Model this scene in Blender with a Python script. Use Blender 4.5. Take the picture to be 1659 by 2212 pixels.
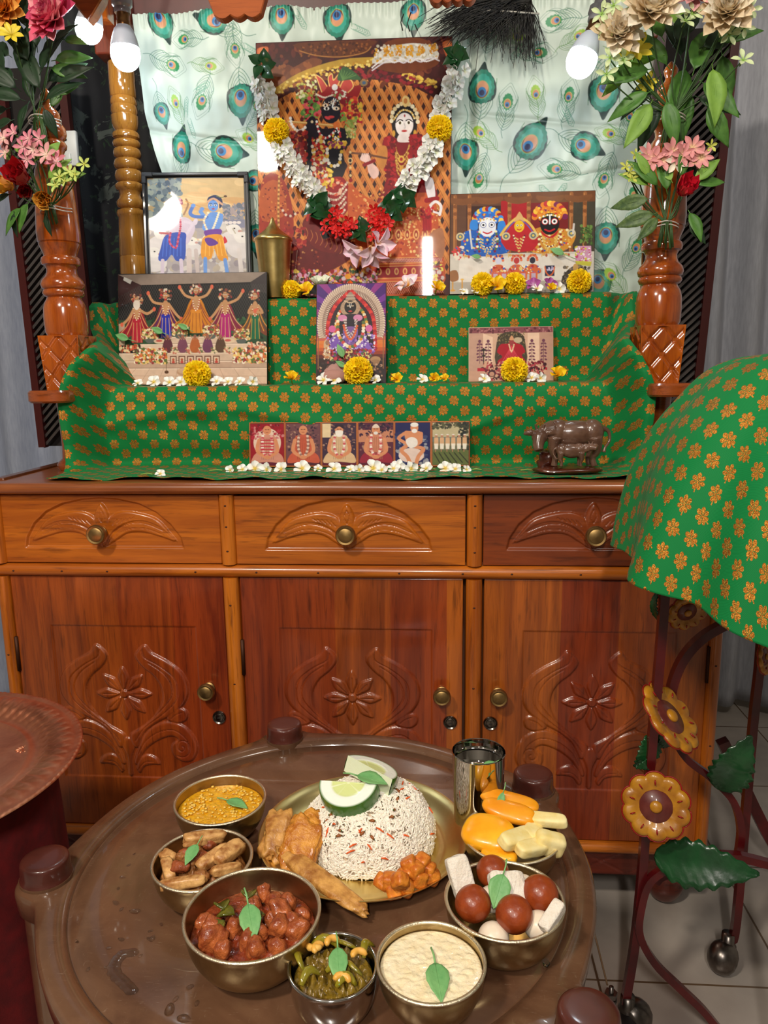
import bpy, bmesh, math, random
import numpy as np
from math import sin, cos, pi, radians, sqrt, atan2, exp
from mathutils import Vector, Matrix

for o in list(bpy.data.objects): bpy.data.objects.remove(o)
SC = bpy.context.scene
COL = SC.collection

# ------------------------------------------------------------------ camera
CAM = np.array([0.17935, -1.44024, 1.14567])
YAW, PITCH, ROLL = map(radians, (4.3936, 10.8226, -0.7662))
FPX = 1630.85; CX, CY = 829.5, 1106.0
_f = np.array([-sin(YAW)*cos(PITCH), cos(YAW)*cos(PITCH), -sin(PITCH)])
_r = np.array([cos(YAW), sin(YAW), 0.0]); _u = np.cross(_r, _f)
_r, _u = cos(ROLL)*_r + sin(ROLL)*_u, -sin(ROLL)*_r + cos(ROLL)*_u
cd = bpy.data.cameras.new('camera'); cam = bpy.data.objects.new('camera', cd); COL.objects.link(cam)
cd.sensor_fit = 'VERTICAL'; cd.sensor_height = 24.0; cd.lens = FPX*24.0/2212.0
cd.clip_start = 0.02; cd.clip_end = 50
M = Matrix(((_r[0], _u[0], -_f[0], CAM[0]), (_r[1], _u[1], -_f[1], CAM[1]), (_r[2], _u[2], -_f[2], CAM[2]), (0, 0, 0, 1)))
cam.matrix_world = M
SC.camera = cam
def atY(px, py, Y):
    d = _f + _r*(px-CX)/FPX - _u*(py-CY)/FPX
    return CAM + d*(Y-CAM[1])/d[1]
def atZ(px, py, Z):
    d = _f + _r*(px-CX)/FPX - _u*(py-CY)/FPX
    return CAM + d*(Z-CAM[2])/d[2]

# ------------------------------------------------------------------ world, lamps, exposure
SC.view_settings.view_transform = 'Standard'; SC.view_settings.look = 'None'
SC.view_settings.gamma = 1.0; SC.view_settings.use_curve_mapping = False
SC.view_settings.exposure = 0.17
W = bpy.data.worlds.new('room_air'); SC.world = W; W.use_nodes = True
W.node_tree.nodes['Background'].inputs[0].default_value = (1.0, 0.93, 0.86, 1)
W.node_tree.nodes['Background'].inputs[1].default_value = 0.19
BULB_STRENGTH = 40.0
def area(name, loc, target, size, power, color, shape='DISK'):
    l = bpy.data.lights.new(name, 'AREA'); l.shape = shape; l.size = size; l.energy = power; l.color = color
    o = bpy.data.objects.new(name, l); COL.objects.link(o); o.location = loc
    o.rotation_euler = (Vector(target)-Vector(loc)).to_track_quat('-Z', 'Y').to_euler()
    return o
# the room's ceiling lamps behind the photographer
area('ceiling_lamp', (-.80, -2.05, 2.78), (0.0, -0.1, 0.6), 0.24, 38, (1.0, 0.90, 0.76))
tl = area('tube_lamp', (0.10, -2.5, 2.2), (0.1, 0.0, 0.6), 0.05, 24, (1.0, 0.94, 0.86), 'RECTANGLE'); tl.data.size_y = .42
area('ceiling_lamp', (1.1, -1.2, 2.85), (0.2, -0.4, 0.5), 0.4, 9, (1.0, 0.93, 0.84))

# ------------------------------------------------------------------ helpers
rng = np.random.default_rng(7)
def lin(c):
    c = np.asarray(c, float)/255.0
    return np.where(c <= 0.04045, c/12.92, ((c+0.055)/1.055)**2.4)
def L4(c): return tuple(lin(c))+(1.0,)
class N:
    """small node-tree writer"""
    def __init__(s, name):
        s.m = bpy.data.materials.new(name); s.m.use_nodes = True; s.t = s.m.node_tree
        s.b = s.t.nodes['Principled BSDF']
    def n(s, kind, **kw):
        x = s.t.nodes.new('ShaderNode'+kind)
        for k, v in kw.items(): setattr(x, k, v)
        return x
    def l(s, a, b): s.t.links.new(a, b)
    def set(s, **kw):
        for k, v in kw.items():
            s.b.inputs[k.replace('_', ' ')].default_value = v
    def math(s, op, a, b=None, c=None):
        x = s.n('Math', operation=op)
        for i, v in enumerate((a, b, c)):
            if v is None: continue
            if isinstance(v, (int, float)): x.inputs[i].default_value = v
            else: s.l(v, x.inputs[i])
        return x.outputs[0]
    def mix(s, f, a, b):
        x = s.n('Mix', data_type='RGBA')
        if isinstance(f, (int, float)): x.inputs[0].default_value = f
        else: s.l(f, x.inputs[0])
        for i, v in ((6, a), (7, b)):
            if isinstance(v, tuple): x.inputs[i].default_value = v
            else: s.l(v, x.inputs[i])
        return x.outputs[2]
    def ramp(s, f, stops):
        x = s.n('ValToRGB'); e = x.color_ramp.elements
        while len(e) < len(stops): e.new(0.5)
        for i, (p, c) in enumerate(stops): e[i].position = p; e[i].color = c
        s.l(f, x.inputs[0]); return x.outputs[0]
    def noise(s, scale, detail=3, vec=None, rough=.55, dist=0):
        x = s.n('TexNoise'); x.inputs['Scale'].default_value = scale; x.inputs['Detail'].default_value = detail
        x.inputs['Roughness'].default_value = rough; x.inputs['Distortion'].default_value = dist
        if vec is not None: s.l(vec, x.inputs['Vector'])
        return x.outputs[0]
    def obj(s, scale=(1, 1, 1), rot=(0, 0, 0)):
        tc = s.n('TexCoord'); mp = s.n('Mapping'); mp.inputs['Scale'].default_value = scale; mp.inputs['Rotation'].default_value = rot
        s.l(tc.outputs['Object'], mp.inputs['Vector']); return mp.outputs[0]
    def bump(s, h, strength=.3, dist=.001):
        x = s.n('Bump'); x.inputs['Strength'].default_value = strength; x.inputs['Distance'].default_value = dist
        s.l(h, x.inputs['Height']); s.l(x.outputs[0], s.b.inputs['Normal']); return x
MATS = {}
def mat(name, rgb, rough=.5, metal=0, rgb2=None, ns=30, bump=0, bs=200, coat=0, sss=0, spec=.5, trans=0, aniso=0, stretch=(1, 1, 1), lo=.35, hi=.65, bdist=.001, ior=1.45):
    if name in MATS: return MATS[name]
    s = N(name); s.set(Base_Color=L4(rgb), Roughness=rough, Metallic=metal, Coat_Weight=coat, Specular_IOR_Level=spec, IOR=ior)
    s.b.inputs['Coat Roughness'].default_value = .08
    if sss:
        s.set(Subsurface_Weight=sss); s.b.inputs['Subsurface Radius'].default_value = (.006, .004, .003)
    if trans: s.set(Transmission_Weight=trans)
    if rgb2 is not None:
        f = s.noise(ns, 4, s.obj(stretch)); c = s.ramp(f, [(lo, L4(rgb)), (hi, L4(rgb2))]); s.l(c, s.b.inputs['Base Color'])
    if bump: s.bump(s.noise(bs, 3, s.obj(stretch)), bump, bdist)
    MATS[name] = s.m; return s.m
def wood(name, a, b, axis='z', rough=.32, coat=.5, planks=None, fine=1.0):
    if name in MATS: return MATS[name]
    s = N(name); s.set(Roughness=rough, Coat_Weight=coat); s.b.inputs['Coat Roughness'].default_value = .12
    sc = {'z': (14, 14, 1.2), 'x': (1.2, 14, 14), 'y': (14, 1.2, 14)}[axis]
    v = s.obj(tuple(fine*q for q in sc))
    f1 = s.noise(1.6, 6, v, .6, 1.2); f2 = s.noise(9, 4, v, .6, .3); v3 = s.obj(tuple(fine*q*(6 if q > 5 else 1.5) for q in sc)); f3 = s.noise(5, 2, v3)
    c = s.mix(s.ramp(f1, [(.35, (0, 0, 0, 1)), (.66, (1, 1, 1, 1))]), L4(a), L4(b))
    dk = tuple(lin(a)*.35)+(1,)
    c = s.mix(s.ramp(f2, [(.56, (0, 0, 0, 1)), (.74, (.7, .7, .7, 1))]), c, dk)
    c = s.mix(s.ramp(f3, [(.55, (0, 0, 0, 1)), (.8, (.55, .55, .55, 1))]), c, dk)
    if planks:
        tc = s.n('TexCoord'); sp = s.n('SeparateXYZ'); s.l(tc.outputs['Object'], sp.inputs[0])
        fl = s.math('FLOOR', s.math('MULTIPLY', s.math('ADD', sp.outputs[0], .033), 1/planks))
        wn = s.n('TexWhiteNoise', noise_dimensions='1D'); s.l(fl, wn.inputs['W'])
        hs = s.n('HueSaturation'); s.l(c, hs.inputs['Color']); s.l(s.math('MULTIPLY_ADD', wn.outputs[0], .5, .76), hs.inputs['Value'])
        s.l(s.math('MULTIPLY_ADD', wn.outputs[0], .02, .488), hs.inputs['Hue'])
        c = hs.outputs[0]
    s.l(c, s.b.inputs['Base Color']); s.bump(f3, .12, .0006)
    MATS[name] = s.m; return s.m
def vcol(name, rough=.3, spec=.5, coat=0, bump=0, bs=900, sss=0):
    if name in MATS: return MATS[name]
    s = N(name); s.set(Roughness=rough, Specular_IOR_Level=spec, Coat_Weight=coat); s.b.inputs['Coat Roughness'].default_value = .035
    a = s.n('VertexColor', layer_name='Col'); s.l(a.outputs[0], s.b.inputs['Base Color'])
    if bump: s.bump(s.noise(bs, 2, s.obj()), bump, .0006)
    MATS[name] = s.m; return s.m

def tag(o, label=None, cat=None, group=None, kind=None):
    if label: o['label'] = label
    if cat: o['category'] = cat
    if group: o['group'] = group
    if kind: o['kind'] = kind
    return o
def empty(name, loc=(0, 0, 0), rot=(0, 0, 0), label=None, cat=None, group=None):
    o = bpy.data.objects.new(name, None); COL.objects.link(o); o.location = tuple(map(float, loc)); o.rotation_euler = rot
    o.empty_display_size = .02
    return tag(o, label, cat, group)

def rotm(e):
    cx, sx = cos(e[0]), sin(e[0]); cy, sy = cos(e[1]), sin(e[1]); cz, sz = cos(e[2]), sin(e[2])
    return np.array([[cz, -sz, 0], [sz, cz, 0], [0, 0, 1]]) @ np.array([[cy, 0, sy], [0, 1, 0], [-sy, 0, cy]]) @ np.array([[1, 0, 0], [0, cx, -sx], [0, sx, cx]])
def look(zdir, xhint=(1, 0, 0), spin=0):
    """rotation matrix whose local z points along zdir"""
    z = np.asarray(zdir, float); z = z/np.linalg.norm(z)
    x = np.asarray(xhint, float); x = x - z*(x@z)
    if np.linalg.norm(x) < 1e-4: x = np.array([0, 1., 0]) - z*z[1]
    x = x/np.linalg.norm(x); y = np.cross(z, x)
    R = np.stack([x, y, z], 1)
    return R @ rotm((0, 0, spin))
class MB:
    def __init__(s): s.v = []; s.f = []; s.mi = []; s.n = 0; s.c = []
    def add(s, V, F, m=0, R=None, t=(0, 0, 0), sc=1.0, col=None):
        V = np.asarray(V, float)*sc
        if R is not None: V = V @ np.asarray(R).T
        V = V + np.asarray(t, float)
        s.v.append(V)
        for f in F: s.f.append([i+s.n for i in f])
        s.mi += [m]*len(F); s.n += len(V)
        s.c.append(np.tile(np.append(lin(col), 1.0), (len(V), 1)) if col is not None else np.ones((len(V), 4)))
        return s
    def build(s, name, mats, parent=None, smooth=True, uv=None, auto=None):
        V = np.concatenate(s.v); me = bpy.data.meshes.new(name); me.from_pydata(V.tolist(), [], s.f); 
        if not isinstance(mats, (list, tuple)): mats = [mats]
        for m in mats: me.materials.append(m)
        if len(mats) > 1: me.polygons.foreach_set('material_index', s.mi)
        me.polygons.foreach_set('use_smooth', [bool(smooth)]*len(s.f))
        a = me.color_attributes.new('Col', 'FLOAT_COLOR', 'POINT'); a.data.foreach_set('color', np.concatenate(s.c).ravel())
        me.update()
        if smooth and auto: 
            me.set_sharp_from_angle(angle=radians(auto))
        o = bpy.data.objects.new(name, me); COL.objects.link(o)
        if parent is not None: o.parent = parent
        return o
def gridF(nu, nv, closeu=False, closev=False):
    F = []
    for i in range(nu-(0 if closeu else 1)):
        for j in range(nv-(0 if closev else 1)):
            a = i*nv+j; b = ((i+1) % nu)*nv+j; c = ((i+1) % nu)*nv+(j+1) % nv; d = i*nv+(j+1) % nv
            F.append((a, b, c, d))
    return F
def lathe(prof, seg=48):
    P = np.array(prof, float); th = np.linspace(0, 2*pi, seg, endpoint=False)
    V = np.zeros((seg, len(P), 3)); V[:, :, 0] = P[None, :, 0]*np.cos(th)[:, None]; V[:, :, 1] = P[None, :, 0]*np.sin(th)[:, None]; V[:, :, 2] = P[None, :, 1]
    return V.reshape(-1, 3), gridF(seg, len(P), closeu=True)
def smooth_prof(P, n=4):
    return cat(P, n, False)
def cat(P, n=8, closed=False):
    P = np.array(P, float); m = len(P)
    if m < 3: return P
    out = []
    for i in range(m if closed else m-1):
        p0 = P[(i-1) % m] if closed or i > 0 else P[0]; p1 = P[i]; p2 = P[(i+1) % m]; p3 = P[(i+2) % m] if closed or i+2 < m else P[m-1]
        for k in range(n):
            t = k/n; out.append(.5*((2*p1)+(-p0+p2)*t+(2*p0-5*p1+4*p2-p3)*t*t+(-p0+3*p1-3*p2+p3)*t**3))
    if not closed: out.append(P[-1])
    return np.array(out)
def tube(path, r, seg=8, cap=True, square=False, flat=1.0):
    P = np.array(path, float); n = len(P); r = np.broadcast_to(np.asarray(r, float), (n,))
    T = np.gradient(P, axis=0); T /= np.linalg.norm(T, axis=1)[:, None]+1e-12
    up = np.array([0, 0, 1.]) if abs(T[0][2]) < .9 else np.array([0, 1., 0])
    a = np.cross(T[0], up); a /= np.linalg.norm(a); V = []
    if square: seg = 4
    ang = np.linspace(0, 2*pi, seg, endpoint=False)+(pi/4 if square else 0)
    for i in range(n):
        a = a-T[i]*(a@T[i]); a /= np.linalg.norm(a)+1e-12; b = np.cross(T[i], a)
        k = r[i]*(1.414 if square else 1)
        V.append(P[i]+k*(np.cos(ang)[:, None]*a+flat*np.sin(ang)[:, None]*b))
    V = np.concatenate(V); F = []
    for i in range(n-1):
        for j in range(seg):
            F.append((i*seg+j, i*seg+(j+1) % seg, (i+1)*seg+(j+1) % seg, (i+1)*seg+j))
    if cap: F.append(tuple(range(seg-1, -1, -1))); F.append(tuple((n-1)*seg+j for j in range(seg)))
    return V, F
def rbox(sx, sy, sz, bev=.003, seg=2, c=(0, 0, 0)):
    bm = bmesh.new(); bmesh.ops.create_cube(bm, size=1)
    bmesh.ops.scale(bm, vec=(sx, sy, sz), verts=bm.verts)
    if bev > 0: bmesh.ops.bevel(bm, geom=bm.edges[:]+bm.verts[:], offset=bev, segments=seg, profile=.5, affect='EDGES')
    V = np.array([v.co[:] for v in bm.verts])+np.array(c); bm.verts.index_update(); F = [tuple(v.index for v in f.verts) for f in bm.faces]; bm.free()
    return V, F
_ico = {}
def ico(sub=2):
    if sub not in _ico:
        bm = bmesh.new(); bmesh.ops.create_icosphere(bm, subdivisions=sub, radius=1)
        V = np.array([v.co[:] for v in bm.verts]); bm.verts.index_update(); F = [tuple(v.index for v in f.verts) for f in bm.faces]; bm.free(); _ico[sub] = (V, F)
    return _ico[sub]
def snoise(P, freq=1.0, seed=0, octs=3):
    """smooth pseudo-noise, about -1..1"""
    P = np.asarray(P, float); r = np.random.default_rng(seed); out = np.zeros(P.shape[:-1]); amp = 1.0; tot = 0
    for o in range(octs):
        for k in range(4):
            d = r.normal(size=P.shape[-1]); d /= np.linalg.norm(d)
            out += amp*np.sin(P@(d*freq*(1+.5*r.random()))+r.random()*6.28)/2
        tot += amp; amp *= .5; freq *= 2.1
    return out/tot
def blob(sub=3, sc=(1, 1, 1), amp=.15, freq=2.5, seed=0, box=0):
    V, F = ico(sub); V = V.copy()
    if box: V = V/np.power(np.sum(np.abs(V)**box, 1), 1/box)[:, None]
    V = V*(1+amp*snoise(V, freq, seed)[:, None])
    return V*np.array(sc), F
def prism(pts, th, bev=0, plane='xz'):
    """outline (2d) extruded by th along the third axis, centred"""
    P = np.array(pts, float); n = len(P)
    def lay(P, d):
        if plane == 'xz': return np.c_[P[:, 0], np.full(len(P), d), P[:, 1]]
        return np.c_[P[:, 0], P[:, 1], np.full(len(P), d)]
    if bev:
        c = P.mean(0); Q = P+(c-P)/np.linalg.norm(c-P, axis=1)[:, None]*bev
        Ls = [lay(Q, -th/2), lay(P, -th/2+bev), lay(P, th/2-bev), lay(Q, th/2)]
    else: Ls = [lay(P, -th/2), lay(P, th/2)]
    V = np.concatenate(Ls); F = []
    for k in range(len(Ls)-1):
        for i in range(n): F.append((k*n+i, k*n+(i+1) % n, (k+1)*n+(i+1) % n, (k+1)*n+i))
    F.append(tuple(range(n-1, -1, -1))); F.append(tuple((len(Ls)-1)*n+i for i in range(n)))
    return V, F
def petal(L=1, Wd=.4, curl=.2, cup=.2, n=6, m=5, tip=.0, base=.15, wav=0, seed=0, peak=.6):
    """petal along +y; z is up"""
    t = np.linspace(0, 1, n); s = np.linspace(-1, 1, m)
    w = np.sin(np.pi*np.clip(t, 0, 1)**(np.log(.5)/np.log(peak)))**.75
    w = np.maximum(w, np.interp(t, [0, .5, 1], [base, 0, tip]))
    T_, S_ = np.meshgrid(t, s, indexing='ij')
    X = S_*(w*Wd/2)[:, None]; Yc = T_*L; Z = curl*L*T_**2+cup*Wd*(S_**2)*w[:, None]
    if wav: Z = Z+wav*L*np.sin(S_*4+T_*7+seed)*T_
    return np.stack([X, Yc, Z], -1).reshape(-1, 3), gridF(n, m)
def leafV(L=1, Wd=.4, droop=.15, fold=.15, n=9, m=5, ser=.0):
    t = np.linspace(0, 1, n); s = np.linspace(-1, 1, m)
    w = np.sin(pi*t**.8)*(1-.15*t)+.02
    if ser: w = w*(1+ser*((np.arange(n) % 2)-.5))
    T_, S_ = np.meshgrid(t, s, indexing='ij')
    X = S_*(w*Wd/2)[:, None]; Z = -droop*L*T_**2+fold*Wd*np.abs(S_)*w[:, None]
    return np.stack([X, T_*L, Z], -1).reshape(-1, 3), gridF(n, m)

class Canvas:
    """paints flat colour areas and relief heights on a vertex grid; x right, y down"""
    def __init__(s, x0, y0, x1, y1, nx, ny, bg=(255, 255, 255)):
        s.x0, s.y0, s.x1, s.y1, s.nx, s.ny = x0, y0, x1, y1, nx, ny
        s.xs = np.linspace(x0, x1, nx); s.ys = np.linspace(y0, y1, ny); s.a = abs(x1-x0)/(nx-1)
        s.col = np.tile(lin(bg), (ny, nx, 1)).astype(float); s.h = np.zeros((ny, nx))
    def win(s, x0, y0, x1, y1, pad=0):
        pad += 1.5*s.a
        i0 = np.searchsorted(s.xs, x0-pad); i1 = np.searchsorted(s.xs, x1+pad); j0 = np.searchsorted(s.ys, y0-pad); j1 = np.searchsorted(s.ys, y1+pad)
        if i1 <= i0 or j1 <= j0: return None
        X, Y = np.meshgrid(s.xs[i0:i1], s.ys[j0:j1]); return (slice(j0, j1), slice(i0, i1)), X, Y
    def sdpoly(s, P, X, Y):
        d = np.full(X.shape, 1e18); ins = np.zeros(X.shape, bool); n = len(P)
        for i in range(n):
            ax, ay = P[i-1]; bx, by = P[i]; ex, ey = bx-ax, by-ay; q = ex*ex+ey*ey+1e-12
            t = np.clip(((X-ax)*ex+(Y-ay)*ey)/q, 0, 1); d = np.minimum(d, (X-ax-t*ex)**2+(Y-ay-t*ey)**2)
            if ay != by:
                c = ((ay > Y) != (by > Y)) & (X < (bx-ax)*(Y-ay)/(by-ay)+ax); ins ^= c
        d = np.sqrt(d); return np.where(ins, -d, d)
    def sdline(s, P, X, Y):
        d = np.full(X.shape, 1e18)
        for i in range(1, len(P)):
            ax, ay = P[i-1]; bx, by = P[i]; ex, ey = bx-ax, by-ay; q = ex*ex+ey*ey+1e-12
            t = np.clip(((X-ax)*ex+(Y-ay)*ey)/q, 0, 1); d = np.minimum(d, (X-ax-t*ex)**2+(Y-ay-t*ey)**2)
        return np.sqrt(d)
    def _put(s, sl, sd, color, al=1.0):
        m = np.clip(.5-sd/s.a, 0, 1)[..., None]*al
        s.col[sl] = s.col[sl]*(1-m)+lin(color)*m
    def rect(s, x0, y0, x1, y1, c): s.poly([(x0, y0), (x1, y0), (x1, y1), (x0, y1)], c, sm=0)
    def poly(s, P, c, sm=4, al=1.0):
        P = np.array(P, float)
        if sm: P = cat(P, sm, True)
        w = s.win(P[:, 0].min(), P[:, 1].min(), P[:, 0].max(), P[:, 1].max())
        if w: s._put(w[0], s.sdpoly(P, w[1], w[2]), c, al)
    def ell(s, cx, cy, rx, ry, c, rot=0, al=1.0):
        R = max(rx, ry); w = s.win(cx-R, cy-R, cx+R, cy+R)
        if w:
            dx, dy = w[1]-cx, w[2]-cy; ca, sa = cos(rot), sin(rot); u = dx*ca+dy*sa; v = -dx*sa+dy*ca
            k = np.sqrt((u/rx)**2+(v/ry)**2); s._put(w[0], (k-1)*min(rx, ry), c, al)
    def line(s, P, wd, c, sm=4, al=1.0):
        P = np.array(P, float)
        if sm and len(P) > 2: P = cat(P, sm)
        w = s.win(P[:, 0].min(), P[:, 1].min(), P[:, 0].max(), P[:, 1].max(), wd)
        if w:
            hw = max(wd/2, s.a*.5); al2 = min(1, wd/s.a) if wd < s.a else 1
            s._put(w[0], s.sdline(P, w[1], w[2])-hw, c, al*al2)
    def beads(s, P, r, c, gap=1.0, sm=6):
        P = cat(P, sm) if len(P) > 2 else np.array(P, float); d = np.r_[0, np.cumsum(np.linalg.norm(np.diff(P, axis=0), axis=1))]
        cs = c if isinstance(c, list) else [c]
        for i, q in enumerate(np.arange(0, d[-1], 2*r*gap)):
            s.ell(np.interp(q, d, P[:, 0]), np.interp(q, d, P[:, 1]), r, r, cs[i % len(cs)])
    def speck(s, x0, y0, x1, y1, n, r0, r1, pal, seed=0, inside=None):
        r = np.random.default_rng(seed); 
        Q = np.array(inside, float) if inside is not None else None
        if Q is not None: Q = cat(Q, 3, True)
        k = 0; tries = 0
        while k < n and tries < n*6:
            tries += 1
            x = r.uniform(x0, x1); y = r.uniform(y0, y1)
            if Q is not None and s.sdpoly(Q, np.array([[x]]), np.array([[y]]))[0, 0] > 0: continue
            k += 1; q = r.uniform(r0, r1); s.ell(x, y, q, q*r.uniform(.5, 1), pal[r.integers(len(pal))], r.uniform(0, 3))
    def grain(s, amt=.12, freq=.2, seed=0):
        X, Y = np.meshgrid(s.xs, s.ys); n = snoise(np.stack([X, Y], -1), freq, seed, 4)
        s.col = np.clip(s.col*(1+amt*n)[..., None], 0, 1)
    # relief
    def hpoly(s, P, hgt, bev, sm=5, mode='max'):
        P = cat(P, sm, True) if sm else np.array(P, float)
        w = s.win(P[:, 0].min(), P[:, 1].min(), P[:, 0].max(), P[:, 1].max(), bev)
        if w:
            k = np.clip(-s.sdpoly(P, w[1], w[2])/bev, 0, 1); k = np.sqrt(1-(1-k)**2)*hgt
            if mode == 'max': s.h[w[0]] = np.maximum(s.h[w[0]], k)
            elif mode == 'add': s.h[w[0]] += k
            else: s.h[w[0]] = np.where(k > 0, k, s.h[w[0]])
    def hline(s, P, wd, hgt, sm=5):
        P = cat(P, sm) if sm and len(P) > 2 else np.array(P, float)
        w = s.win(P[:, 0].min(), P[:, 1].min(), P[:, 0].max(), P[:, 1].max(), wd)
        if w:
            d = s.sdline(P, w[1], w[2]); k = np.clip(1-d/(wd/2), 0, 1); s.h[w[0]] += hgt*k*k*(3-2*k)
def sheet(name, V, nx, ny, material, parent=None, col=None, uv=None, thick=0):
    """V (ny,nx,3) -> mesh, quads; optional vertex colours / uvs (ny,nx,..)"""
    me = bpy.data.meshes.new(name); nvx = nx*ny
    idx = np.arange(nvx).reshape(ny, nx); q = np.stack([idx[:-1, :-1], idx[1:, :-1], idx[1:, 1:], idx[:-1, 1:]], -1).reshape(-1, 4)
    me.vertices.add(nvx); me.vertices.foreach_set('co', np.asarray(V, np.float32).ravel())
    me.loops.add(q.size); me.loops.foreach_set('vertex_index', q.ravel().astype(np.int32))
    me.polygons.add(len(q)); me.polygons.foreach_set('loop_start', np.arange(0, q.size, 4, dtype=np.int32))
    me.polygons.foreach_set('use_smooth', np.ones(len(q), bool))
    me.update(calc_edges=True)
    if col is not None:
        a = me.color_attributes.new('Col', 'FLOAT_COLOR', 'POINT'); a.data.foreach_set('color', np.concatenate([col, np.ones(col.shape[:2]+(1,))], -1).astype(np.float32).ravel())
    if uv is not None:
        l = me.uv_layers.new(name='UVMap'); l.data.foreach_set('uv', np.asarray(uv, np.float32).reshape(-1, 2)[q.ravel()].ravel())
    me.materials.append(material); me.validate()
    o = bpy.data.objects.new(name, me); COL.objects.link(o)
    if parent is not None: o.parent = parent
    if thick:
        md = o.modifiers.new('thickness', 'SOLIDIFY'); md.thickness = thick; md.offset = 0
    return o
def copy_tree(root):
    r = root.copy(); COL.objects.link(r)
    for ch in root.children:
        c = ch.copy(); COL.objects.link(c); c.parent = r
        for g in ch.children:
            d = g.copy(); COL.objects.link(d); d.parent = c
    return r

# ================================================================== the room
def floor_mat():
    s = N('floor_tile'); s.set(Roughness=.3)
    tc = s.n('TexCoord'); sp = s.n('SeparateXYZ'); s.l(tc.outputs['Object'], sp.inputs[0])
    def line(o, off, per): 
        q = s.math('ABSOLUTE', s.math('SUBTRACT', s.math('FRACT', s.math('MULTIPLY', s.math('ADD', o, off+per*20), 1/per)), .5))
        return s.math('GREATER_THAN', q, .5-.0022/per)
    g = s.math('MAXIMUM', line(sp.outputs[0], -.83+.353/2-.353/2, .353), line(sp.outputs[1], .175, .353))
    c = s.ramp(s.noise(5, 4, tc.outputs['Object']), [(.3, L4((150, 140, 132))), (.7, L4((178, 168, 158)))])
    s.l(s.mix(g, c, L4((96, 76, 56))), s.b.inputs['Base Color']); s.bump(s.math('MULTIPLY', g, -1), .3, .002); return s.m
MB().add([(-3, -3.2, 0), (3, -3.2, 0), (3, 1.4, 0), (-3, 1.4, 0)], [(0, 1, 2, 3)]).build('floor', floor_mat(), smooth=False)['kind'] = 'structure'
PLASTER = mat('painted_plaster', (190, 188, 182), .8, rgb2=(200, 198, 192), ns=3)
for nm, q in dict(wall_back=[(-3, 1.4, 0), (3, 1.4, 0), (3, 1.4, 3), (-3, 1.4, 3)], wall_left=[(-3, -3.2, 0), (-3, 1.4, 0), (-3, 1.4, 3), (-3, -3.2, 3)],
                  wall_right=[(3, 1.4, 0), (3, -3.2, 0), (3, -3.2, 3), (3, 1.4, 3)], ceiling=[(-3, 1.4, 3), (3, 1.4, 3), (3, -3.2, 3), (-3, -3.2, 3)],
                  wall_front=[(3, -3.2, 0), (-3, -3.2, 0), (-3, -3.2, 3), (3, -3.2, 3)]).items():
    MB().add(q, [(0, 1, 2, 3)]).build(nm, PLASTER, smooth=False)['kind'] = 'structure'

def curtain(name, x0, x1, y, z0, z1, m, label, seed, amp=.03, wl=.13, group=None):
    nx, nz = 240, 60; xs = np.linspace(x0, x1, nx); zs = np.linspace(z1, z0, nz)
    X, Z = np.meshgrid(xs, zs); ph = 2*pi*X/wl+1.2*np.sin(X*9+seed)+.25*np.sin(Z*2.0+seed)
    a = amp*(.7+.3*(z1-Z)/(z1-z0)); Y = y+a*np.sin(ph)+.25*a*np.sin(2*ph+1)+.004*snoise(np.stack([X*3, Z*1.5], -1), 9, seed)
    o = sheet(name, np.stack([X+.35*a*np.cos(ph), Y, Z], -1), nx, nz, m, thick=.002)
    return tag(o, label, 'curtain', group)
GREYCLOTH = mat('grey_curtain_cloth', (150, 158, 178), .7, rgb2=(164, 172, 190), ns=160, bump=.25, bs=500, stretch=(1, 1, .15))
curtain('curtain', -1.75, -.80, .95, .02, 2.6, GREYCLOTH, 'blue-grey curtain hanging in folds behind the left end of the cabinet', 1)
curtain('curtain', .86, 1.85, 1.0, .03, 2.6, mat('warm_grey_curtain_cloth', (156, 158, 166), .7, rgb2=(170, 172, 180), ns=160, bump=.25, bs=500, stretch=(1, 1, .15)), 'pale grey curtain hanging in tall folds to the right of the shrine', 4)

# dark leafy cloth hanging behind the rear left post
def leafy():
    s = N('dark_leafy_cloth'); s.set(Roughness=.7)
    v = s.obj((1, 1, 1)); f = s.noise(14, 5, v, .65, .8); g = s.noise(4.5, 2, v)
    k = s.math('MULTIPLY', s.ramp(f, [(.55, (0, 0, 0, 1)), (.58, (1, 1, 1, 1))]), s.ramp(g, [(.45, (0, 0, 0, 1)), (.52, (1, 1, 1, 1))]))
    k2 = s.ramp(s.noise(26, 4, v, .6, .5), [(.60, (0, 0, 0, 1)), (.63, (1, 1, 1, 1))])
    c = s.mix(k2, L4((8, 12, 22)), L4((30, 52, 34))); s.l(s.mix(k, c, L4((74, 82, 78))), s.b.inputs['Base Color']); return s.m
curtain('patterned_cloth', -.84, -.50, .72, .94, 2.25, leafy(), 'near-black cloth with a dull green leaf print behind the rear left post', 2, .012, .16)

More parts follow.
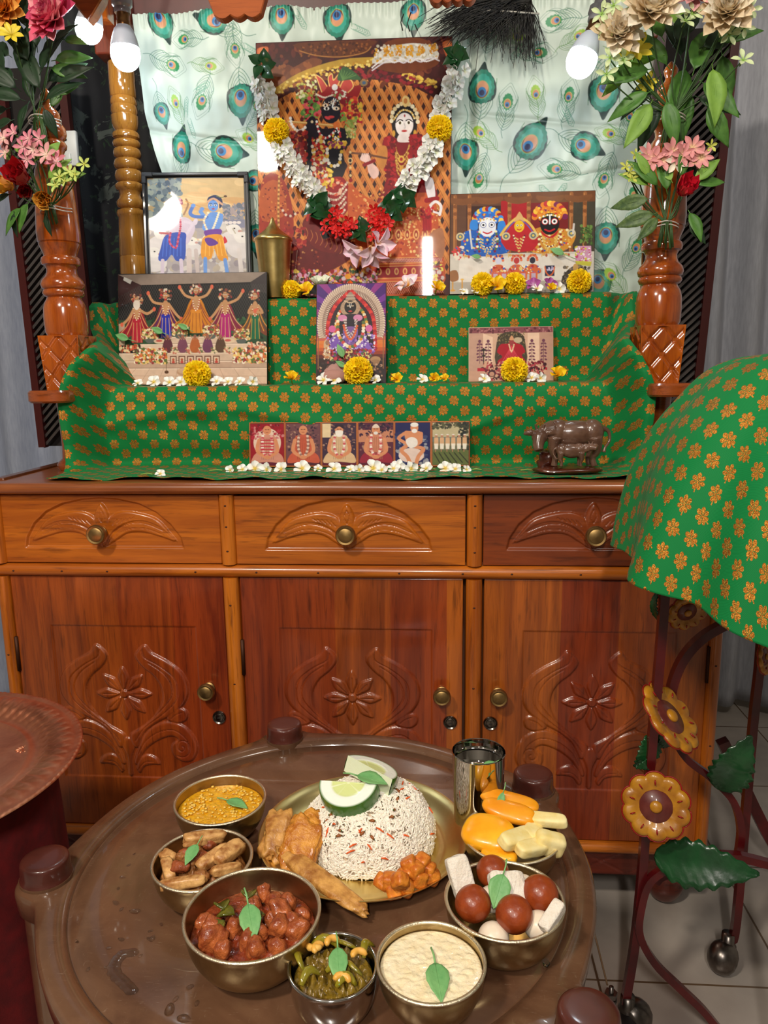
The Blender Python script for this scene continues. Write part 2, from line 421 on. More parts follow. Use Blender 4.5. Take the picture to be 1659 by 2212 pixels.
# slatted screens standing behind the shrine on both sides
SLAT = mat('weathered_slat', (66, 58, 54), .6, rgb2=(48, 42, 40), ns=40, stretch=(1, 1, .2))
DARKRED = mat('dark_red_paint', (66, 16, 14), .35, coat=.3)
def screen(name, xa, xb, y, z0, z1, lean, sgn, label, frame):
    root = empty(name, (0, 0, 0), label=label, cat='screen')
    mb = MB(); n = int((z1-z0)/.021)
    for i in range(-6, n+6):
        zc = z0+i*.021; pts = []
        x_a, x_b = xa, xb; za, zb = zc, zc+sgn*(xb-xa)*1.0
        if max(za, zb) > z1 or min(za, zb) < z0: continue
        P = [(x_a+lean*(za-z0), y, za), (x_b+lean*(zb-z0), y, zb)]
        mb.add(*tube(P, .0085, square=True, flat=.4))
    mb.build('slats', SLAT, root, smooth=False)
    for x in frame:
        w = .02
        MB().add(*tube([(x, y-.006, z0), (x+lean*(z1-z0), y-.006, z1)], w/2, square=True)).build('frame_post', DARKRED, root, smooth=False)
    MB().add([(xa, y+.02, z0), (xb, y+.02, z0), (xb+lean*(z1-z0), y+.02, z1), (xa+lean*(z1-z0), y+.02, z1)], [(0, 1, 2, 3)]).build('backing', mat('dark_backing', (28, 22, 20), .8), root, smooth=False)
    return root
screen('slatted_screen', -.93, -.76, .60, .94, 1.92, -.02, 1, 'dull brown diagonal-slatted screen behind the front left post', [-.93, -.765])
screen('slatted_screen', .66, .83, .60, .94, 1.94, .045, 1, 'diagonal-slatted screen with a dark red frame behind the right post', [.66, .832])
# white switch board on the left screen
sb = empty('switch_board', atY(140, 322, .585), label='white electrical switch board behind the upper part of the front left post', cat='switch board')
MB().add(*rbox(.07, .014, .085, .003)).build('plate', mat('white_plastic', (215, 215, 212), .35), sb)
for q in ((-.012, .02), (.008, .02), (-.002, .006)):
    V, F = lathe([(0, 0), (.003, 0), (.003, .001), (0, .001)], 12); MB().add(V, F, R=look((0, -1, 0)), t=(q[0], -.0075, q[1])).build('socket_hole', mat('black_hole', (12, 12, 12), .6), sb)
MB().add(*rbox(.014, .006, .024, .002, c=(.012, -.008, -.024))).build('switch', mat('white_plastic', (215, 215, 212), .35), sb)

# ================================================================== the cabinet
WA, WB = (156, 76, 14), (200, 112, 26)
WZ = wood('varnished_wood_upright', WA, WB, 'z'); WX = wood('varnished_wood_rail', WA, WB, 'x')
WDOOR = wood('varnished_door_planks', (118, 50, 12), (166, 80, 22), 'z', planks=.112, rough=.36)
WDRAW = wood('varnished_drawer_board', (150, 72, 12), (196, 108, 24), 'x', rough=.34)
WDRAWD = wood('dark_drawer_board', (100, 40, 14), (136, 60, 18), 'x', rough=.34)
WTOP = wood('varnished_top', (120, 62, 30), (150, 84, 42), 'x', rough=.28)
WRED = wood('red_stained_wood', (84, 26, 14), (112, 40, 20), 'x', rough=.4)
BRASSD = mat('aged_brass', (168, 138, 88), .46, 1, rgb2=(140, 112, 70), ns=60)
STEELD = mat('lock_steel', (120, 112, 104), .25, 1)
DARK = mat('dark_gap', (14, 8, 6), .9)
cab = empty('cabinet', (0, .25, 0), label='long varnished wooden cabinet with three carved drawers over three carved doors', cat='cabinet')
cab_off = -np.array([0, .25, 0])
def cpart(mb, name, m, **k):
    o = mb.build(name, m, cab, **k); o.location = tuple(cab_off); return o
XL, XR, YB = -.732, .724, .50
mb = MB()
for x in (XL, XR-.024): mb.add(*rbox(.024, YB-.02, .80, .003, c=(x+.012, (YB+.02)/2, .535)))
mb.add(*rbox(XR-XL-.04, .02, .78, 0, c=(0, YB-.01, .525))); mb.add(*rbox(XR-XL-.05, YB-.05, .02, 0, c=(0, .27, .16)))
mb.add(*rbox(XR-XL-.05, .012, .78, 0, c=(0, .05, .525)))
cpart(mb, 'carcass', wood('carcass_wood', (90, 44, 18), (112, 58, 26), 'z'), smooth=False)
# nosed top board
th = np.linspace(-pi/2, pi/2, 9); nose = [(-.012-.014*cos(t), .919+.0115*sin(t)) for t in th]
pts = [(y, z) for y, z in nose]+[(YB+.01, .9305), (YB+.01, .9075)]
V, F = prism([(y, z) for y, z in pts], XR-XL+.02); V = np.c_[V[:, 1], V[:, 0], V[:, 2]]
cpart(MB().add(V, F), 'top_board', WTOP, auto=35)
def halfround(p0, p1, w, d=.014, y=0):
    """half-round bead between two xz points"""
    a = np.linspace(0, pi, 9); p0 = np.array(p0); p1 = np.array(p1); dr = (p1-p0)/np.linalg.norm(p1-p0); nrm = np.array([-dr[1], dr[0]])
    V = []
    for p in (p0, p1):
        for t in a: q = p+nrm*(w/2)*cos(t); V.append((q[0], y-d*sin(t), q[1]))
        V.append((p[0]-nrm[0]*w/2, y+.03, p[1]-nrm[1]*w/2)); V.append((p[0]+nrm[0]*w/2, y+.03, p[1]+nrm[1]*w/2))
    n = 11; F = [(i, (i+1) % n, n+(i+1) % n, n+i) for i in range(n)]+[tuple(range(n-1, -1, -1)), tuple(n+i for i in range(n))]
    return V, F
peg = mat('dark_peg', (62, 28, 12), .6)
def rail(name, p0, p1, w, m, pegs=()):
    o = cpart(MB().add(*halfround(p0, p1, w)), name, m, auto=50)
    p0 = np.array(p0); p1 = np.array(p1)
    for q in pegs:
        c = p0+(p1-p0)*q; V, F = ico(1); b = MB().add(V*np.array([.0028, .0012, .002]), F, t=(c[0], -.0138, c[1])).build('peg', peg, o)
rail('rail', (XL, .7495), (XR, .7495), .026, WX, (.03, .1, .165, .29, .375, .46, .57, .655, .72, .81))
rail('rail', (XL, .163), (XR, .163), .026, WX)
for x in (-.2423, .2444):
    rail('stile', (x, .764), (x, .905), .030, WZ, (.2, .55, .85)); rail('stile', (x, .176), (x, .7365), .032, WZ, (.3, .6, .9))
for x in (XL+.013, XR-.012): rail('stile', (x, .176), (x, .7365), .025, WZ, (.7, .4)); rail('stile', (x, .764), (x, .905), .025, WZ)
def knob(parent, x, z, r=.0175, y=0):
    V, F = lathe([(0, 0), (.011, 0), (.012, .004), (.007, .008), (.008, .014), (r*.9, .018), (r, .021), (r, .028), (r*.9, .0305), (r*.72, .0295), (r*.6, .031), (0, .0315)], 32)
    o = MB().add(V, F, R=look((0, -1, 0)), t=(x, y, z)).build('knob', BRASSD, parent, auto=40); return o
def rsheet(name, cv, x0, ztop, y0, m, parent, sx=1.0, side=.012):
    """canvas in mm (x right, y down) to a carved front with side walls"""
    X, Yd = np.meshgrid(cv.xs, cv.ys); V = np.stack([x0+X*.001*sx, y0-cv.h*.001, ztop-Yd*.001], -1)
    ny, nx = V.shape[:2]; W2 = np.zeros((ny+2, nx+2, 3)); W2[1:-1, 1:-1] = V; W2[0, 1:-1] = V[0]; W2[-1, 1:-1] = V[-1]; W2[:, 0] = W2[:, 1]; W2[:, -1] = W2[:, -2]
    W2[0, :, 1] = W2[-1, :, 1] = y0+side; W2[:, 0, 1] = W2[:, -1, 1] = y0+side
    o = sheet(name, W2, nx+2, ny+2, m, parent); o.location = tuple(cab_off) if parent is cab else (0, 0, 0); return o
def carve_door(w, h):
    cv = Canvas(0, 0, w, h, int(w/1.6), int(h/1.6)); c0 = w/2-1; 
    # recessed panel
    X, Y = np.meshgrid(cv.xs, cv.ys)
    px0, px1, py0, py1 = 76, w-60, 104, 446
    d = np.minimum(np.minimum(X-px0, px1-X), np.minimum(Y-py0, py1-Y)); fade = np.clip((Y-py0)/40, .35, 1)
    cv.h -= 2.2*np.clip(d/3, 0, 1)
    base = cv.h.copy(); cv.h[:] = 0
    def loc(p, m=1): return [(c0+m*(x-743)*.365, 254+(y-1303)*.383) for x, y in p]
    # flower of eight petals
    for k in range(8):
        a = k*pi/4; pp = [(0, 9), (7, 22), (11.5, 36), (8, 48), (0, 60), (-8, 48), (-11.5, 36), (-7, 22)]
        R = [(c0+x*cos(a)-y*sin(a), 254+x*sin(a)+y*cos(a)) for x, y in pp]
        cv.hpoly(R, 5.0, 6)
    for k in range(8):
        a = k*pi/4; cv.hline([(c0-y*sin(a), 254+y*cos(a)) for y in (16, 44)], 2.4, -2.6)
    cv.hpoly([(c0+9*cos(t), 254+9*sin(t)) for t in np.linspace(0, 2*pi, 12, endpoint=False)], 5, 3, mode='set'); cv.hline([(c0+10*cos(t), 254+10*sin(t)) for t in np.linspace(0, 2*pi, 13)], 2, -3)
    for m in (1, -1):
        outer = [(885, 1018), (925, 1062), (1010, 1108), (1085, 1165), (1122, 1240), (1118, 1310), (1080, 1372), (1010, 1425), (925, 1470), (850, 1530), (800, 1620), (765, 1600), (758, 1545), (800, 1515), (850, 1485), (915, 1425), (962, 1345), (962, 1265), (925, 1200), (865, 1150), (826, 1098), (832, 1060)]
        cv.hpoly(loc(outer, m), 5.2, 7)
        for ln in ([(865, 1050), (880, 1090), (960, 1135), (1040, 1200), (1060, 1270), (1045, 1340), (960, 1420), (850, 1500), (790, 1580)], [(900, 1120), (980, 1175), (1025, 1240), (1025, 1310), (960, 1390), (880, 1460)]):
            cv.hline(loc(ln, m), 2.6, -2.8)
        cv.hpoly(loc([(985, 1450), (1010, 1400), (1070, 1380), (1110, 1405), (1100, 1450), (1050, 1470)], m), 4.5, 5); cv.hline(loc([(1010, 1445), (1040, 1420), (1080, 1405)], m), 2.2, -2.5)
        # spiral branch
        cv.hpoly(loc([(830, 1560), (900, 1490), (1000, 1460), (1090, 1490), (1145, 1560), (1155, 1630), (1120, 1690), (1060, 1700), (1005, 1660), (1000, 1600), (1040, 1570), (1010, 1550), (960, 1560), (900, 1590), (840, 1640), (790, 1720), (770, 1700)], m), 4.6, 7)
        sp = [(1065+(62-5.2*t)*cos(-t*.9+2.2)*.9, 1612+(62-5.2*t)*sin(-t*.9+2.2)) for t in np.linspace(0, 11, 34)]
        cv.hline(loc(sp, m), 2.8, -2.8)
        cv.hline(loc([(800, 1660), (850, 1580), (930, 1525), (1020, 1510), (1090, 1560), (1105, 1620)], m), 2.4, -2.4)
        cv.hpoly(loc([(780, 1750), (800, 1690), (850, 1660), (905, 1680), (925, 1720), (880, 1722), (830, 1735), (800, 1775)], m), 4.4, 6); cv.hline(loc([(785, 1765), (830, 1710), (890, 1700)], m), 2.2, -2.4)
    cv.hpoly(loc([(730, 1785), (728, 1680), (700, 1600), (743, 1560), (788, 1600), (760, 1680), (757, 1785)]), 4.2, 6)
    cv.h = base+cv.h
    return cv
def carve_drawer(w, h, c0):
    cv = Canvas(0, 0, w, h, int(w/1.5), int(h/1.5))
    def loc(p, m=1): return [(c0+m*(x-705)*.352, (y-180)*.357) for x, y in p]
    arch = [(235, 487), (250, 420), (300, 340), (380, 270), (480, 225), (600, 200), (705, 192), (810, 200), (930, 225), (1030, 275), (1110, 345), (1165, 420), (1180, 487)]
    P = np.array(loc(arch)); X, Y = np.meshgrid(cv.xs, cv.ys); cv.h -= 5.5*np.clip(-cv.sdpoly(P, X, Y)/4, 0, 1)
    base = cv.h.copy(); cv.h[:] = 0
    for m in (1, -1):
        cv.hpoly(loc([(710, 480), (760, 400), (850, 340), (960, 330), (1060, 370), (1125, 445), (1040, 420), (940, 395), (850, 400), (780, 440)], m), 4.2, 5)
        cv.hpoly(loc([(715, 400), (750, 310), (830, 275), (930, 285), (1030, 320), (1100, 400), (1135, 450), (1050, 375), (950, 335), (850, 345), (765, 395), (715, 470)], m), 5.4, 5)
        cv.hline(loc([(725, 465), (780, 385), (870, 345), (960, 345), (1060, 385)], m), 2.2, -2.6)
        cv.hline(loc([(740, 455), (800, 400), (880, 372), (970, 375), (1060, 410)], m), 1.8, -2)
        for k in range(5): cv.hline(loc([(770+k*26, 350-k*7), (795+k*26, 322-k*4)], m), 2.6, -2.4)
    cv.hpoly(loc([(705, 480), (672, 400), (662, 300), (705, 226), (748, 300), (738, 400)]), 6.5, 7); cv.hline(loc([(705, 260), (690, 300), (705, 335)]), 2, -2.6); cv.hline(loc([(705, 260), (720, 300), (705, 335)]), 2, -2.6)
    cv.h = base+cv.h; return cv
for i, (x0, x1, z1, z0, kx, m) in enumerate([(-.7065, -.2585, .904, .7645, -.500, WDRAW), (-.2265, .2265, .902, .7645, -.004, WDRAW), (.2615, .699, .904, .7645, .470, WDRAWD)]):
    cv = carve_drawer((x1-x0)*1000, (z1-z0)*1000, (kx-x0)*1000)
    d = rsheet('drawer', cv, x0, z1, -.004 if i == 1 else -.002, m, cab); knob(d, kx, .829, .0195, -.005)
LOCKM = mat('lock_bore', (30, 24, 20), .5)
def lock(parent, x, z):
    V, F = lathe([(0, .004), (.006, .0045), (.009, .003), (.0095, .0015), (.011, .001), (.0135, .003), (.0145, 0), (0, 0)][::-1], 32)
    MB().add(V, F, R=look((0, -1, 0)), t=(x, -.003, z)).build('lock', STEELD, parent, auto=40)
    MB().add(*rbox(.007, .002, .0022, .0006), t=(x, -.0075, z)).build('keyhole', LOCKM, parent)
for i, (x0, x1, kx, lx, m) in enumerate([(-.7035, -.2595, -.2985, -.2815, WDOOR), (-.2235, .2225, .1815, .1985, WDOOR), (.2645, .6995, .294, .280, WDOOR)]):
    cv = carve_door((x1-x0)*1000, 558); d = rsheet('door', cv, x0, .7355, -.002, m, cab)
    knob(d, kx, .5, .0175, -.003); lock(d, lx, .4335)
    hx = x0-.001 if i < 2 else x1+.001
    V, F = lathe([(0, 0), (.004, 0), (.004, .075), (0, .075)], 12); MB().add(V, F, t=(hx, -.004, .53)).build('hinge', mat('rusty_hinge', (70, 40, 24), .55, .6), d)
# base plinth with crossed carving, bun feet
cv = Canvas(0, 0, (XR-XL-.03)*1000, 62, 500, 22)
for k in range(14):
    xx = 40+k*104; cv.hline([(xx, 4), (xx+50, 31), (xx+100, 58)], 5, -2.2, 0); cv.hline([(xx, 58), (xx+50, 31), (xx+100, 4)], 5, -2.2, 0)
rsheet('plinth', cv, XL+.015, .151, .012, WRED, cab)
V, F = lathe(cat([(0, 0), (.02, 0), (.032, .012), (.041, .036), (.034, .064), (.022, .078), (.026, .084), (.0, .084)], 4), 32)
for x in (XL+.06, XR-.06):
    for y in (.062, .44): cpart(MB().add(V, F, t=(x, y, .005)), 'foot', WRED)
for x in (XL+.06, XR-.06):
    for y in (.062, .44): pass

# ================================================================== the shrine
OW1, OW2 = (140, 58, 10), (190, 96, 22)
POST = wood('glossy_post_wood', OW1, OW2, 'z', rough=.18, coat=1.0); POSTB = wood('golden_post_wood', (150, 92, 28), (190, 130, 52), 'z', rough=.18, coat=1.0)
BOARD = wood('shrine_board', (120, 52, 18), (156, 76, 28), 'x', rough=.25, coat=.8)
shr = empty('wooden_shrine', (0, .3, .9305), label='carved wooden shrine with turned posts standing on the cabinet', cat='shrine')
so = -np.array([0, .3, .9305])
def spart(mb, name, m, parent=None, **k):
    o = mb.build(name, m, parent or shr, **k)
    if parent is None: o.location = tuple(so)
    return o
BZ = 1.100   # top of the side board that carries the front posts
# turned front post (z above the board, radius)
fp = [(0, .200), (0.030, .200)]
px_r = [(727, 38), (718, 42), (690, 43), (668, 42), (655, 39), (648, 35), (643, 33), (640, 38), (634, 41), (628, 39), (626, 37.5), (624, 41), (616, 43), (606, 40), (598, 33), (590, 29.5), (582, 29), (575, 32), (573, 37), (566, 38.5), (558, 37), (554, 32), (548, 33), (540, 36), (532, 39), (528, 40), (526, 38.5), (524, 41), (505, 42), (470, 40.5), (440, 38.5), (405, 36.5), (404, 35.5), (402, 36.5), (396, 36.5), (394, 35.5), (392, 36), (370, 34), (352, 28), (346, 24), (340, 22), (332, 23), (322, 27), (319, 30), (312, 31), (306, 28), (303, 25), (298, 29), (288, 32), (276, 31), (266, 25), (260, 20), (256, 21), (250, 23), (243, 22), (236, 17), (230, 11), (222, 9), (214, 12), (207, 13), (200, 10), (193, 5), (187, 0)]
def y2z(y): return atY(145, y, .18)[2]
prof = [(r*.00104, y2z(y)) for y, r in px_r]
prof = [(0, prof[0][1])]+prof
cvb = None
def diamond_block(x, y, z0, z1, w0, w1):
    """square block with crossed grooves on all four sides"""
    mb = MB(); n = 26
    for k in range(4):
        R = rotm((0, 0, k*pi/2)); cv = Canvas(-1, 0, 1, 2.3, n*2, int(n*2.3))
        X, Y = np.meshgrid(cv.xs, cv.ys); hh = np.zeros_like(X)
        for a in (-1, 1):
            for off in (-1.15, 0, 1.15):
                d = np.abs((X-off)-a*(Y-1.15))/1.414; hh -= .0045*np.clip(1-d/.12, 0, 1)
        e = np.minimum(1-np.abs(X), np.minimum(Y, 2.3-Y)); hh = np.where(e < .05, 0, np.maximum(hh, -.0045))
        t = Y/2.3; w = w1+(w0-w1)*t
        V = np.stack([X*w/2, -w/2-hh, z1+(z0-z1)*t], -1).reshape(-1, 3); mb.add(V, gridF(cv.ny, cv.nx), R=R, t=(x, y, 0))
    mb.add([(-w1/2, -w1/2, z1), (w1/2, -w1/2, z1), (w1/2, w1/2, z1), (-w1/2, w1/2, z1)], [(0, 1, 2, 3)], t=(x, y, 0)); mb.add([(-w0/2, -w0/2, z0), (w0/2, -w0/2, z0), (w0/2, w0/2, z0), (-w0/2, w0/2, z0)], [(3, 2, 1, 0)], t=(x, y, 0))
    return mb
PXL, PXR = -.6265, .619
for x in (PXL, PXR):
    p = spart(MB().add(*lathe(prof, 48), t=(x, .18, 0)), 'post', POST, auto=50)
    spart(diamond_block(x+(.0 if x < 0 else .0), .18, 1.108, prof[1][1]+.001, .075, .088), 'carved_block', POST, p, auto=30)
# rear posts up to the roof
c1 = [(405, 26), (520, 26.5), (530, 26), (540, 26.5), (620, 26), (626, 24), (632, 26), (665, 27), (678, 25), (684, 26.5), (720, 27), (738, 25), (745, 27.5), (790, 27), (820, 25), (842, 21), (850, 26), (865, 28), (885, 27.5), (897, 22), (905, 27), (920, 28.5), (940, 27), (950, 22), (960, 27), (982, 28.5), (1005, 27), (1018, 22), (1028, 27), (1055, 29), (1080, 27), (1090, 22), (1100, 27), (1130, 28.5), (1155, 27), (1170, 22), (1180, 28), (1195, 30), (1215, 28), (1225, 23), (1250, 21.5), (1275, 24), (1290, 28), (1312, 29), (1330, 27), (1338, 22), (1345, 24), (1352, 29), (1370, 30.5), (1388, 29), (1395, 27), (1500, 29), (1640, 31), (1645, 30), (1650, 31), (1740, 32), (2100, 33)]
bprof = [(r*.00117, atY(285, y*.3376, .49)[2]) for y, r in c1][::-1]; bprof = [(0, bprof[0][1])]+bprof+[(0, bprof[-1][1])]
bprof[0] = (0, .9305); bprof[1] = (bprof[1][0], .9305)
for x, yy in ((-.588, .49), (.635, .535)):
    spart(MB().add(*lathe(bprof, 40), t=(x, yy, 0)), 'post', POSTB, auto=50)
# side boards with rounded front ends, legs and feet below
for x, s in ((-.645, -1), (.635, 1)):
    pr = [(-.045, .03)]+[(-.0-.045*cos(t), .06-.0-.05*sin(t)) for t in np.linspace(0.2, pi-.2, 14)]+[(.045, .03)]
    b = [(-.045, .50)]+[(.045*-cos(t), .115-.03*sin(t)) for t in np.linspace(0, pi, 15)]+[(.045, .50)]
    V, F = prism(b, .026, .004, plane='xy'); spart(MB().add(V, F, t=(x, 0, BZ-.005)), 'side_board', BOARD, auto=40)
    for y in (.185, .46):
        lp = [(0, .0), (.026, 0), (.031, .006), (.031, .014), (.026, .02), (.019, .026), (.0175, .05), (.019, .12), (.022, .158), (0, .158)]
        spart(MB().add(*lathe(lp, 24), t=(x-.012*s*0, y, .9305)), 'leg', BOARD, auto=40)
# steps under the cloth
for z0, z1, y0, y1 in ((.9305, 1.1065, .225, .49), (1.1065, 1.303, .355, .49)):
    spart(MB().add(*rbox(1.03, y1-y0, z1-z0, .002, c=(-.015, (y0+y1)/2, (z0+z1)/2))), 'step', BOARD, smooth=False)
# roof: rear beam, side blocks, front carved valances
ROOF = mat('red_brown_beam', (84, 26, 22), .4, rgb2=(66, 18, 16), ns=12, coat=.2)
RB = spart(MB().add(*rbox(1.22, .03, .075, .002, c=(.0, .50, 2.0))), 'rear_beam', ROOF, smooth=False)
spart(MB().add(*rbox(1.4, .03, .06, .002, c=(.0, .09, 1.893))), 'front_beam', ROOF, smooth=False)
for x in (-.585, .635):
    spart(MB().add(*rbox(.085, .085, .14, .004, c=(x-.005, .49 if x < 0 else .54, 1.947))), 'capital_block', wood('capital_wood', (110, 40, 22), (140, 62, 30), 'z'), smooth=False)
    spart(MB().add(*rbox(.05, .43, .06, .003, c=(x, .28, 1.995))), 'side_beam', ROOF, smooth=False)
    a = [(-.075, .075)]+[(.0, .075)]+[(.0-.075*sin(t)*1.0, .0+.075*(1-cos(t))*.0-.04+.0*cos(t)) for t in (0,)]+[(-.03, -.02), (-.055, .01), (-.07, .04)]
    V, F = prism([(-.05, .06), (.03, .06), (.03, -.03), (.005, -.028), (-.02, -.005), (-.04, .03)], .04, .003); spart(MB().add(V, F, t=(x-.005, .38, 1.945)), 'bracket', POST, auto=30)
def valance(xa, xb, dip, ztop, y, nsc, taper):
    P = [(xa-taper, ztop), (xb+taper, ztop)]; n = nsc*6; xs = np.linspace(xb, xa, n+1)
    for i, x in enumerate(xs):
        t = (i % 6)/6; bot = -dip+.007*(1-abs(sin(pi*(i/6)))); P.append((x, 1.821+bot))
    return prism(P, .022, .002)
vw = wood('orange_valance_wood', (140, 62, 18), (176, 88, 30), 'x', rough=.75, coat=0)
spart(MB().add(*valance(-.238, -.150, .042, 1.87, .09, 3, .03), t=(0, .078, 0)), 'valance', vw, smooth=False)
spart(MB().add(*valance(.160, .240, .034, 1.865, .09, 4, .03), t=(0, .078, 0)), 'valance', vw, smooth=False)
spart(MB().add(*rbox(.012, .46, .05, .002, c=(-.62, .3, 2.03))), 'side_rail', ROOF, smooth=False)
spart(MB().add(*prism([(p_[0], p_[2]) for p_ in (atY(150, -40, .2), atY(236, -40, .2), atY(226, 6, .2), atY(206, 40, .2), atY(196, 52, .2), atY(178, 30, .2), atY(160, 10, .2))], .03, .003), t=(0, .2, 0)), 'corner_bracket', BOARD, smooth=False)
# thin golden upright between the rear post and the backdrop
spart(MB().add(*rbox(.018, .012, 1.02, .002, c=(-.502, .53, 1.44))), 'back_upright', POSTB, smooth=False)

# ================================================================== peacock-feather backdrop cloth
def feather(cv, px, py, size, rot, kind, Y=.47):
    """size: length of the eye part in mm; rot: degrees clockwise from tip-up"""
    p = atY(px, py, Y); cx_, cy_ = p[0]*1000, -p[2]*1000; a = radians(rot); k = size/29.0
    r = random.Random(int(px*7+py))
    def T(P): return [(cx_+k*(x*cos(a)-y*sin(a)), cy_+k*(x*sin(a)+y*cos(a))) for x, y in P]
    teal, dk, lt = (22, 128, 104), (8, 48, 44), (120, 176, 120)
    # plume strands behind and around the eye
    gcol = (28, 112, 88) if kind != 'y' else (92, 146, 70)
    for s in (-1, 1):
        for i in range(6 if kind == 'd' else 8):
            t = i/7.0; y0 = 16+t*36
            cv.line(T([(0, y0), (s*(6+t*3), y0-7), (s*(15+3*cos(i)), y0-18-4*t), (s*(19-5*t), y0-30)]), 1.0*k**.5, gcol if i % 2 else (84, 140, 96), al=1)
    cv.line(T([(0, 16), (1, 34), (-3, 52), (2, 66)]), 1.3, gcol)
    if kind != 'd':
        for q in (1.0, 1.22): cv.line(T([(0, 24*q), (-15*q, 10*q), (-16*q, -8*q), (-6*q, -24*q), (0, -30*q), (6*q, -24*q), (16*q, -8*q), (15*q, 10*q), (0, 24*q)]), .8, gcol, al=.85)
    # the eye
    def rag(w, h, n, am): 
        P = []
        for i in range(n*2):
            th = 2*pi*i/(n*2); e = 1+am*(1 if i % 2 else -1)*(0.3+.7*abs(cos(th/2+pi/2)))
            P.append((w*sin(th)*e, -h*cos(th)*e*(1.12 if cos(th) > 0 else .95)))
        return P
    if kind == 'd':
        cv.poly(T([(-2, 20), (-16, 14), (-20, 0), (-15, -14), (-8, -22), (0, -34), (6, -22), (15, -14), (20, 0), (16, 14)]), dk)
        cv.poly(T(rag(17, 21, 15, .06)), teal, sm=2); cv.poly(T(rag(13, 16, 15, .07)), (46, 160, 140), sm=2)
        cv.ell(*T([(0, 2)])[0], 9.5*k, 11.5*k, (170, 190, 90), a); cv.ell(*T([(0, 2)])[0], 8.8*k, 10.8*k, (120, 66, 44), a)
        cv.ell(*T([(0, 0)])[0], 8*k, 9*k, (216, 152, 112), a); cv.ell(*T([(0, 5)])[0], 6*k, 6.3*k, (40, 128, 190), a); cv.ell(*T([(0, 6)])[0], 3.6*k, 3.8*k, (20, 34, 88), a)
    else:
        cv.poly(T(rag(10.5, 15, 13, .1)), (36, 140, 84) if kind == 'm' else (150, 190, 50), sm=2)
        cv.ell(*T([(0, 2)])[0], 7.2*k, 9*k, (206, 200, 110), a); cv.ell(*T([(0, 2)])[0], 6.4*k, 8*k, (200, 128, 84), a)
        cv.ell(*T([(0, 4)])[0], 4.4*k, 4.8*k, (40, 130, 190), a); cv.ell(*T([(0, 5)])[0], 2.5*k, 2.7*k, (20, 34, 88), a)
def backdrop():
    x0, x1, z0, z1 = -.565, .652, 1.309, 1.968; nx, ny = 960, 540
    cv = Canvas(x0*1000, -z1*1000, x1*1000, -z0*1000, nx, ny, (200, 214, 202))
    for q in [(486,327,52,100,'d'),(521,216,50,178,'d'),(375,322,50,20,'d'),(337,44,46,160,'d'),(462,47,46,-70,'d'),(329,243,34,170,'d'),(1042,190,48,5,'d'),(1147,305,56,35,'d'),(1263,314,46,115,'d'),(1305,198,52,180,'d'),(1006,329,46,180,'d'),(1308,512,48,180,'d'),(1293,611,44,160,'d'),
              (609,40,44,180,'d'),(728,40,50,175,'d'),(893,32,44,180,'d'),(553,512,44,180,'d'),(551,390,36,90,'d'),(1375,533,34,25,'m'),
              (1097,219,34,10,'m'),(1158,198,30,-10,'y'),(1230,204,32,12,'m'),(1198,44,34,-95,'m'),(1166,110,32,100,'m'),(1316,289,28,-70,'y'),(1200,364,34,-80,'m'),(1305,388,34,-165,'m'),(1034,388,34,-165,'m'),(1036,286,30,-50,'y'),(1318,594,32,-40,'y'),
              (392,83,30,-85,'m'),(508,108,32,175,'m'),(361,138,36,110,'m'),(456,145,26,100,'y'),(366,219,30,-20,'y'),(437,221,34,-160,'m'),(537,299,28,-60,'y'),(1252,75,28,60,'y'),(1345,70,32,20,'m'),(1360,250,30,10,'m'),(1370,420,30,-20,'m'),(1345,150,30,140,'y'),(560,230,30,30,'m'),(1090,500,34,0,'m'),(1120,75,28,90,'y'),(1060,60,30,10,'m')]:
        feather(cv, *q)
    # small loose sprigs
    for q in [(1105, 125), (1165, 400), (400, 210), (455, 180), (660, 60), (800, 75), (560, 120), (1240, 270), (1010, 90), (420, 300), (1260, 120), (1350, 470), (1225, 395)]:
        p = atY(q[0], q[1], .47); X_, Y_ = p[0]*1000, -p[2]*1000; a = (q[0]*13 % 628)/100
        for i in range(6):
            for s in (-1, 1):
                b = (X_+cos(a)*i*6, Y_+sin(a)*i*6); cv.line([b, (b[0]+10*cos(a+s*.7), b[1]+10*sin(a+s*.7)), (b[0]+16*cos(a+s*.3), b[1]+16*sin(a+s*.3))], 1, (70, 150, 120))
    X, Z = np.meshgrid(cv.xs/1000, -cv.ys/1000); t = (z1-Z)/(z1-z0)
    # left edge drifts right towards the bottom (cloth pulled aside); right edge straight
    zz = np.clip((z1-Z)/(z1-1.60), 0, 1.6); xl = -.545+.028*zz+.10*np.clip(zz-.55, 0, 2)**1.6
    sq = np.clip((-.40-X)/.16, 0, 1); Xn = np.where(X < -.40, -.40-(sq*(-.40-xl)), X)
    Y = .47+.006*np.sin(X*38+1.5*np.sin(Z*5))*np.exp(-t*1.2)+.010*snoise(np.stack([X, Z*.5], -1), 13, 3, 3)+.0016*snoise(np.stack([X*1.3, Z], -1), 60, 5, 2)
    Y += .012*np.exp(-((X-.245)/.012)**2)+.0025*np.sin(X*420)*np.clip(1-t*18, 0, 1)
    Y += .0035*np.exp(-((Z-1.70-.02*np.sin(X*7))/.006)**2)+.003*np.exp(-((Z-1.60+.03*np.sin(X*5))/.005)**2)*(X > .2)
    s = N('peacock_print_satin'); s.set(Roughness=.42, Sheen_Weight=.25, Specular_IOR_Level=.55)
    a = s.n('VertexColor', layer_name='Col'); s.l(a.outputs[0], s.b.inputs['Base Color']); s.bump(s.noise(700, 2, s.obj((1, 1, .1))), .08, .0005)
    o = sheet('backdrop_cloth', np.stack([Xn, Y, Z], -1), nx, ny, s.m, col=cv.col)
    tag(o, 'pale satin cloth printed with green peacock feathers, hung as the backdrop of the shrine', 'backdrop cloth')
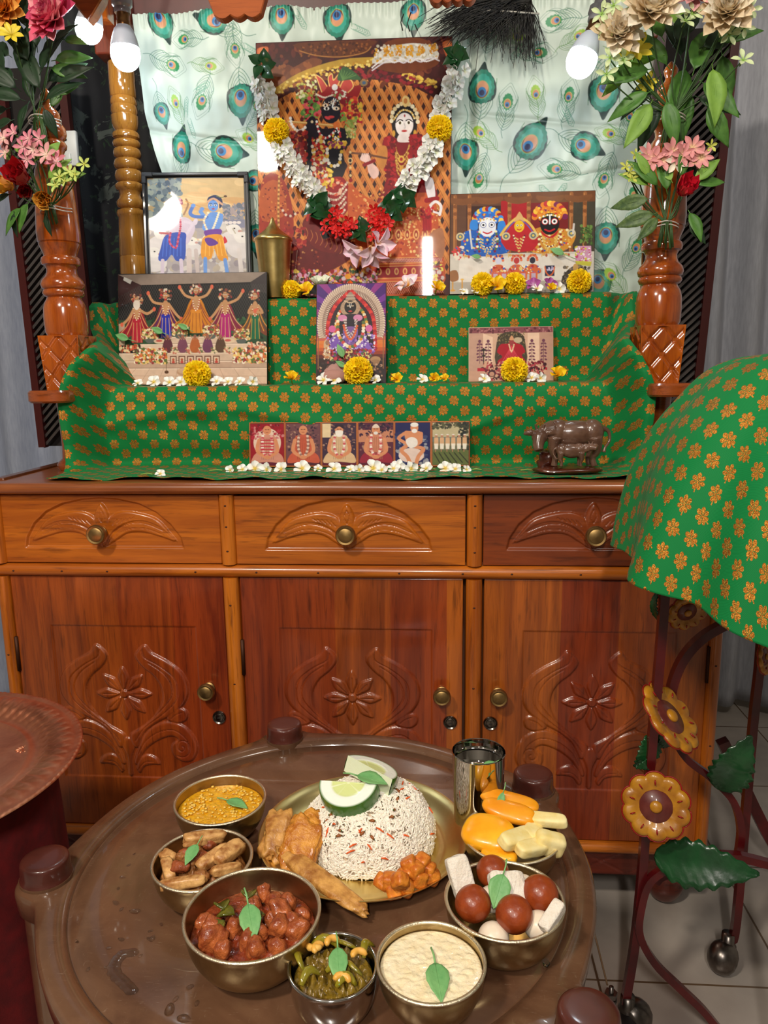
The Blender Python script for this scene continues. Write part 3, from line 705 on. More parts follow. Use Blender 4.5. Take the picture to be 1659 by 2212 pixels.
    # stitched hem along the drifting left edge
backdrop()

# ================================================================== green brocade
def brocade():
    s = N('green_brocade'); s.set(Roughness=.5, Sheen_Weight=.05, Specular_IOR_Level=.2)
    uv = s.n('UVMap'); sp = s.n('SeparateXYZ'); s.l(uv.outputs[0], sp.inputs[0]); U, V = sp.outputs[0], sp.outputs[1]
    m = s.math; SX, SY = .046, .0212
    row = m('FLOOR', m('DIVIDE', V, SY)); odd = m('FLOORED_MODULO', row, 2.0)
    uu = m('MULTIPLY_ADD', odd, .5, m('DIVIDE', U, SX)); col = m('FLOOR', uu)
    # two candidate rows: motifs are taller than one row, so test this row's motif and both neighbours
    masks = []; 
    for dr in (-1, 0, 1):
        rw = m('ADD', row, float(dr)); od = m('FLOORED_MODULO', rw, 2.0); u2 = m('MULTIPLY_ADD', od, .5, m('DIVIDE', U, SX))
        x = m('MULTIPLY', m('SUBTRACT', m('FRACT', u2), .5), SX); y = m('MULTIPLY', m('SUBTRACT', m('DIVIDE', V, SY), m('ADD', rw, .5)), SY)
        fl = m('SUBTRACT', 1.0, m('MULTIPLY', m('FLOORED_MODULO', m('FLOOR', m('MULTIPLY', rw, .5)), 2.0), 2.0))
        x = m('MULTIPLY', x, fl); xr = m('ADD', m('MULTIPLY', x, .88), m('MULTIPLY', y, .47)); yr = m('SUBTRACT', m('MULTIPLY', y, .88), m('MULTIPLY', x, .47))
        th = m('ARCTAN2', xr, yr); r = m('SQRT', m('ADD', m('MULTIPLY', xr, xr), m('MULTIPLY', yr, yr)))
        c = m('ABSOLUTE', m('COSINE', m('MULTIPLY', th, 3.5)))
        R = m('MULTIPLY_ADD', m('POWER', c, .55), .0058, .0062)
        R = m('SUBTRACT', R, m('MULTIPLY', m('ABSOLUTE', th), .0006))
        inside = m('LESS_THAN', r, R)
        gap = m('GREATER_THAN', m('MULTIPLY', c, r), .0012)
        petal_ = m('MULTIPLY', inside, m('MAXIMUM', gap, m('LESS_THAN', r, .0016)))
        # inner ring gap for small round tips
        stem = m('MULTIPLY', m('LESS_THAN', m('ABSOLUTE', m('ADD', xr, m('MULTIPLY', yr, .12))), .0009), m('MULTIPLY', m('LESS_THAN', yr, 0.0), m('GREATER_THAN', yr, -.0132)))
        masks.append(m('MAXIMUM', petal_, stem))
    msk = m('MAXIMUM', m('MAXIMUM', masks[0], masks[1]), masks[2])
    gl = s.noise(1400, 2, s.obj()); 
    gold = s.ramp(gl, [(.36, L4((96, 46, 10))), (.5, L4((166, 92, 22))), (.64, L4((250, 186, 80)))])
    w = s.n('TexWave', wave_type='BANDS', bands_direction='DIAGONAL'); w.inputs['Scale'].default_value = 520
    s.l(s.obj(), w.inputs['Vector'])
    grn = s.mix(w.outputs[1], L4((2, 94, 42)), L4((12, 142, 72)))
    s.l(s.mix(msk, grn, gold), s.b.inputs['Base Color']); s.l(m('MULTIPLY', msk, .6), s.b.inputs['Metallic']); s.l(m('SUBTRACT', .62, m('MULTIPLY', msk, .30)), s.b.inputs['Roughness'])
    s.bump(m('ADD', m('MULTIPLY', m('MULTIPLY', gl, msk), 1.6), m('MULTIPLY', w.outputs[1], .25)), .5, .0009)
    return s.m
GREEN = brocade()
def step_cloth():
    prof = [(.004, .9325), (.06, .9325), (.14, .9325), (.19, .9330), (.210, .9385), (.214, .955), (.208, .99), (.203, 1.04), (.204, 1.085), (.210, 1.104), (.224, 1.1095), (.28, 1.1095), (.325, 1.1095), (.340, 1.1125), (.3455, 1.128), (.344, 1.18), (.3425, 1.25), (.3435, 1.290), (.350, 1.302), (.366, 1.3065), (.42, 1.3065), (.478, 1.3065)]
    P = cat(prof, 12); d = np.r_[0, np.cumsum(np.linalg.norm(np.diff(P, axis=0), axis=1))]; ny = 420; nx = 640
    s = np.linspace(d[-1], 0, ny); y = np.interp(s, d, P[:, 0]); z = np.interp(s, d, P[:, 1])
    q = np.linspace(-1, 1, nx); Q, S = np.meshgrid(q, s); Y0 = np.tile(y[:, None], (1, nx)); Z0 = np.tile(z[:, None], (1, nx))
    # half widths along the path
    sk = np.array([0, .2, .31, .36, .42, .48, .53, .57, .61, .80])
    xl = np.interp(S, sk, [-.612, -.626, -.630, -.617, -.598, -.576, -.598, -.640, -.650, -.652]); xr = np.interp(S, sk, [.560, .600, .608, .594, .576, .560, .585, .612, .620, .620])
    X = np.where(Q < 0, -.015+(-Q)*(xl+.015), -.015+Q*(xr+.015))
    # tension near both edges: the inner corners fill in, cloth swings forward
    e = np.clip((np.abs(Q)-.80)/.20, 0, 1)**1.7
    ek = np.array([0, .056, .12, .17, .21, .26, .31, .36, .42, .48, .53, .57, .61, .63, .80])
    ey = np.interp(S, ek, [.004, .056, .098, .116, .121, .119, .119, .121, .126, .165, .25, .32, .345, .366, .478]); ez = np.interp(S, ek, [.9325, .9325, .936, .952, .99, 1.04, 1.09, 1.13, 1.165, 1.195, 1.215, 1.245, 1.295, 1.3065, 1.3065])
    e = np.clip((np.abs(Q)-.885)/.10, 0, 1); e = e*e*(3-2*e); Y = Y0*(1-e)+ey*e; Z = Z0*(1-e)+ez*e
    riser = np.clip(np.sin(np.clip((S-.21)/.17, 0, 1)*pi), 0, 1); ris2 = np.clip(np.sin(np.clip((S-.375)/.19, 0, 1)*pi), 0, 1)
    XZ = np.stack([X, S], -1)
    Y -= riser*(.006+.006*snoise(XZ*np.array([1, 1.8]), 14, 11, 3))+ris2*(.003+.003*snoise(XZ, 16, 12, 3))
    # a shallow diagonal crease across the lower riser on the left
    cr = S-(.285+.05*np.sin((X+.62)*5.2)); Y -= riser*.010*np.exp(-(cr/.018)**2)*np.exp(-((X+.35)/.26)**2); Y += riser*.006*np.exp(-((cr-.03)/.018)**2)*np.exp(-((X+.35)/.26)**2)
    cr = S-(.29+.3*(X-.25)); Y -= riser*.007*np.exp(-(cr/.014)**2)*np.exp(-((X-.22)/.12)**2)
    # front hem ripples
    h = np.clip(1-S/.05, 0, 1); Y += h*(.010*snoise(np.stack([X, X*0], -1), 22, 4, 2)+.004); Z += h*.0045*(1+snoise(np.stack([X, X*0], -1), 40, 9, 2))
    Z += .0012*snoise(XZ, 40, 6, 2)*(1-riser)+.0006
    U = np.stack([X, S+.01*np.sin(X*3)], -1)
    o = sheet('altar_cloth', np.stack([X, Y, Z], -1), nx, ny, GREEN, uv=U, thick=.0012)
    tag(o, 'green brocade cloth with gold sprigs draped down the stepped altar', 'cloth')
step_cloth()

# ================================================================== pictures
PRINT = vcol('laminated_print', rough=.4, spec=.15, coat=.32)
BLACKEDGE = mat('black_board_edge', (14, 12, 14), .35); 
def picture(name, tl, tr, bl, br, Yb, Yt, cv, label, cat_='picture', th=.006, edge=BLACKEDGE, group=None, border=0.0012, zb=None, dy=0):
    """upright print: corners in the photo give its place, width and lean on real depths"""
    B0, B1, T0, T1 = atY(*bl, Yb), atY(*br, Yb+dy), atY(*tl, Yt), atY(*tr, Yt+dy)
    if zb is not None: B0[2] = zb; B1[2] = zb
    u = (B1-B0+T1-T0)/2; v = (T0-B0+T1-B1)/2; Wd = np.linalg.norm(u); Ht = np.linalg.norm(v)
    ux = u/Wd; vz = v-ux*(v@ux); vz /= np.linalg.norm(vz); nr = np.cross(ux, vz)   # nr points to the viewer (-y)
    c = (B0+B1)/2; R = np.stack([ux, -nr*-1*-1, vz], 1)
    R = np.stack([ux, np.cross(vz, ux), vz], 1)
    root = empty(name, c, label=label, cat=cat_, group=group); root.rotation_euler = Matrix(R.tolist()).to_euler()
    MB().add(*rbox(Wd, th, Ht, .0012, c=(0, th/2+.0006, Ht/2))).build('board', edge, root, smooth=False)
    X, Z = np.meshgrid(np.linspace(-Wd/2+border, Wd/2-border, cv.nx), np.linspace(Ht-border, border, cv.ny))
    sheet('print', np.stack([X, np.full_like(X, 0.0), Z], -1), cv.nx, cv.ny, PRINT, root, col=cv.col)
    return root, Wd, Ht
def face(c, x, y, r, skin, eye=(20, 20, 20), lip=(170, 40, 40)):
    c.ell(x, y, r*.8, r, skin)
    for s in (-1, 1):
        c.ell(x+s*r*.35, y-r*.12, r*.22, r*.13, (240, 236, 225)); c.ell(x+s*r*.35, y-r*.12, r*.1, r*.12, eye); c.line([(x+s*r*.15, y-r*.35), (x+s*r*.4, y-r*.45), (x+s*r*.62, y-r*.3)], r*.08, eye)
    c.line([(x, y-r*.1), (x+r*.08, y+r*.25), (x-r*.02, y+r*.28)], r*.06, tuple(int(q*.75) for q in skin)); c.ell(x, y+r*.52, r*.26, r*.1, lip)

# ---- the large centre print (coordinates of a 1490 x 1850 drawing)
def big_print():
    c = Canvas(60, 280, 1540, 2130, 400, 500, (74, 26, 22))
    # woven lattice
    c.poly([(80, 900), (250, 700), (500, 600), (900, 560), (1200, 620), (1400, 720), (1535, 900), (1535, 1700), (900, 1800), (80, 1900)], (60, 26, 22), sm=0)
    for k in range(-22, 40):
        x = k*74
        c.line([(x, 560), (x-760, 1960)], 36, (198, 112, 52), sm=0); c.line([(x, 560), (x-760, 1960)], 3, (142, 70, 30), sm=0)
    for k in range(-22, 40):
        x = k*74
        c.line([(x, 560), (x+760, 1960)], 36, (214, 136, 66), sm=0); c.line([(x-12, 560), (x+748, 1960)], 4, (150, 78, 34), sm=0)
    # canopy and hanging flower bands
    c.poly([(60, 280), (1540, 280), (1540, 900), (1400, 700), (1250, 620), (1000, 570), (700, 540), (420, 590), (240, 680), (60, 860)], (66, 20, 22), sm=0)
    c.speck(60, 290, 1540, 620, 260, 10, 34, [(92, 34, 28), (52, 14, 18), (120, 56, 34), (84, 24, 30)], 3)
    c.poly([(60, 430), (300, 470), (480, 400), (560, 440), (300, 600), (60, 780)], (124, 66, 38)); c.speck(80, 440, 520, 700, 60, 12, 26, [(150, 84, 44), (112, 54, 30)], 5)
    c.line([(220, 620), (400, 520), (700, 440), (1000, 430)], 46, (190, 150, 52)); c.speck(200, 400, 1000, 650, 0, 1, 2, [(0, 0, 0)])
    for t in np.linspace(0, 1, 130):
        x = 220+800*t; y = 620-330*t+150*t*t; r_ = random.Random(int(t*999)); c.ell(x+r_.uniform(-24, 24), y+r_.uniform(-24, 24), 10, 8, r_.choice([(226, 190, 80), (240, 214, 120), (190, 140, 44)]))
    for t in np.linspace(0, 1, 60):
        r_ = random.Random(int(t*777)); x = 1180+240*t; y = 540+70*t; c.ell(x+r_.uniform(-22, 22), y+r_.uniform(-22, 22), 12, 10, r_.choice([(226, 190, 80), (200, 150, 60)]))
        c.ell(700+700*t, 470+130*t*t+40+r_.uniform(-30, 30), 16, 12, r_.choice([(120, 20, 34), (90, 14, 28), (150, 34, 44)]))
    # two hanging pots
    c.poly([(380, 290), (400, 340), (480, 375), (680, 400), (870, 385), (940, 330), (940, 290)], (96, 46, 22), sm=3); c.speck(400, 295, 930, 385, 90, 5, 12, [(140, 78, 34), (70, 30, 16)], 7); c.line([(395, 345), (520, 382), (700, 398), (880, 375), (935, 335)], 8, (176, 116, 56))
    c.poly([(940, 470), (1000, 380), (1060, 300), (1300, 285), (1420, 360), (1450, 450), (1380, 500), (1200, 530), (1020, 500)], (110, 52, 24), sm=3)
    c.poly([(945, 450), (990, 380), (1080, 340), (1250, 320), (1400, 350), (1440, 420), (1300, 440), (1100, 450)], (214, 210, 200), sm=3)
    c.speck(960, 330, 1430, 440, 160, 6, 13, [(236, 232, 224), (190, 180, 160), (214, 158, 44)], 8)
    for k in range(5): c.speck(1030+k*85, 335, 1080+k*85, 400, 26, 6, 11, [(222, 160, 40), (196, 130, 30)], 20+k)
    c.beads([(945, 480), (1000, 440), (1050, 420), (1110, 450), (1170, 425), (1230, 452), (1290, 425), (1350, 450), (1440, 420)], 6, (238, 234, 236), 1.0); c.beads([(945, 500), (1030, 450), (1110, 425), (1180, 455), (1240, 425), (1310, 452), (1380, 425), (1450, 450)], 5, (220, 216, 226))
    for x in (110, 1515): c.poly([(x-40, 320), (x+40, 310), (x+36, 370), (x, 440), (x-34, 380)], (196, 96, 50)); c.ell(x, 340, 34, 30, (214, 120, 70))
    # cloth drapes at the lower left, figures' garments
    c.poly([(80, 1300), (240, 1240), (330, 1500), (300, 1800), (90, 1980)], (150, 46, 30)); c.poly([(80, 1330), (210, 1270), (280, 1500), (90, 1560)], (176, 82, 40)); c.speck(85, 1280, 300, 1600, 70, 4, 9, [(206, 120, 56), (110, 30, 26)], 9)
    c.line([(225, 1240), (215, 1500), (222, 1720)], 16, (190, 130, 66)); c.beads([(225, 1240), (215, 1500), (222, 1720)], 8, [(214, 160, 90), (140, 86, 40)])
    c.poly([(120, 1900), (260, 1780), (430, 1700), (620, 1560), (780, 1640), (820, 1800), (700, 1900), (420, 2020), (200, 2050)], (98, 22, 24)); c.poly([(410, 1560), (560, 1500), (760, 1640), (700, 1800), (520, 1780), (430, 1680)], (112, 26, 26))
    for k in range(9): 
        a = 430+k*38; c.line([(a, 1620+k*16), (a+14, 1660+k*18), (a-4, 1700+k*16)], 4, (190, 110, 60))
    c.speck(140, 1760, 560, 2020, 80, 5, 12, [(150, 60, 40), (70, 12, 18), (180, 120, 70)], 11)
    # dark figure: body, legs, drape
    c.poly([(440, 830), (520, 820), (560, 900), (720, 900), (780, 1010), (720, 1060), (740, 1200), (660, 1300), (480, 1260), (430, 1150), (440, 1000)], (24, 18, 30))
    c.poly([(540, 1290), (700, 1250), (770, 1340), (760, 1480), (700, 1540), (600, 1480), (545, 1380)], (152, 22, 28))
    for k in range(5): c.beads([(545+k*8, 1300+k*44), (600, 1360+k*42), (680, 1370+k*44), (755-k*4, 1290+k*48)], 9, [(236, 214, 190), (200, 170, 150)], 1.0)
    for q in [(560, 1260, 620, 1330)]: c.speck(q[0], q[1]-60, q[2]+20, q[3], 50, 8, 16, [(226, 190, 60), (240, 210, 90), (190, 140, 30)], 13)
    c.speck(560, 1260, 740, 1380, 20, 10, 16, [(216, 90, 60), (240, 190, 160)], 14)
    # turban, plumes, face
    c.poly([(520, 700), (560, 610), (640, 590), (760, 620), (860, 600), (820, 700), (700, 700), (600, 690)], (150, 26, 32), sm=3)
    for P in ([(560, 640), (530, 560), (515, 520), (560, 545), (600, 600)], [(620, 600), (610, 540), (640, 515), (650, 560), (690, 520), (700, 560), (680, 600)], [(700, 610), (730, 560), (780, 560), (800, 610), (760, 650)]): c.poly(P, (196, 70, 62)); c.line(P, 7, (232, 190, 110))
    c.poly([(680, 560), (720, 470), (800, 500), (860, 560), (780, 560)], (52, 92, 52)); [c.line([(720, 560), (690+k*22, 480+k*8)], 6, (90, 130, 70)) for k in range(7)]
    c.ell(880, 585, 30, 24, (140, 110, 70)); c.ell(882, 585, 14, 12, (60, 90, 120))
    c.speck(370, 560, 520, 680, 70, 7, 15, [(190, 190, 90), (140, 160, 70), (226, 220, 170), (120, 40, 40)], 15)
    c.ell(520, 710, 24, 22, (176, 30, 34)); c.ell(660, 610, 22, 22, (236, 230, 226)); c.beads([(520, 655), (580, 680), (640, 665), (680, 640)], 7, (226, 210, 190)); c.speck(640, 640, 760, 710, 40, 7, 13, [(220, 214, 196), (150, 40, 50), (120, 140, 80)], 16)
    face(c, 630, 770, 96, (28, 24, 36), (10, 8, 12), (196, 60, 60)); 
    for s in (-1, 1): c.ell(630+s*42, 748+s*22*.6, 24, 13, (214, 170, 120)); c.ell(630+s*42, 748+s*13, 16, 11, (240, 230, 220)); c.ell(630+s*42, 748+s*13, 8, 9, (20, 14, 20))
    c.ell(602, 826, 22, 10, (206, 66, 70), .4); c.line([(652, 690), (640, 750)], 7, (236, 236, 236)); c.line([(668, 692), (640, 752)], 5, (236, 236, 236)); c.line([(585, 730), (560, 740)], 4, (214, 170, 110)); c.speck(580, 700, 700, 740, 24, 3, 5, [(230, 220, 200), (190, 120, 90)], 17)
    # flower clusters beside the face
    c.speck(400, 680, 545, 830, 120, 9, 20, [(120, 150, 70), (80, 120, 54), (170, 30, 40), (206, 80, 90), (90, 20, 30)], 18)
    c.speck(710, 680, 860, 860, 110, 9, 20, [(170, 30, 40), (200, 60, 40), (110, 140, 60), (214, 170, 60), (120, 24, 34)], 19)
    c.speck(740, 850, 820, 970, 50, 8, 14, [(150, 160, 80), (120, 140, 60), (200, 190, 120)], 21)
    # flute and hands
    c.line([(300, 845), (420, 855), (560, 872), (690, 890)], 17, (190, 140, 70)); c.line([(300, 840), (690, 884)], 5, (236, 196, 130), sm=0)
    c.ell(480, 855, 34, 46, (26, 20, 32), .3); c.ell(484, 850, 10, 10, (214, 190, 150)); c.ell(672, 880, 26, 26, (214, 110, 50)); c.speck(640, 900, 700, 1010, 26, 7, 12, [(236, 230, 220), (190, 40, 50), (226, 180, 60)], 22)
    c.beads([(318, 820), (330, 870), (370, 910), (410, 905), (440, 880)], 11, (232, 224, 214)); c.beads([(520, 850), (540, 930), (590, 970), (650, 930)], 9, [(232, 224, 214), (170, 40, 50)])
    # garlands down the dark figure
    c.speck(480, 960, 600, 1260, 170, 9, 19, [(170, 30, 36), (214, 90, 50), (226, 190, 90), (110, 20, 30), (230, 220, 200)], 23); c.speck(600, 1000, 740, 1040, 60, 9, 15, [(226, 170, 50), (240, 200, 80), (140, 50, 90)], 24)
    c.beads([(600, 1050), (600, 1120), (630, 1170), (690, 1160), (700, 1100), (720, 1050)], 13, [(236, 228, 214), (236, 228, 214), (216, 170, 60)]); c.beads([(440, 1010), (420, 1080), (430, 1160), (410, 1240)], 10, [(226, 216, 200), (214, 150, 60)])
    c.speck(330, 920, 440, 1180, 90, 10, 22, [(140, 26, 30), (176, 50, 44), (90, 16, 24)], 25); c.speck(470, 1260, 540, 1420, 60, 9, 18, [(190, 40, 40), (220, 100, 60)], 26)
    c.poly([(540, 1560), (620, 1540), (640, 1660), (560, 1700)], (30, 22, 30)); c.beads([(240, 1470), (290, 1530), (380, 1500)], 10, [(120, 16, 26), (214, 190, 170)]); c.speck(240, 1620, 420, 1780, 70, 10, 20, [(150, 30, 34), (96, 18, 26), (186, 70, 50)], 27)
    c.line([(500, 1270), (470, 1400), (440, 1560)], 20, (196, 50, 50))
    # white-faced figure
    c.poly([(1090, 880), (1086, 800), (1130, 745), (1190, 730), (1250, 760), (1285, 830), (1275, 960), (1230, 990), (1120, 985)], (24, 16, 22)); 
    c.poly([(1020, 1020), (1080, 960), (1160, 1000), (1290, 960), (1340, 1010), (1390, 1250), (1420, 1450), (1000, 1460), (1030, 1350), (1060, 1200)], (132, 20, 30))
    c.poly([(1000, 1440), (1150, 1400), (1400, 1400), (1460, 1700), (1480, 2080), (1010, 2120), (900, 1900), (980, 1700)], (192, 84, 42))
    c.poly([(770, 1300), (850, 1370), (1000, 1450), (1060, 1440), (1020, 1600), (900, 1780), (780, 1700), (755, 1480)], (196, 88, 40)); c.speck(770, 1340, 1040, 1720, 130, 4, 10, [(226, 140, 70), (150, 50, 30), (236, 180, 110)], 28)
    c.speck(1020, 1480, 1460, 1840, 330, 4, 11, [(230, 150, 80), (150, 40, 34), (236, 190, 120), (176, 70, 40)], 29)
    for k in range(7): c.ell(1010+k*68, 1680, 24, 40, (232, 170, 100)); c.ell(1010+k*68, 1680, 15, 30, (160, 44, 36)); c.ell(1010+k*68, 1684, 7, 14, (236, 190, 120))
    c.poly([(985, 1855), (1480, 1850), (1482, 1880), (980, 1885)], (150, 24, 34), sm=0); c.poly([(975, 1915), (1484, 1905), (1486, 1990), (965, 1995)], (158, 22, 30), sm=0); c.poly([(965, 2030), (1490, 2020), (1490, 2110), (980, 2120)], (150, 30, 34), sm=0)
    for k in range(40): x = 985+k*12.4; c.line([(x, 1858), (x+12, 1882)], 3, (226, 170, 150), sm=0); c.line([(x+12, 1858), (x, 1882)], 3, (226, 170, 150), sm=0)
    for k in range(30): x = 985+k*17; [c.line([(x, 2034+j*27), (x+17, 2060+j*27)], 3, (214, 150, 110), sm=0) or c.line([(x+17, 2034+j*27), (x, 2060+j*27)], 3, (214, 150, 110), sm=0) for j in range(3)]
    for k in range(8): c.ell(1000+k*66, 1950, 17, 26, (226, 170, 100)); c.ell(1000+k*66, 1950, 9, 16, (170, 60, 50))
    for y in (1850, 1890, 1910, 1998, 2024): c.line([(972, y+4), (1486, y-4)], 5, (226, 160, 90), sm=0)
    face(c, 1188, 890, 84, (238, 228, 226), (30, 20, 22), (190, 60, 60)); c.ell(1190, 826, 6, 10, (160, 30, 40)); c.poly([(1150, 960), (1228, 960), (1240, 1010), (1140, 1010)], (236, 224, 222))
    for s in (-1, 1): c.ell(1188+s*33, 876, 22, 14, (250, 246, 240)); c.ell(1188+s*33, 876, 10, 12, (110, 90, 50)); c.ell(1188+s*33, 876, 5, 7, (16, 12, 12)); c.line([(1188+s*12, 862), (1188+s*35, 852), (1188+s*64, 872)], 6, (20, 14, 16)); c.ell(1188+s*80, 950, 11, 22, (214, 160, 60))
    c.beads([(1090, 860), (1100, 800), (1140, 755), (1190, 738), (1245, 760), (1280, 810), (1290, 880)], 15, [(240, 226, 190), (226, 200, 150)]); c.beads([(1110, 850), (1150, 800), (1190, 785), (1240, 805), (1265, 850)], 7, [(230, 180, 90), (240, 220, 160)])
    c.poly([(1180, 755), (1170, 710), (1190, 684), (1222, 700), (1224, 740), (1200, 765)], (226, 190, 120)); c.ell(1196, 722, 14, 20, (190, 120, 60))
    # her necklaces, garland, hands
    for k in range(5): c.beads([(1110+k*3, 1000+k*12), (1130, 1080+k*30), (1168, 1120+k*34), (1210, 1080+k*30), (1236-k*2, 1000+k*12)], 6, [(226, 180, 90), (196, 140, 60)])
    c.ell(1166, 1135, 24, 26, (226, 180, 80)); c.ell(1166, 1135, 12, 13, (170, 40, 40)); c.ell(1168, 1200, 16, 20, (214, 160, 70))
    c.speck(1040, 980, 1120, 1300, 110, 10, 20, [(150, 14, 28), (180, 30, 40), (110, 8, 20)], 31); c.speck(1230, 960, 1330, 1300, 130, 10, 20, [(150, 14, 28), (176, 30, 40), (110, 8, 20)], 32); c.speck(1070, 1280, 1280, 1450, 90, 8, 16, [(140, 16, 26), (196, 60, 50), (110, 10, 22)], 33)
    c.poly([(990, 1050), (1050, 1040), (1060, 1120), (1030, 1200), (980, 1160)], (200, 130, 60)); c.line([(770, 1080), (880, 1090), (1050, 1125)], 15, (110, 66, 44), sm=0); c.beads([(776, 1075), (778, 1140), (776, 1200), (780, 1280)], 10, [(226, 190, 130), (40, 24, 30)], 1.4)
    c.ell(776, 1135, 19, 20, (226, 190, 130)); c.ell(776, 1135, 11, 12, (30, 20, 30)); c.ell(778, 1278, 15, 16, (140, 16, 24))
    c.poly([(870, 1100), (920, 1100), (940, 1150), (990, 1200), (990, 1250), (950, 1270), (915, 1220), (900, 1160), (850, 1130)], (230, 190, 180)); c.line([(880, 1170), (960, 1140)], 24, (140, 16, 30), sm=0); [c.line([(870+k*14, 1090), (862+k*14, 1120), (874+k*14, 1140)], 9, (236, 204, 196)) for k in range(4)]
    c.poly([(1345, 1290), (1405, 1280), (1425, 1420), (1380, 1440)], (232, 224, 228)); c.line([(1360, 1436), (1440, 1425)], 36, (150, 14, 26), sm=0); c.line([(1390, 1470), (1430, 1445), (1470, 1480), (1460, 1540)], 20, (236, 228, 230)); c.line([(1395, 1470), (1400, 1510), (1450, 1530)], 14, (236, 228, 230))
    c.poly([(1330, 1540), (1400, 1530), (1400, 1650), (1330, 1660)], (176, 24, 34), sm=0); [c.line([(1338+k*12, 1570), (1336+k*12, 1660)], 3, (110, 10, 20), sm=0) for k in range(5)]; c.speck(1320, 1490, 1410, 1560, 30, 8, 14, [(190, 30, 40), (130, 14, 24)], 34)
    c.poly([(1380, 1700), (1480, 1640), (1500, 1800), (1460, 1860)], (170, 110, 76)); c.speck(1380, 1880, 1490, 2060, 60, 8, 18, [(206, 190, 186), (150, 50, 60), (90, 60, 50), (226, 210, 90)], 35)
    # flowers along the foot of the print
    c.speck(300, 1930, 1000, 2125, 420, 7, 17, [(210, 190, 196), (70, 96, 54), (176, 50, 70), (44, 54, 34), (214, 150, 180), (226, 190, 80), (150, 24, 34)], 36); c.ell(755, 1982, 24, 20, (226, 150, 30))
    c.rect(390, 2040, 620, 2110, (18, 14, 18)); c.speck(100, 1990, 380, 2125, 80, 9, 20, [(180, 150, 140), (120, 50, 44), (80, 70, 50)], 37)
    c.grain(.10, .05, 4); return c
BIG, BW, BH = picture('devotional_print', (558, 90), (990, 78), (563, 640), (969, 636), .405, .452, big_print(), 'tall print of two garlanded deities against a woven lattice, largest picture on the altar', zb=1.312)

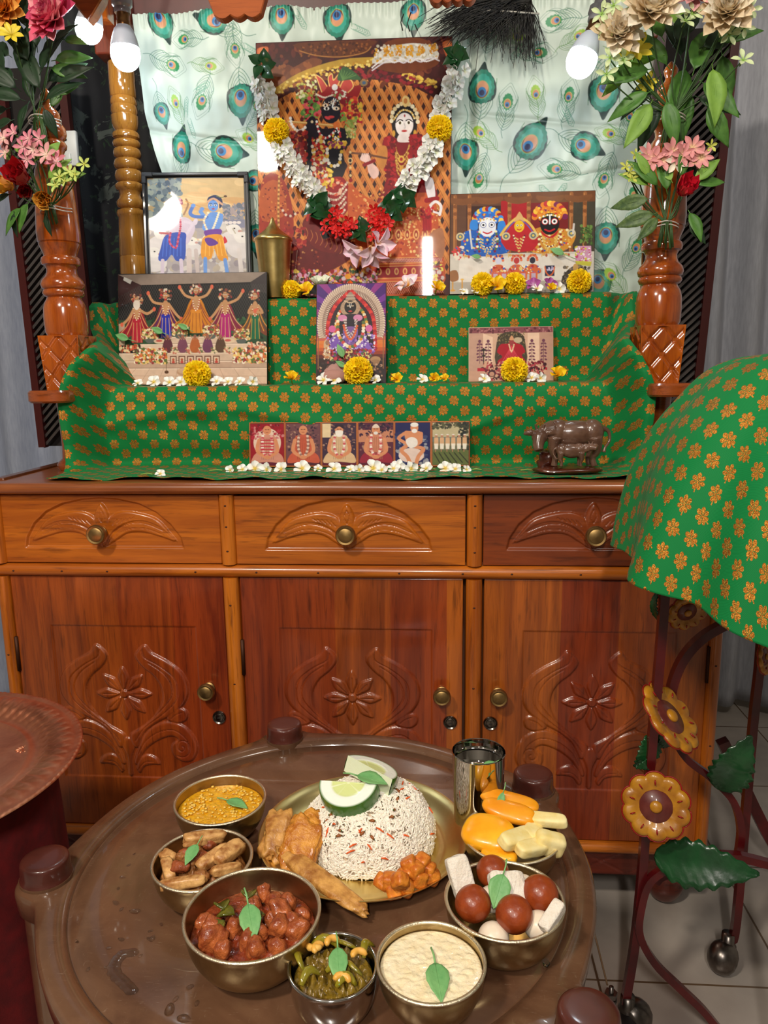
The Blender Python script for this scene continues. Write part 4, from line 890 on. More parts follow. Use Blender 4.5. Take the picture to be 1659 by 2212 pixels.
# ---- flute player and companion, in a black frame (crop x3 coordinates)
def cowherd():
    c = Canvas(990, 1140, 1620, 2000, 250, 340, (206, 176, 128))
    for k in range(26): r_ = random.Random(k); x = r_.uniform(1150, 1620); y = r_.uniform(1140, 1380); c.ell(x, y, r_.uniform(40, 120), r_.uniform(10, 26), r_.choice([(222, 184, 130), (230, 200, 150), (202, 150, 96), (216, 170, 120)]), .1, .6)
    c.speck(990, 1140, 1200, 1500, 260, 9, 24, [(120, 134, 140), (150, 160, 160), (96, 110, 124), (170, 176, 164)], 2); c.speck(1480, 1330, 1620, 1480, 110, 8, 20, [(140, 140, 150), (110, 116, 130), (166, 150, 150)], 3)
    c.poly([(990, 1470), (1200, 1450), (1620, 1440), (1620, 1520), (990, 1560)], (130, 130, 150), sm=0); c.rect(990, 1500, 1620, 2000, (170, 160, 160))
    c.speck(990, 1480, 1620, 2000, 220, 10, 30, [(190, 184, 186), (150, 140, 146), (206, 198, 190), (180, 166, 150)], 4)
    # cattle
    for x, y, s in ((1060, 1550, 1), (1010, 1680, 1.1), (1540, 1520, 1.1), (1590, 1580, 1.2), (1260, 1600, .9)):
        c.ell(x, y+60*s, 80*s, 60*s, (214, 206, 204)); c.poly([(x-40*s, y-30*s), (x+20*s, y-40*s), (x+50*s, y-6*s), (x+30*s, y+22*s), (x-20*s, y+20*s)], (226, 220, 214)); c.ell(x+8*s, y-14*s, 6*s, 5*s, (30, 24, 24)); c.line([(x-30*s, y-34*s), (x-44*s, y-62*s)], 8, (190, 180, 160)); c.ell(x+40*s, y+4*s, 12*s, 9*s, (196, 150, 140))
    for k in range(6): c.ell(1440+k*28, 1462, 14, 11, (220, 210, 206))
    c.line([(1245, 1660), (1240, 1900)], 34, (206, 190, 186)); c.line([(1290, 1660), (1300, 1880)], 26, (196, 180, 176)); c.line([(1575, 1660), (1590, 1900)], 30, (214, 204, 200)); c.poly([(1480, 1560), (1500, 1600), (1470, 1612)], (196, 40, 56))
    # pale companion on the left
    c.poly([(1130, 1440), (1230, 1420), (1290, 1480), (1270, 1560), (1220, 1620), (1130, 1560)], (206, 190, 206)); c.line([(1225, 1450), (1290, 1470), (1296, 1440), (1235, 1540)], 18, (214, 200, 214))
    c.poly([(1110, 1330), (1120, 1290), (1170, 1284), (1210, 1300), (1212, 1330), (1160, 1320)], (150, 50, 80)); c.speck(1112, 1290, 1212, 1330, 26, 5, 9, [(206, 140, 160), (120, 30, 60)], 5)
    face(c, 1178, 1352, 38, (222, 190, 190)); c.poly([(1100, 1545), (1220, 1530), (1226, 1600), (1215, 1720), (1160, 1735), (1130, 1690), (1090, 1735), (1042, 1725), (1060, 1640)], (40, 74, 170)); [c.line([(1085+k*22, 1570), (1070+k*24, 1700)], 5, (70, 110, 206)) for k in range(6)]
    c.beads([(1190, 1390), (1196, 1480), (1180, 1560), (1160, 1640), (1120, 1600), (1130, 1520)], 8, [(176, 40, 80), (206, 90, 110)]); c.line([(1238, 1290), (1250, 1330), (1220, 1400)], 12, (150, 110, 80)); c.line([(1060, 1530), (1110, 1536)], 16, (170, 60, 70))
    # blue flute player
    blue, bl2 = (104, 148, 214), (76, 116, 190)
    c.poly([(1370, 1400), (1420, 1384), (1470, 1400), (1474, 1450), (1440, 1520), (1400, 1530), (1340, 1510), (1350, 1450)], blue); c.line([(1466, 1410), (1420, 1440), (1360, 1420), (1330, 1380)], 26, blue); c.line([(1370, 1420), (1290, 1415), (1262, 1390), (1280, 1345)], 24, bl2)
    c.line([(1236, 1306), (1390, 1372)], 7, (206, 150, 80), sm=0); c.ell(1284, 1336, 15, 14, blue); c.ell(1340, 1362, 15, 14, blue); 
    face(c, 1414, 1340, 42, blue); c.poly([(1376, 1320), (1384, 1280), (1430, 1262), (1470, 1285), (1476, 1330), (1455, 1360), (1450, 1310), (1400, 1300)], (40, 50, 90)); c.line([(1380, 1310), (1420, 1288), (1474, 1330)], 14, (206, 160, 130)); c.line([(1440, 1270), (1470, 1280), (1505, 1272)], 5, (110, 120, 60)); c.ell(1497, 1272, 11, 8, (90, 60, 50))
    c.beads([(1380, 1390), (1350, 1450), (1370, 1530), (1330, 1580), (1290, 1580)], 8, [(240, 224, 190), (220, 190, 160)]); c.beads([(1450, 1390), (1430, 1450), (1400, 1520), (1370, 1550)], 8, [(240, 224, 190)])
    c.poly([(1350, 1520), (1460, 1510), (1450, 1560), (1380, 1580)], (110, 60, 150)); c.poly([(1352, 1560), (1460, 1550), (1480, 1640), (1500, 1730), (1440, 1730), (1410, 1650), (1390, 1720), (1330, 1720), (1325, 1640)], (220, 146, 40)); [c.line([(1360+k*22, 1580), (1350+k*28, 1700)], 5, (240, 180, 80)) for k in range(6)]
    c.poly([(1350, 1580), (1390, 1570), (1440, 1610), (1380, 1630)], (96, 50, 140)); c.line([(1350, 1720), (1345, 1900)], 24, blue); c.line([(1480, 1730), (1500, 1900)], 24, blue); c.line([(1070, 1730), (1060, 1900)], 24, (206, 190, 206)); c.line([(1190, 1730), (1195, 1900)], 24, (206, 190, 206))
    c.grain(.06, .06, 3); return c
P1, w1, h1 = picture('framed_print', (338, 380), (554, 377), (318, 648), (545, 646), .385, .43, cowherd(), 'black-framed print of a blue flute player with a pale companion among cows', zb=1.310, border=.008, dy=.03)
FRM = mat('black_frame_moulding', (26, 26, 34), .35, coat=.4); CLIP = mat('black_corner_clip', (38, 38, 44), .5)
for a, b in (((-w1/2, 0), (-w1/2, h1)), ((w1/2, 0), (w1/2, h1)), ((-w1/2, h1), (w1/2, h1)), ((-w1/2, 0), (w1/2, 0))):
    hz = a[1] == b[1]; MB().add(*rbox(w1 if hz else .008, .014, .008 if hz else h1, .002), t=((a[0]+b[0])/2, .0, (a[1]+b[1])/2)).build('frame_side', FRM, P1, smooth=False)
for x in (-w1/2, w1/2):
    sx = 1 if x < 0 else -1; MB().add(*rbox(.026, .017, .0105, .002), t=(x+sx*.009, 0, h1-.001)).add(*rbox(.0105, .017, .022, .002), t=(x+sx*.001, 0, h1-.011)).build('corner_clip', CLIP, P1, smooth=False)

# ---- three painted-faced deities (crop coords 35..785 x 972..1519)
def triad():
    c = Canvas(35, 972, 787, 1519, 330, 240, (96, 62, 44))
    c.rect(35, 972, 787, 1030, (110, 66, 40)); c.rect(300, 1015, 450, 1280, (166, 28, 34)); c.rect(120, 1040, 300, 1240, (60, 34, 30)); c.rect(450, 1030, 650, 1230, (120, 30, 30)); c.rect(660, 1030, 787, 1300, (70, 62, 50))
    for x in (60, 135, 345, 445, 665, 735): c.line([(x, 985), (x, 1300)], 20, (150, 92, 50), sm=0); c.line([(x-4, 985), (x-4, 1300)], 4, (190, 130, 76), sm=0); c.beads([(x, 1040), (x, 1120)], 10, [(130, 76, 40), (176, 110, 60)])
    for x in (100, 240, 390, 555, 700): c.poly([(x-70, 990), (x, 1000), (x+70, 990), (x+60, 1020), (x, 1034), (x-60, 1020)], (124, 76, 44), sm=2)
    c.rect(35, 1300, 787, 1519, (204, 196, 184)); c.poly([(85, 1320), (700, 1312), (720, 1450), (80, 1460)], (222, 214, 204), sm=0); c.rect(35, 1455, 787, 1519, (176, 166, 154)); c.rect(240, 1385, 520, 1450, (196, 188, 178))
    def head(x, y, r, skin, hat, pal, seed, eyes):
        for k in range(15):
            a = pi+pi*k/14; c.ell(x+cos(a)*r*1.35, y-r*.55+sin(a)*r*1.25, r*.27, r*.27, pal[k % len(pal)])
        c.ell(x, y-r*.75, r*1.15, r*.8, hat); c.speck(x-r*1.1, y-r*1.4, x+r*1.1, y-r*.6, 46, r*.06, r*.14, pal, seed); c.ell(x, y+r*.1, r*.86, r*1.02, skin)
        c.beads([(x-r*.9, y-r*.5), (x, y-r*.75), (x+r*.9, y-r*.5)], r*.09, [(240, 236, 220), (214, 170, 60)])
        for s in (-1, 1): c.ell(x+s*r*.42, y-r*.12, r*.3, r*.3, eyes[0]); c.ell(x+s*r*.42, y-r*.12, r*.24, r*.24, eyes[1]); c.ell(x+s*r*.42, y-r*.12, r*.12, r*.12, eyes[2])
        c.line([(x, y-r*.7), (x, y+r*.1)], r*.12, (240, 240, 240)); c.line([(x-r*.42, y+r*.62), (x, y+r*.78), (x+r*.42, y+r*.6)], r*.14, (196, 30, 40))
    c.poly([(100, 1190), (180, 1170), (290, 1170), (350, 1210), (330, 1300), (120, 1306)], (34, 92, 180)); c.poly([(440, 1200), (520, 1160), (600, 1170), (690, 1200), (640, 1290), (470, 1300)], (206, 140, 50)); c.speck(110, 1180, 340, 1300, 80, 3, 8, [(60, 130, 210), (230, 200, 90), (200, 60, 60), (20, 60, 140)], 5); c.speck(450, 1180, 680, 1300, 80, 3, 8, [(230, 170, 70), (200, 60, 60), (40, 90, 170), (240, 220, 170)], 6)
    head(231, 1150, 52, (228, 230, 240), (40, 110, 200), [(40, 120, 210), (226, 160, 50), (150, 30, 50), (60, 140, 220), (240, 200, 80)], 7, ((40, 70, 150), (245, 245, 245), (20, 20, 40)))
    for q in ((160, 1140), (305, 1150)): c.poly([(q[0]-16, q[1]-20), (q[0]+14, q[1]-24), (q[0]+20, q[1]+26), (q[0]-20, q[1]+24)], (50, 130, 214))
    head(555, 1140, 58, (24, 20, 24), (214, 120, 30), [(226, 130, 34), (190, 40, 50), (240, 190, 60), (230, 150, 50), (120, 30, 80)], 8, ((200, 40, 40), (245, 245, 245), (16, 12, 16)))
    c.poly([(510, 1180), (555, 1215), (600, 1180), (585, 1212), (555, 1222), (522, 1208)], (190, 30, 40)); c.ell(503, 1130, 4, 4, (24, 20, 24))
    # small yellow-faced figure under a pointed cloth
    c.poly([(395, 1090), (350, 1130), (300, 1190), (330, 1280), (470, 1290), (500, 1200), (440, 1125)], (186, 34, 44), sm=2); c.line([(395, 1100), (345, 1140), (300, 1200)], 12, (226, 190, 90)); c.line([(395, 1100), (450, 1140), (495, 1210)], 12, (226, 190, 90)); c.line([(395, 1112), (350, 1150), (318, 1200)], 5, (40, 100, 190)); c.line([(395, 1112), (440, 1150), (478, 1205)], 5, (40, 100, 190))
    c.ell(397, 1155, 26, 32, (232, 186, 40)); c.poly([(370, 1130), (390, 1085), (402, 1080), (425, 1130), (400, 1120)], (214, 170, 110)); [c.ell(397+s*10, 1150, 6, 5, (245, 240, 230)) or c.ell(397+s*10, 1150, 3, 3, (20, 16, 16)) for s in (-1, 1)]; c.line([(386, 1170), (397, 1175), (408, 1170)], 5, (196, 30, 30))
    for x0, x1, xb, col_ in ((185, 280, 232, (44, 120, 196)), (510, 605, 556, (214, 160, 60)), (368, 426, 396, (196, 40, 50))):
        for k in range(4): c.beads([(x0+k*7, 1205+k*4), (x0+14+k*4, 1250+k*9), (xb, 1275+k*10-6), (x1-14-k*4, 1250+k*9), (x1-k*7, 1205+k*4)], 4.2, [(240, 232, 200), (90, 40, 60)] if k == 0 else [col_, (220, 190, 110)])
    c.beads([(190, 1180), (175, 1240), (190, 1290)], 7, [(236, 230, 180), (90, 110, 60), (120, 30, 60)]); c.beads([(275, 1180), (285, 1240), (270, 1290)], 7, [(236, 230, 180), (90, 110, 60), (120, 30, 60)]); c.beads([(505, 1200), (500, 1250), (520, 1295)], 7, [(236, 230, 180), (150, 60, 40)]); c.beads([(610, 1190), (614, 1250), (590, 1295)], 7, [(236, 230, 180), (150, 60, 40)])
    for x, y in ((88, 1205), (328, 1208), (470, 1207), (668, 1200)): c.ell(x, y, 22, 22, (206, 190, 150)); c.ell(x, y, 14, 14, (90, 110, 120)); c.ell(x, y, 7, 7, (220, 190, 90))
    c.line([(138, 1170), (150, 1270)], 9, (206, 206, 206)); c.line([(680, 1150), (676, 1200)], 10, (206, 196, 190)); c.speck(715, 1160, 775, 1260, 80, 4, 9, [(80, 110, 50), (110, 140, 70), (60, 80, 40)], 9); c.line([(742, 1250), (742, 1300)], 12, (90, 60, 40))
    c.speck(50, 1260, 110, 1330, 40, 4, 10, [(206, 60, 60), (226, 210, 190), (60, 90, 160)], 10); c.poly([(695, 1270), (770, 1270), (775, 1370), (690, 1360)], (206, 150, 180), sm=0); c.speck(690, 1270, 772, 1370, 60, 3, 8, [(236, 226, 230), (190, 70, 110), (200, 190, 60)], 11); c.poly([(690, 1350), (775, 1355), (770, 1380), (694, 1372)], (196, 190, 70), sm=0)
    for k in range(10): x = 120+k*58; c.ell(x, 1312, 9, 7, (206, 160, 90)); c.ell(x+14, 1316, 6, 9, (176, 90, 60)); c.line([(x-10, 1322), (x-10, 1306)], 5, (214, 180, 110))
    for x, hc, bc in ((290, (40, 60, 150), (206, 206, 226)), (385, (200, 70, 60), (190, 60, 60)), (468, (206, 90, 60), (50, 46, 60))):
        for k in range(9): a = pi+pi*k/8; c.ell(x+cos(a)*24, 1340+sin(a)*26, 7, 7, hc if k % 2 else (220, 120, 80))
        c.ell(x, 1342, 15, 18, bc); c.poly([(x-46, 1400), (x-20, 1366), (x+20, 1366), (x+46, 1400), (x+30, 1416), (x-30, 1416)], (206, 100, 60)); c.speck(x-40, 1370, x+40, 1412, 30, 3, 7, [(60, 100, 180), (230, 200, 120), (180, 40, 50), (240, 236, 226)], int(x))
    for x in (275, 320, 372, 420, 474): c.rect(x-18, 1405, x+18, 1448, (206, 90, 80)); c.rect(x-11, 1412, x+11, 1444, (190, 170, 190)); c.beads([(x-18, 1405), (x-18, 1448)], 4, (214, 110, 40)); c.beads([(x+18, 1405), (x+18, 1448)], 4, (214, 110, 40))
    c.rect(533, 1372, 583, 1430, (40, 46, 76)); c.speck(535, 1380, 580, 1400, 16, 3, 5, [(200, 190, 220)], 12); c.beads([(533, 1380), (540, 1410), (558, 1428), (576, 1410), (583, 1380)], 4, (214, 100, 40))
    c.poly([(620, 1450), (650, 1400), (700, 1370), (740, 1390), (770, 1450), (770, 1519), (640, 1500)], (70, 62, 56)); c.speck(630, 1380, 765, 1500, 90, 4, 10, [(110, 100, 90), (50, 44, 40), (140, 120, 90)], 13); c.ell(692, 1386, 14, 22, (190, 150, 90))
    for x in (50, 100): c.line([(x, 1440), (x, 1500)], 7, (206, 150, 60), sm=0); c.ell(x, 1500, 14, 6, (206, 150, 60)); c.ell(x, 1440, 10, 5, (226, 180, 90))
    c.poly([(30, 1400), (70, 1390), (80, 1440), (40, 1450)], (150, 100, 60)); c.grain(.06, .08, 3); return c
picture('devotional_print', (976, 418), (1290, 411), (970, 640), (1284, 634), .385, .415, triad(), 'wide print of three painted-faced altar deities, blue, yellow and black', zb=1.310)

# ---- five dancing figures on a marble altar (crop coords 665..1500 x 75..700)
def five():
    c = Canvas(665, 75, 1505, 690, 340, 250, (26, 24, 26))
    c.poly([(665, 78), (1505, 72), (1415, 128), (795, 136)], (140, 124, 112), sm=0); c.poly([(665, 78), (795, 136), (800, 200), (665, 260)], (58, 36, 36), sm=0); c.poly([(1505, 72), (1415, 128), (1420, 170), (1505, 190)], (52, 44, 46), sm=0)
    for k in range(-20, 60): c.line([(800+k*14, 140), (800+k*14+110, 330)], 1.4, (70, 70, 66), sm=0); c.line([(800+k*14, 140), (800+k*14-110, 330)], 1.4, (70, 70, 66), sm=0)
    c.poly([(665, 78), (795, 136), (665, 200)], (58, 36, 36), sm=0); c.poly([(700, 90), (745, 110), (735, 130), (695, 108)], (200, 196, 186), sm=0)
    c.rect(665, 330, 1505, 470, (44, 74, 48)); c.speck(665, 320, 1505, 440, 160, 6, 16, [(34, 60, 40), (60, 96, 60), (26, 40, 30)], 2); c.rect(665, 350, 700, 470, (176, 150, 126))
    for y0, y1, xa, xb, col_ in ((425, 465, 950, 1340, (206, 180, 156)), (465, 515, 790, 1500, (214, 188, 164)), (515, 560, 665, 1505, (206, 178, 154)), (560, 600, 665, 1505, (190, 158, 136)), (600, 690, 665, 1505, (216, 184, 160))): c.rect(xa, y0, xb, y1, col_); c.line([(xa, y0+2), (xb, y0+2)], 4, (232, 208, 186), sm=0); c.line([(xa, y1-3), (xb, y1-3)], 3, (150, 122, 104), sm=0)
    for k in range(9): c.line([(680+k*100, 690), (760+k*80, 602)], 2, (176, 142, 120), sm=0)
    c.line([(665, 640), (1505, 645)], 2, (176, 142, 120), sm=0)
    def fig(x, y, robe, inner, arms, stripe, hem, s=1.0, skin=(186, 138, 96), beard=False):
        c.poly([(x-24*s, y+50), (x-66*s, y+150), (x-112*s, y+190), (x-80*s, y+222), (x-30*s, y+200), (x, y+215), (x+30*s, y+200), (x+80*s, y+222), (x+112*s, y+190), (x+66*s, y+150), (x+24*s, y+50)], robe, sm=3)
        for k in range(-5, 6):
            if k: c.line([(x+k*3*s, y+60), (x+k*11*s, y+140), (x+k*20*s, y+205-abs(k)*3)], 4, stripe if k % 2 else hem)
        c.poly([(x-26*s, y+110), (x+26*s, y+110), (x+34*s, y+240), (x-34*s, y+240)], inner, sm=1); [c.line([(x+k*9, y+130), (x+k*12, y+238)], 3, stripe) for k in (-2, 0, 2)]
        c.ell(x, y+72, 20*s, 40, skin); c.beads([(x-20, y+50), (x-10, y+100), (x, y+115), (x+10, y+100), (x+20, y+50)], 3.4, [(230, 214, 180), (170, 60, 60)])
        for a in arms: c.line([(x+a[0][0], y+a[0][1]) for a in [(p,) for p in a]], 14, skin, sm=3); c.ell(x+a[-1][0], y+a[-1][1], 9, 12, (206, 96, 70))
        c.speck(x-32, y-28, x+32, y+26, 44, 5, 9, [(120, 60, 50), (206, 190, 170), (70, 50, 46), (180, 130, 90), (176, 50, 50)], int(x)); face(c, x, y+6, 17, skin)
        if beard: c.poly([(x-14, y+10), (x+14, y+10), (x+18, y+40), (x, y+60), (x-18, y+40)], (214, 200, 186))
    O = (206, 120, 30)
    fig(770, 215, (150, 30, 40), (170, 30, 50), [[(20, 60), (60, 80), (100, 55)], [(-20, 60), (-50, 110), (-86, 140)]], (206, 150, 100), (110, 20, 40), .95, beard=True)
    fig(935, 190, (120, 40, 50), (36, 44, 160), [[(-18, 52), (-70, 40), (-98, -8)], [(18, 52), (60, 110), (88, 136)]], (206, 160, 110), (30, 30, 110), .95)
    fig(1108, 165, (196, 120, 34), (206, 130, 40), [[(-18, 46), (-62, 30), (-92, -14)], [(18, 46), (62, 30), (90, -14)]], (140, 70, 30), (110, 40, 60), 1.1)
    fig(1272, 190, (130, 40, 60), (170, 34, 110), [[(18, 52), (70, 30), (100, -14)], [(-18, 52), (-60, 110), (-86, 138)]], (206, 170, 120), (110, 20, 60), 1.0)
    fig(1440, 200, (120, 60, 40), (24, 100, 66), [[(-20, 60), (-36, 96), (8, 84)], [(20, 60), (40, 96), (0, 86)]], (206, 150, 60), (20, 80, 60), .8)
    for x, y in ((845, 408), (1015, 385), (1190, 388), (1362, 415)): c.speck(x-44, y-28, x+44, y+30, 110, 4, 9, [(214, 190, 120), (232, 216, 180), (90, 110, 60), (190, 110, 60), (140, 60, 60)], int(x)); c.poly([(x-26, y+28), (x+26, y+28), (x+18, y+48), (x-18, y+48)], (90, 96, 90))
    for x in (900, 1110, 1290): c.ell(x, 448, 34, 14, (216, 190, 160)); c.ell(x-4, 446, 18, 7, (190, 90, 80))
    for k, x in enumerate((945, 1030, 1100, 1172, 1245)):
        c.poly([(x-12, 430), (x+12, 430), (x+30, 480), (x+16, 510), (x-16, 510), (x-30, 480)], [(96, 50, 60), (120, 70, 90), (176, 96, 50), (110, 60, 90), (90, 66, 50)][k]); c.ell(x, 424, 9, 11, (150, 100, 80)); [c.line([(x+s*6, 440), (x+s*26, 418)], 5, (170, 120, 90), sm=0) for s in (-1, 1)]; c.speck(x+20, 485, x+56, 515, 24, 4, 8, [(220, 200, 160), (190, 110, 90), (100, 110, 70)], int(x))
    for x in (845, 1410): c.speck(x-92, 490, x+92, 570, 330, 5, 11, [(206, 110, 60), (226, 190, 110), (240, 224, 200), (150, 60, 60), (90, 110, 56)], int(x)+1)
    c.speck(670, 470, 780, 510, 60, 5, 10, [(200, 90, 60), (220, 196, 150), (90, 60, 50)], 5); c.speck(1400, 460, 1500, 500, 60, 5, 10, [(206, 120, 90), (226, 200, 170), (90, 70, 60)], 6)
    for k in range(6): x = 975+k*49; c.rect(x-18, 530, x+20, 575, (96, 50, 40)); c.rect(x-13, 536, x+15, 571, (214, 186, 160)); c.ell(x+1, 552, 7, 9, (176, 90, 60)); c.ell(x+1, 565, 10, 6, (190, 70, 60))
    c.ell(937, 620, 12, 9, (90, 60, 40)); c.line([(935, 560), (937, 618)], 3, (110, 80, 50), sm=0); c.ell(1035, 620, 40, 22, (190, 150, 120)); c.ell(1035, 614, 34, 15, (206, 170, 140)); c.grain(.07, .08, 2); return c
picture('devotional_print', (260, 590), (581, 588), (255, 826), (579, 824), .30, .335, five(), 'wide print of five robed dancing figures with raised arms on a marble altar', zb=1.1118)

# ---- black-faced crowned deity on purple rays (crop 400..908 x 170..905)
def crowned():
    c = Canvas(400, 172, 908, 905, 230, 330, (70, 26, 110))
    for k in range(18): a = k*pi/9+.1; c.poly([(654, 420), (654+600*cos(a), 420+600*sin(a)), (654+600*cos(a+.15), 420+600*sin(a+.15))], (150, 50, 130) if k % 2 else (120, 50, 150), sm=0, al=.8)
    for k in range(8): c.rect(400, 540+k*26, 908, 570+k*26, [(150, 70, 90), (190, 90, 70), (214, 120, 50), (214, 110, 40), (190, 84, 34), (150, 56, 30), (90, 34, 26), (50, 24, 24)][k])
    c.rect(400, 750, 908, 905, (40, 26, 26))
    # radiating arch
    for rr, cc in ((250, (196, 170, 150)), (214, (140, 110, 96)), (180, (60, 36, 44))): c.poly([(654+rr*cos(a)*1.0, 470-rr*1.18*sin(a)) for a in np.linspace(-.35, pi+.35, 40)], cc, sm=0)
    for a in np.linspace(-.35, pi+.35, 62): c.line([(654+186*cos(a), 470-186*1.18*sin(a)), (654+226*cos(a+.03), 470-226*1.18*sin(a+.03)), (654+252*cos(a-.02), 470-252*1.18*sin(a-.02))], 4.5, (226, 206, 186)); c.line([(654+190*cos(a+.025), 470-190*1.18*sin(a+.025)), (654+248*cos(a+.025), 470-248*1.18*sin(a+.025))], 2.6, (110, 80, 76), sm=0)
    c.poly([(500, 640), (490, 500), (540, 330), (640, 240), (680, 240), (770, 340), (820, 500), (820, 660)], (40, 24, 34))
    for k, P in enumerate(([(480, 600), (485, 460), (540, 330), (640, 230)], [(660, 230), (760, 330), (820, 440), (835, 660)])):
        c.beads(P, 15, [(190, 34, 40), (214, 60, 50), (160, 24, 36)], .7)
    for P in ([(530, 560), (560, 400), (620, 330)], [(690, 330), (750, 400), (790, 560)]): c.beads(P, 12, [(214, 160, 60), (226, 214, 180), (200, 80, 50), (90, 120, 60)], .8)
    c.poly([(596, 360), (608, 300), (628, 250), (650, 232), (668, 250), (690, 300), (702, 360)], (150, 130, 116)); [c.line([(606+k*3, 345-k*22), (694-k*3, 345-k*22)], 4, (206, 186, 160), sm=0) for k in range(5)]
    c.ell(648, 352, 72, 66, (150, 120, 100)); [c.line([(648, 352), (648+72*cos(a), 352+66*sin(a))], 2, (220, 190, 150), sm=0) for a in np.linspace(0, 6.28, 40)]; c.ell(648, 345, 44, 50, (24, 18, 22))
    for s in (-1, 1): c.ell(648+s*17, 336, 8, 5, (226, 200, 170)); c.ell(648+s*17, 336, 3, 4, (16, 12, 12))
    c.line([(640, 318), (648, 350), (656, 318)], 4, (226, 220, 210)); c.ell(648, 376, 14, 6, (190, 50, 50)); c.beads([(606, 300), (648, 312), (690, 300)], 6, (196, 170, 140))
    # body, hands, purple cloth, garlands
    c.poly([(560, 430), (600, 400), (700, 400), (740, 440), (740, 620), (560, 620)], (36, 26, 40)); [c.ell(q, 425, 34, 24, (206, 130, 170)) for q in (590, 705)]
    c.poly([(470, 620), (560, 540), (620, 640), (600, 700), (480, 700)], (120, 80, 170)); c.poly([(800, 640), (740, 540), (690, 640), (720, 700), (830, 680)], (130, 90, 180)); c.poly([(600, 500), (700, 500), (690, 600), (650, 660), (610, 600)], (120, 84, 150))
    c.speck(470, 540, 830, 700, 160, 4, 10, [(190, 170, 220), (90, 60, 140), (226, 216, 230), (150, 110, 190)], 4); [c.beads([(600+k*6, 440), (620, 500+k*16), (650, 540+k*12), (684, 500+k*16), (700-k*6, 440)], 5, [(206, 196, 190), (120, 90, 90)]) for k in range(4)]
    c.beads([(556, 450), (560, 540), (600, 610), (650, 640), (710, 610), (742, 540), (746, 450)], 13, [(236, 220, 180), (214, 140, 50), (90, 110, 60), (200, 70, 60), (236, 226, 210)], .8); c.beads([(600, 480), (620, 550), (650, 585), (680, 550), (700, 480)], 9, (214, 90, 40)); c.ell(515, 505, 26, 26, (206, 90, 150)); c.ell(786, 505, 26, 26, (206, 100, 160))
    c.speck(500, 660, 800, 740, 150, 6, 14, [(140, 20, 40), (190, 50, 60), (90, 14, 30), (214, 190, 120), (80, 100, 60)], 5); c.poly([(455, 600), (480, 590), (495, 650), (500, 720), (470, 724), (455, 680)], (196, 166, 130)); c.ell(480, 606, 15, 18, (150, 110, 90)); c.speck(450, 620, 500, 725, 40, 4, 9, [(230, 214, 190), (120, 60, 60), (190, 120, 70)], 6)
    c.ell(835, 735, 38, 24, (170, 130, 90)); c.poly([(805, 740), (865, 740), (850, 775), (820, 775)], (150, 110, 76)); c.line([(835, 775), (835, 800)], 8, (150, 110, 76), sm=0); c.ell(835, 804, 24, 8, (150, 110, 76)); [c.line([(x, 560), (x, 800)], 7, (140, 96, 60), sm=0) for x in (412, 892)]
    c.poly([(460, 830), (490, 780), (540, 758), (600, 780), (620, 840)], (176, 130, 120)); c.speck(410, 740, 900, 900, 130, 5, 12, [(90, 60, 50), (190, 150, 120), (140, 50, 50), (60, 40, 40)], 7); c.ell(543, 800, 60, 36, (180, 134, 124)); c.grain(.06, .1, 6); return c
picture('devotional_print', (680, 613), (833, 610), (683, 832), (833, 830), .268, .315, crowned(), 'upright print of a crowned black-faced deity against purple rays, centre of the lower step', zb=1.1118, edge=mat('maroon_edge', (70, 30, 34), .4), border=.0015)

